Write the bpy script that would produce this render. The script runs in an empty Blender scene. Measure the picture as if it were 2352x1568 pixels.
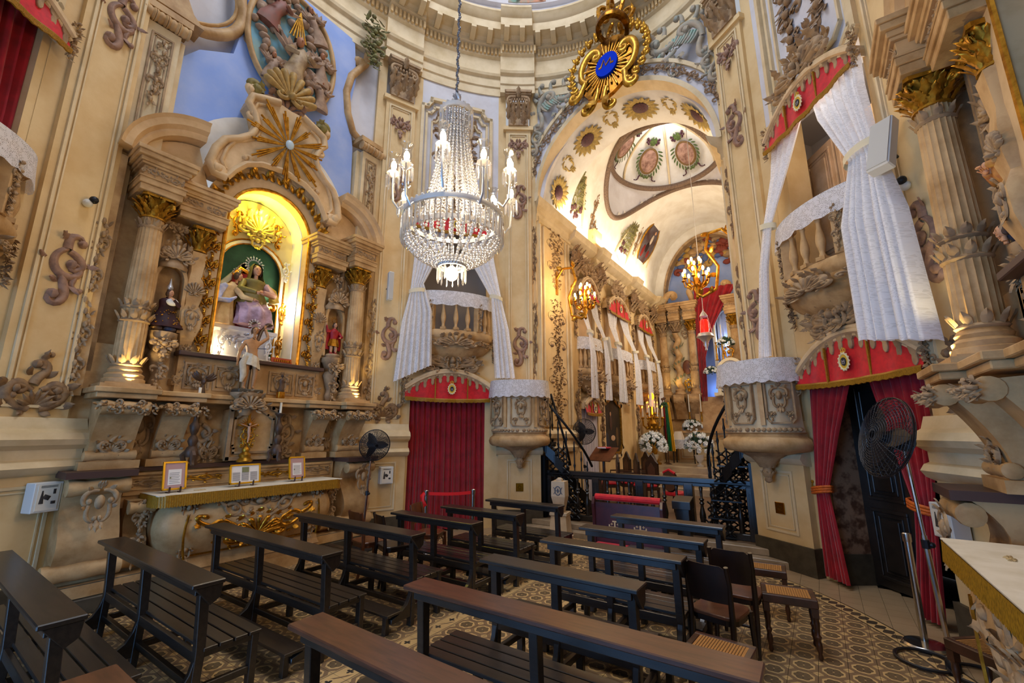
import bpy, bmesh, math, random
from math import pi, sin, cos, radians, sqrt, atan2, hypot
from mathutils import Vector, Matrix
random.seed(7)
S = bpy.context.scene
COL = S.collection
# ---------------------------------------------------------------- camera, world, light, exposure
cam = bpy.data.objects.new('camera', bpy.data.cameras.new('camera')); COL.objects.link(cam)
cam.location = (2.875, 0.0, 1.886)
cam.rotation_euler = (radians(90 + 11.78), 0, radians(34.77))
cam.data.sensor_width = 36.0; cam.data.lens = 36.0 * 998 / 2352; cam.data.clip_start = .05
S.camera = cam
S.view_settings.view_transform = 'Standard'; S.view_settings.look = 'None'
S.view_settings.exposure = 0.0; S.view_settings.gamma = 1.0; S.view_settings.use_curve_mapping = False
cy = S.cycles
cy.use_denoising = True; cy.max_bounces = 4; cy.diffuse_bounces = 3; cy.glossy_bounces = 2; cy.transmission_bounces = 4
cy.transparent_max_bounces = 6; cy.caustics_reflective = False; cy.caustics_refractive = False; cy.sample_clamp_indirect = 4.0
cy.blur_glossy = 1.0; cy.use_adaptive_sampling = True; cy.adaptive_threshold = .05
W = bpy.data.worlds.new('daylight'); S.world = W; W.use_nodes = True
W.node_tree.nodes['Background'].inputs[0].default_value = (.90, .93, 1.0, 1)
W.node_tree.nodes['Background'].inputs[1].default_value = 0.50

def light(name, kind, loc, power, color=(1, .78, .5), size=.1, rot=None, size_y=None, spot=None, blend=.6):
    d = bpy.data.lights.new(name, kind); d.energy = power; d.color = color
    if kind == 'AREA':
        d.size = size
        if size_y: d.shape = 'RECTANGLE'; d.size_y = size_y
    else: d.shadow_soft_size = size
    if kind == 'SPOT': d.spot_size = radians(spot or 70); d.spot_blend = blend
    o = bpy.data.objects.new(name, d); COL.objects.link(o); o.location = loc
    if rot: o.rotation_euler = rot
    return o
def aim(loc, tgt):
    return (Vector(tgt) - Vector(loc)).to_track_quat('-Z', 'Y').to_euler()
WARM = (1, .72, .42); DAY = (.82, .88, 1.0)
# daylight of the dome lantern, of the street door behind, the lamps that stand behind cornices, and an added chancel fill
light('lantern_daylight', 'AREA', (0, 3.2, 15.5), 520, DAY, 3.0)
light('entrance_daylight', 'AREA', (-.4, -4.2, 1.5), 360, (.16, .46, 1.0), 3.4, aim((-.4, -4.2, 1.5), (0, 3, .9)), 2.6)
light('chancel_side_fill', 'AREA', (1.98, 13.0, 5.0), 90, (1, .92, .8), 1.6, (0, radians(90), 0), 2.0)  # added fill panel at the chancel wall, no window is built here
light('cupola_daylight', 'POINT', (0, 12.3, 11.0), 34, (.85, .9, 1.0), .25)
light('cove_lamp_west', 'AREA', (-1.72, 12.6, 7.35), 120, (1, .8, .55), .25, (radians(180), radians(-25), 0), 7.4)
light('cove_lamp_east', 'AREA', (1.72, 12.6, 7.35), 110, (1, .8, .55), .25, (radians(180), radians(25), 0), 7.4)

# ---------------------------------------------------------------- materials
def lin(h):
    if not isinstance(h, str): return tuple(h)
    h = h.lstrip('#'); c = [int(h[i:i + 2], 16) / 255 for i in (0, 2, 4)]
    return tuple(x / 12.92 if x <= .04045 else ((x + .055) / 1.055) ** 2.4 for x in c)
MATS = {}
class NT:
    def __init__(s, m): s.t = m.node_tree; s.n = s.t.nodes; s.l = s.t.links
    def add(s, typ, ins=None, **kw):
        n = s.n.new(typ)
        for k, v in kw.items(): setattr(n, k, v)
        for k, v in (ins or {}).items(): s.set(n, k, v)
        return n
    def set(s, n, k, v):
        i = n.inputs[k]
        if isinstance(v, bpy.types.NodeSocket): s.l.new(v, i)
        elif isinstance(v, bpy.types.Node): s.l.new(v.outputs[0], i)
        else: i.default_value = v
    def math(s, op, a, b=None, c=None):
        n = s.n.new('ShaderNodeMath'); n.operation = op
        for i, v in enumerate((a, b, c)):
            if v is not None: s.set(n, i, v)
        return n.outputs[0]
    def mix(s, f, a, b):
        n = s.n.new('ShaderNodeMix'); n.data_type = 'RGBA'
        s.set(n, 0, f)
        for k, v in ((6, a), (7, b)):
            if not isinstance(v, (bpy.types.NodeSocket, bpy.types.Node)): v = (*lin(v), 1)
            s.set(n, k, v)
        return n.outputs[2]
def mat(name, base, rough=.6, metal=0.0, var=None, vscale=3.0, vlo=.4, vhi=.65, bump=0.0, bscale=60.0, emit=None, estr=0.0, spec=.4,
        coat=0.0, stretch=None, sheen=0.0, alpha=1.0, trans=0.0):
    if name in MATS: return MATS[name]
    m = bpy.data.materials.new(name); m.use_nodes = True; nt = NT(m); b = m.node_tree.nodes['Principled BSDF']
    b.inputs['Base Color'].default_value = (*lin(base), 1); b.inputs['Roughness'].default_value = rough
    b.inputs['Metallic'].default_value = metal; b.inputs['Specular IOR Level'].default_value = spec
    if coat: b.inputs['Coat Weight'].default_value = coat; b.inputs['Coat Roughness'].default_value = .2
    if sheen: b.inputs['Sheen Weight'].default_value = sheen
    if trans: b.inputs['Transmission Weight'].default_value = trans
    if alpha < 1: b.inputs['Alpha'].default_value = alpha
    if emit: b.inputs['Emission Color'].default_value = (*lin(emit), 1); b.inputs['Emission Strength'].default_value = estr
    if var or bump:
        tc = nt.add('ShaderNodeTexCoord').outputs['Object']
        if stretch: tc = nt.add('ShaderNodeMapping', {'Vector': tc, 'Scale': stretch}).outputs[0]
        if var:
            nz = nt.add('ShaderNodeTexNoise', {'Vector': tc, 'Scale': vscale, 'Detail': 5.0, 'Roughness': .6})
            mr = nt.add('ShaderNodeMapRange', {0: nz.outputs[0], 1: vlo, 2: vhi})
            nt.set(b, 'Base Color', nt.mix(mr.outputs[0], base, var))
        if bump:
            n2 = nt.add('ShaderNodeTexNoise', {'Vector': tc, 'Scale': bscale, 'Detail': 3.0})
            bp = nt.add('ShaderNodeBump', {'Strength': bump, 'Distance': .01, 'Height': n2.outputs[0]})
            nt.set(b, 'Normal', bp.outputs[0])
    MATS[name] = m; return m
cream = mat('cream plaster', '#e0c28e', .62, var='#d2ae76', vscale=1.6, bump=.12, bscale=30)
cream2 = mat('pale moulding', '#e2cca4', .6, var='#d0b78a', vscale=2.5)
plaster = mat('lilac white plaster', '#d6d3d6', .7, var='#c6c0c0', vscale=1.4, bump=.1, bscale=30)
white = mat('white plaster', '#e8e4dc', .7, var='#d9d2c6', vscale=2)
stone = mat('carved tan stone', '#c9a472', .6, var='#a57d4c', vscale=3.2, bump=.15, bscale=45)
stone2 = mat('carved grey stone', '#b0916a', .65, var='#8a6e50', vscale=5, bump=.15, bscale=45)
mauve = mat('mauve brown stucco', '#a37e66', .65, var='#7f6152', vscale=9)
carve = mat('umber stucco carving', '#967653', .65, var='#745a42', vscale=9)
sage = mat('sage tinted stucco', '#ac9c86', .65, var='#8a8f84', vscale=6)
gold = mat('gilding', '#cf9430', .3, .85, var='#9a6416', vscale=14)
goldm = mat('worn gilding', '#c8922c', .36, .75, var='#93661a', vscale=16)
blue = mat('sky blue plaster', '#8fa9e4', .7, var='#a6b8e6', vscale=1.5)
redc = mat('crimson velvet', '#a3081a', .75, var='#860512', vscale=6, sheen=.25)
redv = mat('scarlet damask', '#d40c1c', .6, var='#b80814', vscale=14, sheen=.2)
dark = mat('ebonised wood', '#1d1916', .32, var='#2a231e', vscale=6, spec=.5, coat=.25)
brown = mat('brown wood', '#4a2a1a', .4, var='#36200f', vscale=8, spec=.45, coat=.2)
darkstone = mat('dark plinth stone', '#4c4436', .55, var='#3c3428', vscale=7)
steel = mat('polished steel', '#c9c6c2', .2, 1.0)
iron = mat('black cast iron', '#0e1013', .38, .3, spec=.5)
black = mat('black plastic', '#15151a', .45)
wax = mat('ivory wax', '#efe6cf', .5)
offwhite = mat('white painted casing', '#d9d7d0', .5)
brass = mat('brass', '#c08c28', .25, 1.0)
silver = mat('silver', '#d2d2d6', .32, .7)

# ---------------------------------------------------------------- mesh building
class MB:
    def __init__(s): s.v = []; s.f = []; s.m = []
    def raw(s, v, f, mi=0):
        k = len(s.v); s.v.extend(v); s.f.extend([tuple(i + k for i in q) for q in f]); s.m.extend([mi] * len(f)); return s
    def add(s, o, M=None, mi=None):
        k = len(s.v)
        s.v.extend([tuple(M @ Vector(p)) for p in o.v] if M is not None else o.v)
        flip = M is not None and M.to_3x3().determinant() < 0
        s.f.extend([tuple(i + k for i in (q[::-1] if flip else q)) for q in o.f])
        s.m.extend(o.m if mi is None else [mi] * len(o.f)); return s
    def box(s, x0, x1, y0, y1, z0, z1, mi=0):
        v = [(x, y, z) for z in (z0, z1) for y in (y0, y1) for x in (x0, x1)]
        return s.raw(v, [(0, 2, 3, 1), (4, 5, 7, 6), (0, 1, 5, 4), (2, 6, 7, 3), (0, 4, 6, 2), (1, 3, 7, 5)], mi)
    def extr(s, poly, y0, y1, mi=0):          # outline in x,z pushed from y0 to y1
        n = len(poly)
        v = [(x, y0, z) for x, z in poly] + [(x, y1, z) for x, z in poly]
        f = [tuple(range(n)), tuple(range(2 * n - 1, n - 1, -1))]
        f += [(i + n, (i + 1) % n + n, (i + 1) % n, i) for i in range(n)]
        return s.raw(v, f, mi)
    def extx(s, poly, x0, x1, mi=0):          # outline in y,z pushed along x
        n = len(poly)
        v = [(x0, y, z) for y, z in poly] + [(x1, y, z) for y, z in poly]
        f = [tuple(range(n - 1, -1, -1)), tuple(range(n, 2 * n))]
        f += [(i, (i + 1) % n, (i + 1) % n + n, i + n) for i in range(n)]
        return s.raw(v, f, mi)
    def extz(s, poly, z0, z1, mi=0):
        n = len(poly)
        v = [(x, y, z0) for x, y in poly] + [(x, y, z1) for x, y in poly]
        f = [tuple(range(n - 1, -1, -1)), tuple(range(n, 2 * n))]
        f += [(i, (i + 1) % n, (i + 1) % n + n, i + n) for i in range(n)]
        return s.raw(v, f, mi)
    def loft(s, rings, closed=True, caps=True, mi=0):
        n = len(rings[0]); v = [p for r in rings for p in r]; f = []
        for a in range(len(rings) - 1):
            for i in range(n if closed else n - 1):
                j = (i + 1) % n
                f.append((a * n + i, a * n + j, (a + 1) * n + j, (a + 1) * n + i))
        if caps and closed:
            f.append(tuple(range(n - 1, -1, -1))); f.append(tuple(range((len(rings) - 1) * n, len(rings) * n)))
        return s.raw(v, f, mi)
    def lathe(s, prof, n=20, c=(0, 0, 0), sx=1.0, sy=1.0, flute=0, fd=0.0, a0=0.0, a1=2 * pi, mi=0, caps=True):
        full = abs(a1 - a0 - 2 * pi) < 1e-6; k = n if full else n + 1; rings = []
        for r, z in prof:
            ring = []
            for i in range(k):
                a = a0 + (a1 - a0) * i / n
                q = r * (1 - fd * (i % 2)) if flute else r
                ring.append((c[0] + q * cos(a) * sx, c[1] + q * sin(a) * sy, c[2] + z))
            rings.append(ring)
        return s.loft(rings, full, full and caps, mi)
    def ball(s, c, r, n=8, m=6, mi=0):
        if not hasattr(r, '__len__'): r = (r, r, r)
        return s.loft([[(c[0] + r[0] * sin(pi * j / m + 1e-4) * cos(2 * pi * i / n), c[1] + r[1] * sin(pi * j / m + 1e-4) * sin(2 * pi * i / n), c[2] - r[2] * cos(pi * j / m)) for i in range(n)] for j in range(m + 1)], True, False, mi)
    def tube(s, path, rad, n=6, mi=0, caps=True, flat=1.0):
        P = [Vector(p) for p in path]; rings = []; nrm = None
        if not hasattr(rad, '__len__'): rad = [rad] * len(P)
        for i, p in enumerate(P):
            t = (P[min(i + 1, len(P) - 1)] - P[max(i - 1, 0)])
            if t.length < 1e-9: t = Vector((0, 0, 1))
            t.normalize()
            if nrm is None:
                nrm = t.cross(Vector((0, 1, 0)))
                if nrm.length < .1: nrm = t.cross(Vector((1, 0, 0)))
            nrm = (nrm - t * nrm.dot(t)).normalized(); b = t.cross(nrm)
            rings.append([tuple(p + nrm * rad[i] * cos(2 * pi * k / n) + b * rad[i] * flat * sin(2 * pi * k / n)) for k in range(n)])
        return s.loft(rings, True, caps, mi)
    def relief(s, path, rad, depth=1.0, n=5, y=0.0, mi=0):   # half round moulding on the plane y, raised towards -y
        P = path; L = len(P); rings = []
        if not hasattr(rad, '__len__'): rad = [rad] * L
        for i, (x, z) in enumerate(P):
            a, b = P[max(i - 1, 0)], P[min(i + 1, L - 1)]
            tx, tz = b[0] - a[0], b[1] - a[1]; q = hypot(tx, tz) or 1; nx, nz = -tz / q, tx / q
            r = rad[i]
            rings.append([(x + nx * r * cos(pi * k / (n - 1)), y - r * depth * sin(pi * k / (n - 1)), z + nz * r * cos(pi * k / (n - 1))) for k in range(n)])
        return s.loft(rings, False, False, mi)
    def leaf(s, p, ang, L, w, curl=.35, bend=0.0, y=0.0, lobes=0, n=7, mi=0, lift=.25):
        x, z = p; pts = []; a = ang; st = L / n
        for i in range(n + 1):
            u = i / n
            ww = w * (sin(pi * min(1, u * .92 + .08)) ** .7) * (1 + (.28 * (1 if i % 2 else -1) if lobes else 0))
            if i == n: ww = w * .04
            yy = y - L * (lift * sin(pi * u * .6) + curl * u * u)
            nx, nz = -sin(a), cos(a)
            pts.append([(x + nx * ww, yy + w * .35, z + nz * ww), (x, yy - w * .12, z), (x - nx * ww, yy + w * .35, z - nz * ww)])
            a += bend / n; x += cos(a) * st * (1 - .5 * curl * u); z += sin(a) * st * (1 - .5 * curl * u)
        return s.loft(pts, False, False, mi)
    def mir(s):                                # mirrored copy about x = 0 added
        o = MB(); o.v, o.f, o.m = list(s.v), list(s.f), list(s.m)
        return s.add(o, Matrix.Scale(-1, 4, (1, 0, 0)))
    def xf(s, M):
        s.v = [tuple(M @ Vector(p)) for p in s.v]
        if M.to_3x3().determinant() < 0: s.f = [q[::-1] for q in s.f]
        return s
    def mesh(s, name, mats, smooth=35, bevel=0, recalc=False):
        me = bpy.data.meshes.new(name); me.from_pydata(s.v, [], s.f)
        for m in (mats if isinstance(mats, (list, tuple)) else [mats]): me.materials.append(m)
        if any(s.m): me.polygons.foreach_set('material_index', s.m)
        if bevel or recalc:
            bm = bmesh.new(); bm.from_mesh(me)
            if recalc: bmesh.ops.recalc_face_normals(bm, faces=bm.faces)
            if bevel: bmesh.ops.bevel(bm, geom=bm.edges[:], offset=bevel, segments=1, affect='EDGES', clamp_overlap=True)
            bm.to_mesh(me); bm.free()
        if smooth:
            me.polygons.foreach_set('use_smooth', [True] * len(me.polygons)); me.set_sharp_from_angle(angle=radians(smooth))
        me.update(); return me
def swirl(p, ang, segs, step=.03):             # path by integrating curvature: segs = (length, k0, k1)
    x, z = p; out = [(x, z)]
    for L, k0, k1 in segs:
        n = max(2, int(L / step)); d = L / n
        for i in range(n):
            ang += (k0 + (k1 - k0) * (i + .5) / n) * d; x += cos(ang) * d; z += sin(ang) * d; out.append((x, z))
    return out
def taper(n, r0, r1, r2=None):
    if r2 is None: return [r0 + (r1 - r0) * i / max(1, n - 1) for i in range(n)]
    return [r0 + (r1 - r0) * (2 * i / (n - 1)) if i < (n - 1) / 2 else r1 + (r2 - r1) * (2 * i / (n - 1) - 1) for i in range(n)]
def ob(name, data, parent=None, loc=(0, 0, 0), rz=0.0, label=None, cat=None, group=None, kind=None, scale=None, rot=None):
    o = bpy.data.objects.new(name, data); COL.objects.link(o)
    if parent is not None: o.parent = parent
    o.location = loc
    o.rotation_euler = rot if rot else (0, 0, rz)
    if scale is not None: o.scale = scale if hasattr(scale, '__len__') else (scale,) * 3
    tag(o, label, cat, group, kind); return o
def tag(o, label=None, cat=None, group=None, kind=None):
    if label: o['label'] = label
    if cat: o['category'] = cat
    if group: o['group'] = group
    if kind: o['kind'] = kind
    return o
def part(name, mb, m, parent=None, smooth=35, bevel=0, loc=(0, 0, 0), rz=0.0, **kw):
    return ob(name, mb.mesh(name, m, smooth, bevel, kw.pop('recalc', False)), parent, loc, rz, **kw)
def thing(name, label, cat, loc=(0, 0, 0), rz=0.0, group=None, scale=None):
    return ob(name, None, None, loc, rz, label, cat, group, scale=scale)
def copy_tree(o, parent=None, **kw):
    c = o.copy(); COL.objects.link(c); c.parent = parent
    for ch in o.children: copy_tree(ch, c)
    return c
# ---------------------------------------------------------------- plan of the oval nave
A, B, CY = 4.5, 5.4, 3.2
def ep(th, o=0.0):
    t = radians(th); return ((A - o) * sin(t), CY + (B - o) * cos(t))
def efr(th, o=0.0, z=0.0):                     # place on the oval wall: location and turn so that -y looks into the nave
    t = radians(th); nx, ny = -sin(t) / A, -cos(t) / B; q = hypot(nx, ny); nx /= q; ny /= q
    x, y = A * sin(t) + nx * o, CY + B * cos(t) + ny * o
    return (x, y, z), atan2(nx, -ny)
def cw(mb, th0, th1, z0, z1, o0, o1, n=6, mi=0, zf=None):   # curved slab of wall
    for i in range(n):
        a, b = th0 + (th1 - th0) * i / n, th0 + (th1 - th0) * (i + 1) / n
        pa, pb, qa, qb = ep(a, o1), ep(b, o1), ep(a, o0), ep(b, o0)
        za, zb = (zf(pa[0]), zf(pb[0])) if zf else (z0, z0)
        v = [(*pa, za), (*pb, zb), (*qb, zb), (*qa, za), (*pa, z1), (*pb, z1), (*qb, z1), (*qa, z1)]
        f = [(0, 1, 5, 4), (2, 3, 7, 6), (4, 5, 6, 7), (3, 2, 1, 0)]
        if i == 0: f.append((3, 0, 4, 7))
        if i == n - 1: f.append((1, 2, 6, 5))
        mb.raw(v, f, mi)
    return mb
def esweep(mb, prof, ths, mi=0):               # prof: (offset, z); ths: (theta, extra offset)
    return mb.loft([[(*ep(t, o + e), z) for o, z in prof] for t, e in ths], False, False, mi)
# ---------------------------------------------------------------- carved ornaments (about 1 high, on the plane y = 0, raised to -y)
def sc(mb, p, ang, segs, r=(.02, .05, .012), depth=.9, step=.035, ball=True, mi=0, y=0.0):
    P = swirl(p, radians(ang), segs, step); mb.relief(P, taper(len(P), *r), depth, 5, y, mi)
    if ball: mb.ball((P[-1][0], y - r[2] * .5, P[-1][1]), r[2] * 2.2, 6, 4, mi)
    return P
def o_drop():                                   # open C scroll with a hooked leaf on top and a curled tail
    m = MB()
    for q, k in ((1.0, 1.0), (.82, .55)):         # outer ribbon and a finer one riding on it
        yy = 0 if q == 1 else -.018; R_ = lambda a, b, c: (a * k, b * k, c * k)
        sc(m, (.0, .2), 205, [(.26, 4.5, 5.5), (.3, 6, 7.5), (.22, 9, 18)], R_(.03, .05, .026), y=yy, ball=q == 1)
        sc(m, (.0, .2), 95, [(.14, -1, -3), (.2, -10, -20)], R_(.05, .045, .024), y=yy, ball=q == 1)
        sc(m, (.02, .18), -15, [(.16, -2, -5), (.2, -8, -16), (.08, -20, -28)], R_(.04, .05, .024), y=yy, ball=q == 1)
        sc(m, (-.03, -.1), -62, [(.24, -.5, -2), (.14, -4, -7), (.2, -12, -22)], R_(.04, .055, .028), y=yy, ball=q == 1)
        sc(m, (.16, -.02), -115, [(.2, 1, 2), (.12, 8, 20)], R_(.035, .035, .018), y=yy, ball=q == 1)
    m.leaf((.0, .3), radians(130), .16, .045, .4, .6, lobes=1); m.leaf((.2, .08), radians(-30), .13, .035, .4, .5); m.leaf((-.17, .05), radians(190), .13, .035, .4, -.6)
    m.leaf((-.03, -.22), radians(150), .13, .035, .3, .6); m.leaf((.1, -.2), radians(-80), .16, .035, .3, .4)
    return m
def o_roc():                                    # asymmetric rocaille crest: curled horns over a ribbed shell edge, about 1.1 wide
    m = MB()
    sc(m, (-.42, .02), 75, [(.25, -1, -2.5), (.35, -3.5, -4.5), (.32, -9, -18)], (.05, .075, .035)); sc(m, (.12, .02), -60, [(.3, 3, 3.5), (.3, 4, 6), (.24, 10, 20)], (.05, .07, .035))
    for k in range(12):
        u = k / 11; x0, z0 = -.32 + .62 * u, .16 - .22 * u + .12 * sin(pi * u); m.relief([(x0, z0), (x0 + .03, z0 - .12), (x0 + .1, z0 - .24)], [.03, .036, .02], 1.0, 4, mi=1 if k % 3 else 0)
    for x, z, a, L in ((-.36, .3, 110, .2), (-.2, .4, 95, .24), (.02, .36, 70, .2), (.34, .2, 80, .18)): sc(m, (x, z), a, [(L, 2, -5), (.1, -18, -28)], (.05, .045, .03))
    sc(m, (-.4, .0), -80, [(.3, -1, -3), (.25, -6, -12), (.15, -16, -26)], (.05, .06, .03)); sc(m, (.05, -.14), -70, [(.2, 2, 4), (.2, 8, 18)], (.04, .05, .025))
    for x, z, a in ((-.1, -.2, -100), (.1, -.26, -60), (.36, -.1, -20), (-.5, .12, 160), (.5, .1, 40)): m.leaf((x, z), radians(a), .2, .055, .35, .6, lobes=1)
    return m
def o_pend():                                   # winged heart with a leafy tail
    m = MB()
    sc(m, (.0, .18), 40, [(.2, -2, -3), (.3, -5, -10), (.2, -14, -22)], (.03, .07, .03))
    sc(m, (.02, -.02), 20, [(.16, 2, 4), (.2, 6, 16)], (.04, .05, .02))
    m.leaf((.18, .2), radians(70), .22, .06, .3, -.7); m.leaf((.1, .0), radians(-50), .2, .06, .3, -.4); m.leaf((.05, .25), radians(80), .16, .05, .3, .4)
    m.leaf((.02, -.1), radians(-70), .22, .05, .3, -.5, lobes=1)
    m.mir()
    m.ball((0, -.05, .12), (.09, .07, .11), 8, 6)
    m.leaf((0, -.1), radians(-90), .42, .07, .1, 0, lobes=1, n=9); m.ball((0, -.05, -.3), .05, 6, 5); m.leaf((0, -.3), radians(-90), .2, .035, .1)
    return m
def o_pyr():                                    # broad cartouche with a rising plume
    m = MB()
    sc(m, (.06, -.38), 10, [(.3, 1, 4), (.3, 5, 8), (.3, 10, 20)], (.05, .07, .03))
    sc(m, (.05, -.1), 30, [(.2, 0, -4), (.25, -8, -16)], (.04, .055, .025))
    m.leaf((.3, -.32), radians(-10), .18, .06, .4, .8); m.leaf((.33, -.1), radians(60), .22, .06, .35, -.6); m.leaf((.1, -.38), radians(-60), .14, .05, .3, .5)
    m.mir()
    for k in range(7):
        a = radians(90 + (k - 3) * 24); m.leaf((0, -.34), a, .26, .04, .12, 0)
    sc(m, (-.05, -.02), 80, [(.2, -3, -3), (.2, 6, 10), (.12, 12, 20)], (.07, .06, .03))
    sc(m, (.02, .22), 70, [(.14, 5, 4), (.14, -8, -18)], (.055, .04, .02))
    m.leaf((.02, .3), radians(100), .22, .045, .2, -.3, lobes=1); m.leaf((.06, .1), radians(20), .16, .05, .4, .7); m.leaf((-.08, .12), radians(150), .16, .05, .4, -.7)
    return m
def o_ros(n=14, lobes=1):                       # sunflower boss, diameter 1
    m = MB()
    for k in range(n):
        a = 2 * pi * k / n; m.leaf((.16 * cos(a), .16 * sin(a)), a, .34, .075, .05, 0, lobes=lobes, n=5, lift=.3)
    m.lathe([(.2, 0), (.21, .05), (.16, .1), (.08, .125), (.0, .13)], 14, mi=1)
    V = len(m.v) - 14 * 5
    m.v[V:] = [(x, -z, y) for x, y, z in m.v[V:]]
    return m
def o_spray(n=6):                               # bough of leaves growing upwards, 1 high
    m = MB(); m.relief([(0, -.5), (.03, -.2), (-.02, .1), (0, .45)], [.025, .02, .015, .006])
    for k in range(n):
        z = -.42 + .84 * k / n
        for sgn in (-1, 1):
            m.leaf((0, z), radians(90 - sgn * (58 - 3 * k)), .3 - .02 * k, .055, .1, sgn * .5, n=5)
    m.leaf((0, .4), radians(90), .2, .04, .05)
    return m
def o_bough():                                   # spreading bough with side sprigs and a cluster of flowers at its foot, 1 high
    m = MB(); m.relief([(0, -.5), (.03, -.2), (-.02, .1), (0, .45)], [.02, .016, .012, .006])
    for k in range(6):
        z = -.36 + .13 * k
        for sg in (-1, 1):
            L = .34 - .035 * k; a = radians(90 - sg * (66 - 5 * k)); q = (0, z)
            m.relief([q, (q[0] + cos(a) * L, q[1] + sin(a) * L)], [.012, .005])
            for j in range(4):
                t = (j + 1) / 4.2; p = (cos(a) * L * t, z + sin(a) * L * t)
                for s2 in (-1, 1): m.leaf(p, a + s2 * .8, .10, .02, .1, 0, n=3)
    for j in range(5): m.leaf((0, .1 + .08 * j), radians(90 + (35 if j % 2 else -35)), .13, .022, .1, 0, n=3)
    rr = random.Random(2)
    for k in range(16): m.ball((rr.uniform(-.2, .2), -.02, rr.uniform(-.5, -.25)), rr.uniform(.03, .05), 6, 4, 1)
    return m
def o_garl(n=34, w=.16, seed=1, top=.5):        # long drop of flowers and leaves, 1 high
    R = random.Random(seed); m = MB()
    for k in range(n):
        u = (k + .5) / n; z = top - u; hw = w * (.35 + .65 * abs(sin(pi * (u * 2.6 + .25)))) * (1 - .45 * u)
        x = R.uniform(-hw, hw)
        if k % 4 == 0: m.ball((x * .5, -.045, z), R.uniform(.025, .045), 6, 4)
        m.leaf((x, z), R.uniform(0, 2 * pi), R.uniform(.07, .12), R.uniform(.02, .03), .3, R.uniform(-1, 1), n=4)
        m.leaf((-x * .7, z), radians(R.uniform(200, 340)), R.uniform(.08, .13), R.uniform(.02, .03), .35, R.uniform(-1, 1), n=4)
    for q in (.25, -.12):
        sc(m, (.01, q), 20, [(.12, 2, -10), (.12, -16, -30)], (.02, .03, .012), step=.03); sc(m, (-.01, q), 160, [(.12, -2, 10), (.12, 16, 30)], (.02, .03, .012), step=.03)
    return m
def o_cart(boss=True):                          # shield cartouche with an oval boss, 1 high
    m = MB()
    sc(m, (.04, .34), 10, [(.2, -2, -4), (.26, -5, -7), (.14, -14, -24)], (.03, .06, .03))
    sc(m, (.2, .05), -70, [(.2, -2, -2), (.2, -5, -6), (.1, -14, -24)], (.05, .05, .025))
    m.leaf((.16, .32), radians(60), .18, .05, .35, -.5); m.leaf((.22, .0), radians(-10), .15, .045, .4, .6); m.leaf((.05, -.28), radians(-60), .2, .05, .3, -.4)
    m.leaf((.04, .4), radians(75), .16, .05, .3, .4)
    m.mir()
    if boss: m.ball((0, -.02, .1), (.11, .07, .15), 10, 6)
    m.leaf((0, -.22), radians(-90), .3, .06, .15, lobes=1); m.leaf((0, .38), radians(90), .16, .05, .2)
    return m
def o_shell(n=9, spread=150):                   # scallop shell, 1 high
    m = MB()
    for k in range(n):
        a = radians(90 - spread / 2 + spread * k / (n - 1)); L = .78 - .1 * abs(k - (n - 1) / 2) / ((n - 1) / 2)
        P = [(cos(a) * L * u, -.3 + sin(a) * L * u) for u in (.08, .3, .55, .8, .95, 1.0)]
        m.relief(P, [.02, .04, .065, .09, .075, .02], 1.0)
    for sg in (1, -1):
        sc(m, (.05 * sg, -.32), -60 if sg > 0 else 240, [(.2, 4 * sg, 6 * sg), (.2, 10 * sg, 20 * sg)], (.05, .06, .03))
    m.ball((0, -.08, -.3), .09, 8, 6)
    return m
def o_crest():                                  # rocaille crest: shell flanked by curled horns, 1 high, about 1.3 wide
    m = MB()
    sc(m, (.08, -.2), -20, [(.35, 2, 4), (.35, 5, 6), (.2, 12, 22)], (.05, .09, .04))
    sc(m, (.3, -.3), -30, [(.3, 2, 6), (.25, 12, 20)], (.04, .06, .03))
    m.leaf((.4, .2), radians(80), .3, .07, .35, .5, lobes=1); m.leaf((.55, -.1), radians(20), .22, .06, .4, .7); m.leaf((.2, .3), radians(110), .25, .06, .3, -.6)
    m.mir()
    m.add(o_shell(9, 170), Matrix.Translation((0, -.03, .02)) @ Matrix.Scale(.75, 4))
    m.leaf((0, .4), radians(90), .25, .08, .3, 0, lobes=1)
    for q in (-.25, .25): m.leaf((q, -.35), radians(-90 + q * 120), .22, .05, .3, q)
    return m
def o_cap(cols=1):                              # flat pilaster capital 1 wide, 1 high from z=0
    m = MB(); m.box(-.42, .42, -.1, .05, 0, .62)
    for x in (-.22, .22):
        for z, L in ((.0, .34), (.25, .34)):
            m.leaf((x, z), radians(90), L, .13, .45, 0, y=-.1, lobes=1, n=6)
    for x in (-.42, 0, .42): m.leaf((x, .18), radians(90), .42, .1, .5, 0, y=-.1, lobes=1, n=6)
    m.box(-.46, .46, -.14, .05, .62, .68)
    for k in range(6): m.ball((-.27 + .108 * k, -.15, .73), .05, 6, 4)
    for sg in (1, -1):
        sc(m, (.12 * sg, .84), 0 if sg > 0 else 180, [(.28, 0, -2 * sg), (.35, -7 * sg, -12 * sg), (.45, -13 * sg, -28 * sg)], (.05, .055, .02), y=-.14)
    m.box(-.54, .54, -.2, .05, .88, .93); m.extr([(-.58, 1), (-.52, .93), (.52, .93), (.58, 1)], -.24, .05)
    m.leaf((0, .8), radians(90), .28, .09, .3, 0, y=-.2, lobes=1)
    return m
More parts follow.
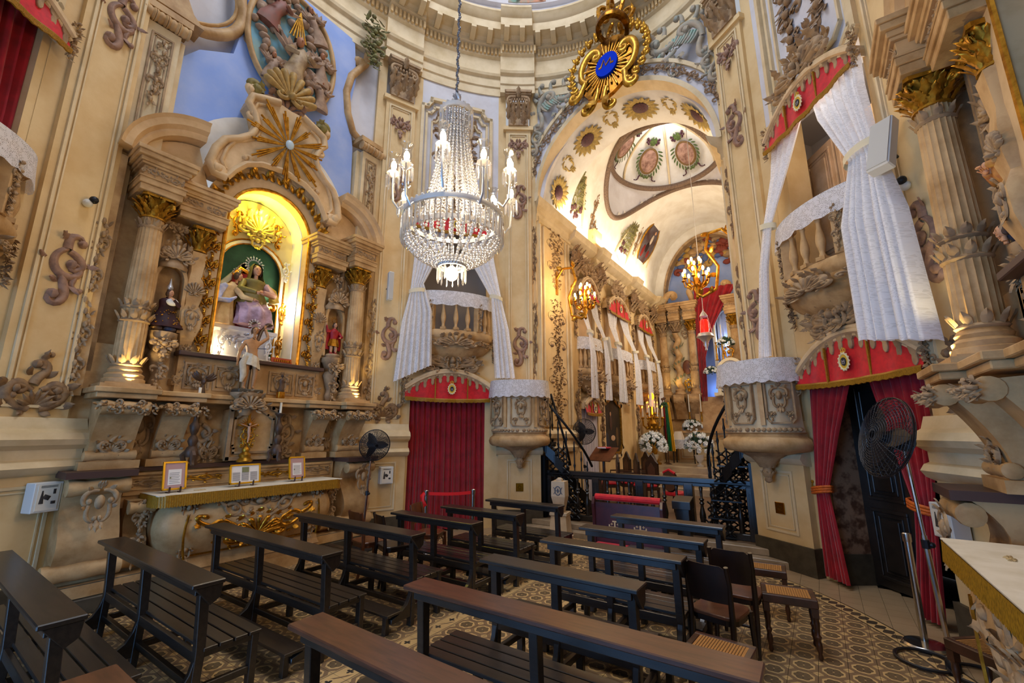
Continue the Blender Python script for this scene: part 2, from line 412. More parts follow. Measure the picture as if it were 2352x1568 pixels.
def capital(r, h, mi=0):                        # round leafy capital standing on z=0
    m = MB(); m.lathe([(r * 1.12, 0), (r * 1.12, h * .06), (r, h * .08), (r * 1.02, h * .5), (r * 1.3, h * .85), (r * 1.35, h * .86)], 16)
    for row, (z0, L, n, tw) in enumerate(((.06, .40, 11, 0), (.3, .42, 11, .5), (.5, .34, 8, .25))):
        for k in range(n):
            a = 2 * pi * (k + tw) / n; l = MB(); l.leaf((0, 0), pi / 2, h * L * 1.15, r * .27, .55, 0, lobes=1, n=6)
            m.add(l, Matrix.Translation((r * 1.03 * cos(a), r * 1.03 * sin(a), h * z0)) @ Matrix.Rotation(a + pi / 2, 4, 'Z'))
    for k in range(4):
        a = pi / 4 + k * pi / 2; l = MB()
        P = swirl((0, 0), radians(70), [(h * .35, 0, -4 / h), (h * .28, -8 / h, -12 / h), (h * .4, -13 / h, -30 / h)], h * .06)
        l.relief(P, taper(len(P), r * .12, r * .2, r * .08), 1.0)
        for sg in (0, .06): m.add(l, Matrix.Translation((r * .95 * cos(a), r * .95 * sin(a), h * .48)) @ Matrix.Rotation(a + sg, 4, 'Z'))
        m.ball((r * 1.55 * cos(a), r * 1.55 * sin(a), h * .78), r * .2, 6, 5)
    q = r * 1.52
    poly = []
    for k in range(4):
        a = pi / 4 + k * pi / 2
        poly += [(q * 1.2 * cos(a - .1), q * 1.2 * sin(a - .1)), (q * 1.2 * cos(a + .1), q * 1.2 * sin(a + .1)), (q * .86 * cos(a + pi / 4), q * .86 * sin(a + pi / 4))]
    m.extz(poly, h * .88, h)
    for k in range(4): m.ball((q * .9 * cos(k * pi / 2), q * .9 * sin(k * pi / 2), h * .92), r * .16, 6, 5)
    return m
ORN = {}
def orn(kind, m, flip=False, *a):               # cached ornament mesh
    k = (kind, m if isinstance(m, str) else (m.name if not isinstance(m, (list, tuple)) else m[0].name + m[-1].name), flip, a)
    if k not in ORN:
        mb = {'drop': o_drop, 'pend': o_pend, 'pyr': o_pyr, 'ros': o_ros, 'spray': o_spray, 'garl': o_garl, 'bough': o_bough, 'cart': o_cart, 'shell': o_shell, 'crest': o_crest, 'roc': o_roc, 'cap': o_cap}[kind](*a)
        if flip: mb.xf(Matrix.Scale(-1, 4, (1, 0, 0)))
        ORN[k] = mb.mesh(kind + '_carving', m, 50)
    return ORN[k]
def put(kind, m, parent, loc, s, flip=False, rz=0.0, rot=None, name='ornament', args=(), label=None):
    return ob(name, orn(kind, m, flip, *args), parent, loc, rz, scale=s, rot=rot, label=label)
# ---------------------------------------------------------------- floor
class V:                                        # arithmetic on shader sockets
    nt = None
    def __init__(s, x): s.x = x
    def o(s, op, b=None, c=None):
        g = lambda q: q.x if isinstance(q, V) else q
        return V(V.nt.math(op, s.x, g(b), g(c)))
    def __add__(s, b): return s.o('ADD', b)
    def __sub__(s, b): return s.o('SUBTRACT', b)
    def __mul__(s, b): return s.o('MULTIPLY', b)
    def __rmul__(s, b): return s.o('MULTIPLY', b)
    def __truediv__(s, b): return s.o('DIVIDE', b)
    def __lt__(s, b): return s.o('LESS_THAN', b)
    def __gt__(s, b): return s.o('GREATER_THAN', b)
    def abs(s): return s.o('ABSOLUTE')
    def fr(s): return s.o('FRACT')
    def sin(s): return s.o('SINE')
    def cos(s): return s.o('COSINE')
    def sqrt(s): return s.o('SQRT')
    def max(s, b): return s.o('MAXIMUM', b)
    def rsub(s, k): return V(V.nt.math('SUBTRACT', k, s.x))
def floor_mat():
    m = bpy.data.materials.new('patterned cement tile'); m.use_nodes = True; nt = NT(m); V.nt = nt
    b = nt.n['Principled BSDF']; b.inputs['Roughness'].default_value = .38; b.inputs['Specular IOR Level'].default_value = .4
    sp = nt.add('ShaderNodeSeparateXYZ', {0: nt.add('ShaderNodeNewGeometry').outputs['Position']})
    x, y = V(sp.outputs[0]), V(sp.outputs[1])
    u = ((x + (.06 + .1 + 20)) * 5.0).fr() - .5; v = ((y + (-.12 + .1 + 20)) * 5.0).fr() - .5
    a, c = u.abs(), v.abs(); r = (u * u + v * v).sqrt(); ang = V(nt.math('ARCTAN2', v.x, u.x))
    d = a.max(c).max((a + c) * .7071)
    cream_, taupe, flower, ink = '#d2b078', '#866c50', '#6c5a42', '#332a20'
    k = nt.mix((d < .385).x, taupe, cream_)
    k = nt.mix(((a + c) > .80).x, k, cream_)
    R = (ang * 3.0).cos().abs() * .055 + .27
    k = nt.mix((r < R).x, k, ink); k = nt.mix((r < (R - .022)).x, k, flower)
    k = nt.mix(((((ang * 3.0).cos().abs() < .16) * (r < R)) * (r > .05)).x, k, ink); k = nt.mix((r < .035).x, k, cream_)
    k = nt.mix((a.max(c) > .492).x, k, '#6a5844')
    # runner strips of the aisle
    s = cream_
    w = ((y * (2 * pi * 5.0 / 2)).sin() * .22 - u).abs()
    s = nt.mix((w < .06).x, s, taupe)
    q = nt.mix((r < .27).x, s, cream_)
    q = nt.mix((r < ((ang * 2.0).cos().abs() * .12 + .06)).x, q, '#25272b')
    s = nt.mix((a > .40).x, q, '#6b5b49'); s = nt.mix((a > .45).x, s, cream_)
    st = ((x + .46).abs() < .1) + ((x - .34).abs() < .1)
    k = nt.mix(st.x, k, s)
    # border that follows the oval wall, plain stone beyond it
    e = ((x * (1 / A)) * (x * (1 / A)) + ((y - CY) * (1 / B)) * ((y - CY) * (1 / B))).sqrt()
    t = (e - .87).abs(); an = V(nt.math('ARCTAN2', (x * (1 / A)).x, ((y - CY) * (1 / B)).x))
    bd = nt.mix(((((an * 130.0).sin().abs()) * .012) > t).x, cream_, '#3b342c')
    bd = nt.mix((t > .016).x, bd, '#4a3d2e')
    k = nt.mix((e > .85).x, k, bd); k = nt.mix((e > .89).x, k, '#a58c6c')
    k = nt.mix((y > 7.9).x, k, '#8d7d68')
    nz = nt.add('ShaderNodeTexNoise', {'Vector': nt.add('ShaderNodeNewGeometry').outputs['Position'], 'Scale': 3.0, 'Detail': 5.0})
    mr = nt.add('ShaderNodeMapRange', {0: nz.outputs[0], 1: .35, 2: .7, 3: 0.0, 4: .35})
    k = nt.mix(mr.outputs[0], k, '#8a7355')
    nt.set(b, 'Base Color', k); return m
FLOOR = floor_mat()
m = MB(); m.box(-7, 7, -3.2, 9.9, -.30, -.02)
floor = part('floor', m, darkstone, None, 0, kind='structure', label='patterned cement tile floor of the oval nave')
cen = cam.location
def infrustum(x, y):
    dx, dy = x - cen.x, y - cen.y; f = -sin(radians(34.77)) * dx + cos(radians(34.77)) * dy; r = cos(radians(34.77)) * dx + sin(radians(34.77)) * dy
    return f > .9 and abs(r) < f * 1.28 + .2 and hypot(f, 0) > 2.0
cells = []
for i in range(-25, 26):
    for j in range(0, 56):
        x, y = -.06 + .2 * i, .12 + .2 * j - 3.0
        e = sqrt((x / A) ** 2 + ((y - CY) / B) ** 2)
        if y < 8.0 and -3.0 < y and e < 1.08: cells.append((hypot(x - cen.x, y - cen.y) if infrustum(x, y) and e < .84 else 99, x, y))
cells.sort()
tm = MB(); tm.box(-.0985, .0985, -.0985, .0985, -.02, 0); tmesh = tm.mesh('tile', FLOOR, 0)
for dd, x, y in cells[:300]: ob('tile', tmesh, floor, (x, y, 0))
m = MB()
for dd, x, y in cells[300:]: m.box(x - .0985, x + .0985, y - .0985, y + .0985, -.02, 0)
part('tile', m, FLOOR, floor, 0, kind='stuff')
# ---------------------------------------------------------------- walls of the oval
def seg(name, label, fn, mm, kind='structure', smooth=35):
    m = MB(); fn(m); return part(name, m, mm, None, smooth, kind=kind, label=label)
BAYS = {'left': -49.2, 'right': 49.2, 'rear': -130.8}
def panel(mb, x0, x1, z0, z1, y=0.0, w=.035, d=.022):     # raised moulding frame
    for (a, b, c, e) in ((x0, x1, z0, z0 + w), (x0, x1, z1 - w, z1), (x0, x0 + w, z0 + w, z1 - w), (x1 - w, x1, z0 + w, z1 - w)):
        mb.box(a, b, y - d, y + .01, c, e)
    i = w * 1.9
    for (a, b, c, e) in ((x0 + i, x1 - i, z0 + i, z0 + i + w * .5), (x0 + i, x1 - i, z1 - i - w * .5, z1 - i), (x0 + i, x0 + i + w * .5, z0 + i, z1 - i), (x1 - i - w * .5, x1 - i, z0 + i, z1 - i)):
        mb.box(a, b, y - d * .6, y + .01, c, e)
def frame_poly(mb, pts, w, d, y=0.0, closed=True):        # raised moulding along an outline
    n = len(pts)
    for i in range(n if closed else n - 1):
        a, b = Vector(pts[i]), Vector(pts[(i + 1) % n]); t = (b - a).normalized(); nn = Vector((-t.y, t.x)) * w / 2; e = t * w * .45
        q = [a - e + nn, b + e + nn, b + e - nn, a - e - nn]
        mb.extr([(p.x, p.y) for p in q], y - d, y + .005)
# bay walls with door below and tribune above
def baywall(name, th, label):
    w0, w1 = th - 10.6, th + 10.6; i0, i1 = th - 8.9, th + 8.9
    m = MB()
    cw(m, w0 - 2.2, i0, 0, 6.9, 0, -.45, 3); cw(m, i1, w1 + 2.2, 0, 6.9, 0, -.45, 3)
    cw(m, i0, i1, 2.95, 3.72, 0, -.45, 6)
    wl = part(name, m, cream, None, 35, kind='structure', label=label)
    m = MB(); cw(m, w0 - 2.2, w1 + 2.2, 6.75, 10.3, 0, -.45, 8); part('upper_wall', m, plaster, wl)
    m = MB(); cw(m, i0 - 6, i1 + 6, 3.6, 6.9, -1.35, -1.45, 4); cw(m, i0 - 6, i1 + 6, 3.55, 3.6, -.3, -1.4, 4); cw(m, i0 - 6, i1 + 6, 6.9, 6.95, -.3, -1.4, 4)
    cw(m, i0 - 6, i0 - 5.5, 3.6, 6.9, -.4, -1.4, 1); cw(m, i1 + 5.5, i1 + 6, 3.6, 6.9, -.4, -1.4, 1)
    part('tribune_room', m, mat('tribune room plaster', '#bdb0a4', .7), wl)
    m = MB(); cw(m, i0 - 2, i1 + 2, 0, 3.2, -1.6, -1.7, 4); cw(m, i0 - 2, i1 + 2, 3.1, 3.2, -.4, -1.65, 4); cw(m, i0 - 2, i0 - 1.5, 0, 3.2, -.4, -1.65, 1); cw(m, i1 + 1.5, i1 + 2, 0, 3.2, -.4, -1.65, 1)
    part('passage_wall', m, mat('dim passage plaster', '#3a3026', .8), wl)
    (x, y, _), rz = efr(th, .03); fr = ob('panel_mould', None, wl, (x, y, 0), rz)
    m = MB(); hw = .82
    def oct_(s):
        h = hw * s; c = .2 * s; zt, zb = 8.02 + 1.5 * s, 8.02 - 1.5 * s
        return [(-h, zb + c), (-h, zt - c), (-h + c * .6, zt - c), (-h + c, zt - c * .4), (-h + c, zt), (h - c, zt), (h - c, zt - c * .4), (h - c * .6, zt - c), (h, zt - c), (h, zb + c), (h - c, zb), (-h + c, zb)]
    frame_poly(m, oct_(1.0), .07, .09, -.02); frame_poly(m, oct_(.88), .05, .07, -.0); frame_poly(m, oct_(.72), .035, .06, .01)
    part('moulding', m, cream2, fr)
    for sg in (-1, 1): put('garl', [carve], fr, (sg * .30, .02, 8.35), (1.6, 1.2, 1.6), sg > 0, args=(40, .15, 3))
    put('crest', [carve], fr, (0, .02, 9.0), (.6, .6, .5)); put('cart', [carve], fr, (0, .02, 7.35), (.7, .6, .7))
    return wl
W_L = baywall('wall_left_bay', BAYS['left'], 'wall bay with tribune and curtained door beside the crystal chandelier')
W_R = baywall('wall_right_bay', BAYS['right'], 'wall bay with tribune over the half open dark door')
W_B = baywall('wall_rear_bay', BAYS['rear'], 'wall bay with red curtained tribune behind the side altar')
# curved walls behind the side altars
def altarwall(name, s, label):
    m = MB()
    cw(m, s * 59.0, s * 80.5, 0, 10.3, -.12, -.5, 6); cw(m, s * 99.5, s * 121.0, 0, 10.3, -.12, -.5, 6)
    cw(m, s * 80.5, s * 99.5, 0, 2.9, -.12, -.5, 3); cw(m, s * 80.5, s * 99.5, 6.0, 10.3, -.12, -.5, 3); return part(name, m, plaster, None, 35, kind='structure', label=label)
altarwall('wall_left', -1, 'pale wall behind the lit side altar'); altarwall('wall_right', 1, 'pale wall behind the side altar near the fan')
# pilasters
def pilaster(name, th, hw, label, flip, z0=2.02, orns=(8.45, 7.15, 3.75, 2.4), pulpit=False):
    (x, y, _), rz = efr(th, .0); r = ob(name, None, None, (x, y, 0), rz, kind='structure', label=label)
    m = MB(); m.box(-hw, hw, -.10, .35, z0, 9.15); m.box(-hw - .06, hw + .06, -.15, .35, 9.05, 9.15)
    m.box(-hw - .18, -hw, -.03, .35, z0, 10.2); m.box(hw, hw + .18, -.03, .35, z0, 10.2)
    part('shaft', m, cream, r, 0)
    m = MB(); panel(m, -hw + .07, hw - .07, z0 + .12, 8.95, -.10, .03, .028); part('moulding', m, cream2, r, 0)
    m = MB(); q = hw + .02
    m.box(-q - .12, q + .12, -.14, .35, 0, 1.45); part('dado', m, cream, r, 0)
    m = MB(); panel(m, -q + .06, q - .06, .48, 1.34, -.14, .03, .02); part('dado_panel', m, cream2, r, 0)
    m = MB(); prof = [(.12, 1.42), (.2, 1.46), (.24, 1.52), (.2, 1.58), (.15, 1.6), (.15, 1.7), (.24, 1.75), (.27, 1.81), (.24, 1.88), (.17, 1.92), (.13, 2.04), (-.3, 2.04), (-.3, 1.42)]
    m.extx([(-p, z) for p, z in prof], -q - .16, q + .16); part('dado_cornice', m, cream2, r, 30)
    m = MB(); m.box(-q - .15, q + .15, -.18, .35, 0, .36); part('plinth', m, darkstone, r, 0)
    put('cap', stone2, r, (0, -.10, 9.15), (hw * 1.9, .8, .9), name='capital')
    zp, zs, zl, zb = orns
    put('pend', mauve, r, (0, -.105, zp), .62)
    put('drop', mauve, r, (0, -.105, zs), .95, flip)
    if zl: put('drop', mauve, r, (0, -.105, zl), .95, flip)
    if zb: put('pyr', carve, r, (0, -.105, zb), .72)
    return r
pilaster('trim_1', -64.2, .33, 'cream pilaster between the lit side altar and the closed red curtain', False)
pilaster('trim_2', 64.2, .33, 'cream pilaster beside the gilt capital column near the fan', True)
pilaster('trim_3', -115.4, .33, 'cream pilaster beside the red curtained tribune', False)
pilaster('trim_4', -31.6, .30, 'pier pilaster carrying the pulpit beside the closed red curtain', False, orns=(8.55, 7.2, 3.75, None))
pilaster('trim_5', 31.6, .30, 'pier pilaster carrying the pulpit beside the dark door', True, orns=(8.55, 7.2, 3.75, None))
# entablature and cornice round the oval, broken forward over the pilasters
PIL = [-115.4, -64.2, -31.6, 31.6, 64.2]
def brk(th): return .14 if any(abs(th - p) < (4.9 if abs(p) > 40 else 5.3) for p in PIL) else 0.0
ths = []
t = -128.0
while t <= 84:
    ths.append(t); t += 2.0
for p in PIL:
    w = 4.9 if abs(p) > 40 else 5.3
    ths += [p - w - .01, p - w + .01, p + w - .01, p + w + .01]
ths = [(t, brk(t)) for t in sorted(ths)]
ent = MB(); esweep(ent, [(-.1, 10.05), (.03, 10.05), (.03, 10.26), (.06, 10.28), (.06, 10.5), (.12, 10.54), (.14, 10.6), (.04, 10.64), (.04, 11.08), (.10, 11.12)], ths)
tr = part('trim_6', ent, cream2, None, 25, kind='structure', label='moulded entablature running round the oval nave')
m = MB(); esweep(m, [(.10, 11.12), (.10, 11.34), (.19, 11.38), (.19, 11.46)], ths); part('dentil_bed', m, cream2, tr, 25)
m = MB(); esweep(m, [(.19, 11.46), (.26, 11.5), (.52, 11.52), (.53, 11.72), (.58, 11.76), (.63, 11.86), (.66, 11.9), (.66, 11.95), (.25, 11.98)], ths); part('cornice', m, cream2, tr, 25)
m = MB(); t = -126.0
while t < 82:
    o = .10 + brk(t); cw(m, t, t + .62, 11.16, 11.33, o + .055, o - .02, 1); t += 1.12
part('dentil', m, cream, tr, 0, kind='stuff')
mm = MB(); mm.extx([(0, 0), (-.3, 0), (-.3, -.06), (-.2, -.12), (-.05, -.16), (0, -.16)], -.06, .06); modm = mm.mesh('modillion', cream2, 25)
t = -124.0
while t < 80:
    (x, y, _), rz = efr(t, .22 + brk(t)); ob('modillion', modm, tr, (x, y, 11.52), rz); t += 5.2
# drum and dome foot above the cornice
m = MB(); dths = [(t, 0) for t in range(-128, 86, 4)]
esweep(m, [(.30, 11.97), (.30, 12.35), (.24, 12.38), (.24, 12.5), (.34, 12.52), (.5, 13.4), (.9, 14.6), (1.5, 15.4)], dths); dm = part('ceiling', m, plaster, None, 30, kind='structure', label='white dome rising above the cornice')
for k, t in enumerate((-75, -60, -44, -28, -12, 4, 20, 36)):
    (x, y, _), rz = efr(t, .40); put('crest' if k % 2 else 'cart', [sage], dm, (x, y, 12.95), (.9, .5, .7), rz=rz)
m = MB(); cw(m, -34.5, -22, 12.55, 13.6, .36, .2, 4); cw(m, -4, 6, 12.55, 13.6, .36, .2, 4)
part('painted_panel', m, mat('painted harvest panel', '#6f9c8c', .7, var='#c98a6a', vscale=4), dm)
# ---------------------------------------------------------------- chancel arch
def arch_z(x):
    q = 1 - min(1, (x / 2.02) ** 2); return 7.2 + 2.12 * sqrt(q)
m = MB(); cw(m, -27.5, 27.5, 7.2, 10.2, .0, -.4, 40, zf=lambda x: arch_z(x) if abs(x) < 2.02 else 7.2); aw = part('wall_chancel_arch', m, plaster, None, 35, kind='structure', label='wall over the great arch to the chancel')
def archring(mb, r0, r1, h0, h1, y0, y1, z=7.2, n=36, a0=0.0, a1=pi):
    for k in range(n):
        a, b = a0 + (a1 - a0) * k / n, a0 + (a1 - a0) * (k + 1) / n
        P = lambda r, h, q: (r * cos(q), z + h * sin(q))
        mb.extr([P(r0, h0, a), P(r1, h1, a), P(r1, h1, b), P(r0, h0, b)], y0, y1)
m = MB(); archring(m, 1.98, 2.36, 2.10, 2.46, 8.02, 8.6)
part('arch_band', m, plaster, aw, 30)
m = MB(); archring(m, 1.93, 2.02, 2.03, 2.14, 7.97, 8.3); archring(m, 2.32, 2.40, 2.42, 2.50, 7.97, 8.3); part('arch_moulding', m, cream2, aw, 30)
for k, a in enumerate((24, 45, 66, 90, 114, 135, 156)):
    q = radians(a); put('garl' if k != 3 else 'crest', [carve], aw, (2.17 * cos(q), 7.99, 7.2 + 2.28 * sin(q)), (.62, .4, .75) if k != 3 else (.6, .3, .26), rot=(0, -(q - (0 if k != 3 else pi / 2)), 0) , args=(26, .13, 5) if k != 3 else ())
teal = mat('sea green stucco', '#86a89a', .65, var='#a0988c', vscale=9)
for sg in (-1, 1):   # rocaille crests that ride on the arch
    put('roc', [sage, teal], aw, (sg * 1.45, 8.0, 9.62), (1.05, .9, 1.1), sg > 0, rot=(0, sg * radians(16), 0)); put('drop', [sage], aw, (sg * 1.98, 7.98, 8.85), .9, sg > 0); put('cart', [sage], aw, (sg * 1.30, 8.02, 9.1), (.5, .6, .5))
    put('garl', [sage], aw, (sg * 1.15, 8.12, 9.62), (.6, .4, 1.0), rot=(0, sg * radians(70), 0), args=(26, .13, 5)); put('garl', [sage], aw, (sg * 2.2, 7.98, 8.0), (.55, .4, 1.1), sg > 0, rot=(0, sg * radians(6), 0), args=(26, .13, 5))
# jamb piers and soffit of the arch
for sg, nm in ((-1, 'wall_chancel_pier_left'), (1, 'wall_chancel_pier_right')):
    m = MB(); m.box(min(sg * 2.0, sg * 2.5), max(sg * 2.0, sg * 2.5), 8.0, 9.62, 0, 6.78)
    p = part(nm, m, cream, None, 0, kind='structure', label='cream jamb pier of the chancel arch %s' % ('below the gilt wall sconce' if sg < 0 else 'beside the cast iron stair'))
    m = MB(); x = -sg * 0; 
    m.box(min(sg * 1.96, sg * 2.1), max(sg * 1.96, sg * 2.1), 8.3, 9.4, 2.0, 6.7); part('pilaster_strip', m, cream, p, 0)
    m = MB()
    for a, b in ((8.06, 8.12), (8.22, 8.26), (9.3, 9.36), (9.48, 9.54)): m.box(min(sg * 1.93, sg * 2.0), max(sg * 1.93, sg * 2.0), a, b, 2.05, 6.65)
    part('moulding', m, cream2, p, 0)
    m = MB(); prof = [(0, 6.72), (.03, 6.74), (.03, 6.84), (.07, 6.88), (.07, 6.97), (.16, 7.02), (.2, 7.1), (.22, 7.2), (-.5, 7.2), (-.5, 6.72)]
    m.loft([[(sg * (2.0 - o), yy - (0 if yy > 9 else o), z) for o, z in prof] for yy in (8.0, 9.7)], True, True); part('impost', m, cream2, p, 25)
    m = MB(); prof = [(0, 1.42), (.1, 1.46), (.13, 1.55), (.05, 1.62), (.05, 1.72), (.13, 1.76), (.15, 1.85), (.04, 1.95), (-.5, 1.95), (-.5, 1.42)]
    m.loft([[(sg * (2.0 - o), yy - (0 if yy > 9 else o), z) for o, z in prof] for yy in (8.0, 9.6)], True, True); part('dado_cornice', m, cream2, p, 25)
    m = MB(); m.box(min(sg * 1.95, sg * 2.5), max(sg * 1.95, sg * 2.5), 7.95, 9.62, 0, .36); part('plinth', m, darkstone, p, 0)
    for z, h in ((6.0, 1.5), (4.15, 1.7), (2.75, 1.3)):
        put('garl', [carve], p, (sg * 1.95, 8.85, z), (2.4, 2.2, h), sg > 0, rz=-sg * pi / 2 + pi, args=(60, .16, 9 + int(z)))
    put('garl', [carve], p, (sg * 2.05, 7.985, 5.9), (.45, .5, 1.3), args=(26, .13, 5)); put('garl', [carve], p, (sg * 2.05, 7.985, 3.9), (.45, .5, 1.6), args=(26, .13, 5))
m = MB(); n = 30; rows = []
for yy, rr, hh in ((8.02, 2.0, 2.12), (8.12, 1.93, 2.05), (9.55, 1.93, 2.05), (9.62, 2.0, 2.12), (9.62, 2.05, 2.9)):
    rows.append([(rr * cos(pi * k / n), yy, 7.2 + hh * sin(pi * k / n)) for k in range(n + 1)])
m.loft(rows, False, False); so = part('ceiling_arch_soffit', m, white, None, 40, kind='structure', label='white soffit of the chancel arch with plaster bosses')
sun = mat('sunflower yellow stucco', '#b79a52', .65, var='#8f7a4a', vscale=20); wine = mat('wine painted boss', '#5a3438', .6, var='#3f262a', vscale=30)
for k in range(8):
    a = radians(17 + 20.9 * k); nx, nz = -cos(a), -sin(a)
    z = Vector((0, 0, 1)); Mx = Matrix.Translation((1.93 * cos(a), 8.84, 7.2 + 2.05 * sin(a))) @ Matrix.Rotation(-(a - pi / 2), 4, 'Y') @ Matrix.Rotation(radians(90), 4, 'X')
    o = ob('rosette' if k % 2 else 'ornament', orn('ros', [sun, wine], False, 16, 0) if k % 2 else orn('cart', [sun], False, False), so)
    o.matrix_local = Mx @ Matrix.Diagonal((.85, .6, .85, 1) if k % 2 else (.5, .5, .6, 1))
# ---------------------------------------------------------------- chancel shell
for sg, nm in ((-1, 'wall_chancel_left'), (1, 'wall_chancel_right')):
    m = MB(); m.box(min(sg * 2.1, sg * 2.5), max(sg * 2.1, sg * 2.5), 9.6, 18.2, 0, 7.0)
    w = part(nm, m, cream, None, 0, kind='structure', label='cream chancel wall %s' % ('with the row of lace curtained tribunes' if sg < 0 else 'hidden behind the pier of the arch'))
    m = MB(); prof = [(-.05, 6.45), (.03, 6.48), (.05, 6.62), (.1, 6.66), (.1, 6.78), (.2, 6.82), (.3, 6.9), (.33, 7.0), (.36, 7.06), (-.3, 7.2), (-.3, 6.45)]
    ys = [9.6]
    for c in (11.35, 14.25, 16.9): ys += [c - .32, c - .31, c + .31, c + .32]
    ys.append(18.0)
    m.loft([[(sg * (2.1 - o - (.16 if any(abs(yy - c) < .315 for c in (11.35, 14.25, 16.9)) else 0)), yy, z) for o, z in prof] for yy in ys], True, True); part('cornice', m, cream2, w, 25)
    for c in (9.85, 11.35, 14.25, 16.4):
        if sg > 0: continue
        m = MB(); m.box(sg * 2.1, sg * 2.0, c - .24, c + .24, .2, 6.5); part('pilaster_strip', m, cream, w, 0)
        put('cap', stone2, w, (sg * 1.99, c, 5.95), (.5, .6, .55), rz=pi / 2, name='capital'); put('garl', [carve], w, (sg * 1.985, c, 4.9), (.8, .8, 1.2), rz=pi / 2, args=(26, .13, 5)); put('garl', [carve], w, (sg * 1.985, c, 2.2), (.8, .8, 1.4), rz=pi / 2, args=(26, .13, 5))
        put('crest', [carve], w, (sg * 1.86, c, 6.4), (.6, .9, .55), rz=pi / 2)
m = MB(); m.box(-2.5, 2.5, 8.0, 14.6, -.1, .2); part('floor_chancel', m, mat('chancel boards', '#7a6047', .45, var='#5e4834', vscale=4), None, 0, kind='structure', label='raised chancel floor behind the balustrade')
m = MB(); m.box(-2.5, 2.5, 7.62, 8.0, -.1, .1); m.box(-2.5, 2.5, 7.8, 8.02, .1, .2); part('floor_step', m, mat('worn marble step', '#a89680', .4, var='#8a7860', vscale=3), None, 0, bevel=.01, kind='structure', label='worn stone step below the black balustrade')
MARB = mat('cream marble step', '#c8b79a', .35, var='#a8937a', vscale=2.5)
m = MB()
for k in range(4): m.box(-2.5, 2.5, 12.95 + .3 * k, 18.2, .2 + .165 * k, .365 + .165 * k)
part('floor_platform', m, MARB, None, 0, kind='structure', label='marble steps and platform before the high altar')
# vault with a shallow dome
def vz(x): return 7.15 + 2.9 * sqrt(max(0, 1 - (x / 2.12) ** 2))
YC, RX, RY, ZR = 12.3, 1.80, 1.95, 10.0
m = MB(); NA, NY = 48, 56; rows = []
for j in range(NY + 1):
    yy = 9.6 + 8.6 * j / NY
    rows.append([(2.12 * cos(pi * k / NA), yy, 7.15 + 2.9 * sin(pi * k / NA)) for k in range(NA + 1)])
k0 = len(m.v); vv = [p for r in rows for p in r]; ff = []
for j in range(NY):
    for k in range(NA):
        cx = (rows[j][k][0] + rows[j + 1][k + 1][0]) / 2; cyy = (rows[j][k][1] + rows[j + 1][k + 1][1]) / 2
        if (cx / (RX - .04)) ** 2 + ((cyy - YC) / (RY - .04)) ** 2 < 1: continue
        q = j * (NA + 1) + k; ff.append((q, q + 1, q + NA + 2, q + NA + 1))
m.raw(vv, ff)
va = part('ceiling_chancel', m, white, None, 60, kind='structure', label='white chancel vault with a shallow painted dome')
m = MB(); N = 64; ringA = [(RX * cos(2 * pi * k / N), YC + RY * sin(2 * pi * k / N), vz(RX * cos(2 * pi * k / N)) - .03) for k in range(N)]
ringB = [(1.62 * cos(2 * pi * k / N), YC + 1.75 * sin(2 * pi * k / N), ZR) for k in range(N)]
m.loft([ringA, [((a[0] + b[0]) / 2, (a[1] + b[1]) / 2, max(a[2], min(b[2], (a[2] + b[2]) / 2 + .1))) for a, b in zip(ringA, ringB)], ringB], True, False)
part('pendentive', m, plaster, va, 60)
m = MB(); rings = []
for q in range(8):
    u = q / 7 * pi / 2 * .96; rings.append([(1.62 * cos(u) * cos(2 * pi * k / N), YC + 1.75 * cos(u) * sin(2 * pi * k / N), ZR + .04 + 1.3 * sin(u)) for k in range(N)])
m.loft(rings, True, False); m.raw(rings[-1], [tuple(range(N))]); part('dome', m, white, va, 60)
m = MB()
for q in range(6):
    a = radians(42 + 60 * q); m.tube([(1.58 * cos(u) * cos(a), YC + 1.71 * cos(u) * sin(a), ZR + .03 + 1.27 * sin(u)) for u in [pi / 2 * .94 * k / 8 for k in range(9)]], .035, 6)
part('dome_rib', m, cream2, va, 50)
band = mat('brown egg and dart moulding', '#7b6350', .6, var='#5a483c', vscale=30)
m = MB(); m.tube(ringA + ringA[:1], .085, 8); part('ring_moulding', m, band, va, 50)
m = MB(); m.tube([(p[0] * .985, YC + (p[1] - YC) * .985, p[2]) for p in ringB + ringB[:1]], .085, 8); part('dome_moulding', m, band, va, 50)
# painted medallions inside the little dome
vine = mat('green painted wreath', '#56692f', .7, var='#3f4a2a', vscale=20); portrait = mat('painted portrait', '#b08a78', .6, var='#6a4638', vscale=5)
def medal():
    m = MB(); n = 22
    P = [(.30 * cos(2 * pi * k / n), .40 * sin(2 * pi * k / n)) for k in range(n)]
    m.extr(P, -.01, .01, 1); m.relief(P + P[:2], .035, .8, mi=2)
    for k in range(20):
        a = radians(200 + 140 * k / 19) if k < 10 else radians(-20 + 0 * k); a = radians(-225 + 270 * k / 19)
        m.leaf((.36 * cos(a), .47 * sin(a)), a + (.9 if cos(a) < 0 else -.9), .17, .03, .1, 0, n=4, mi=0)
    for sg in (-1, 1):
        for q in range(4): m.ball((sg * (.14 + .06 * (q % 2)), -.02, .55 + .05 * q), .045, 6, 4, 3)
        sc(m, (0, -.55), 0 if sg > 0 else 180, [(.15, 3 * sg, 8 * sg), (.2, -14 * sg, -10 * sg), (.16, 14 * sg, 8 * sg)], (.02, .03, .012), mi=3)
        m.leaf((0, .5), radians(90 - sg * 40), .3, .07, .1, sg, lobes=1, mi=0)
    return m.mesh('medallion', [vine, portrait, mat('gilt brown frame', '#6f5022', .5), mat('plum painted ribbon', '#4e2a34', .6)], 50)
MD = medal()
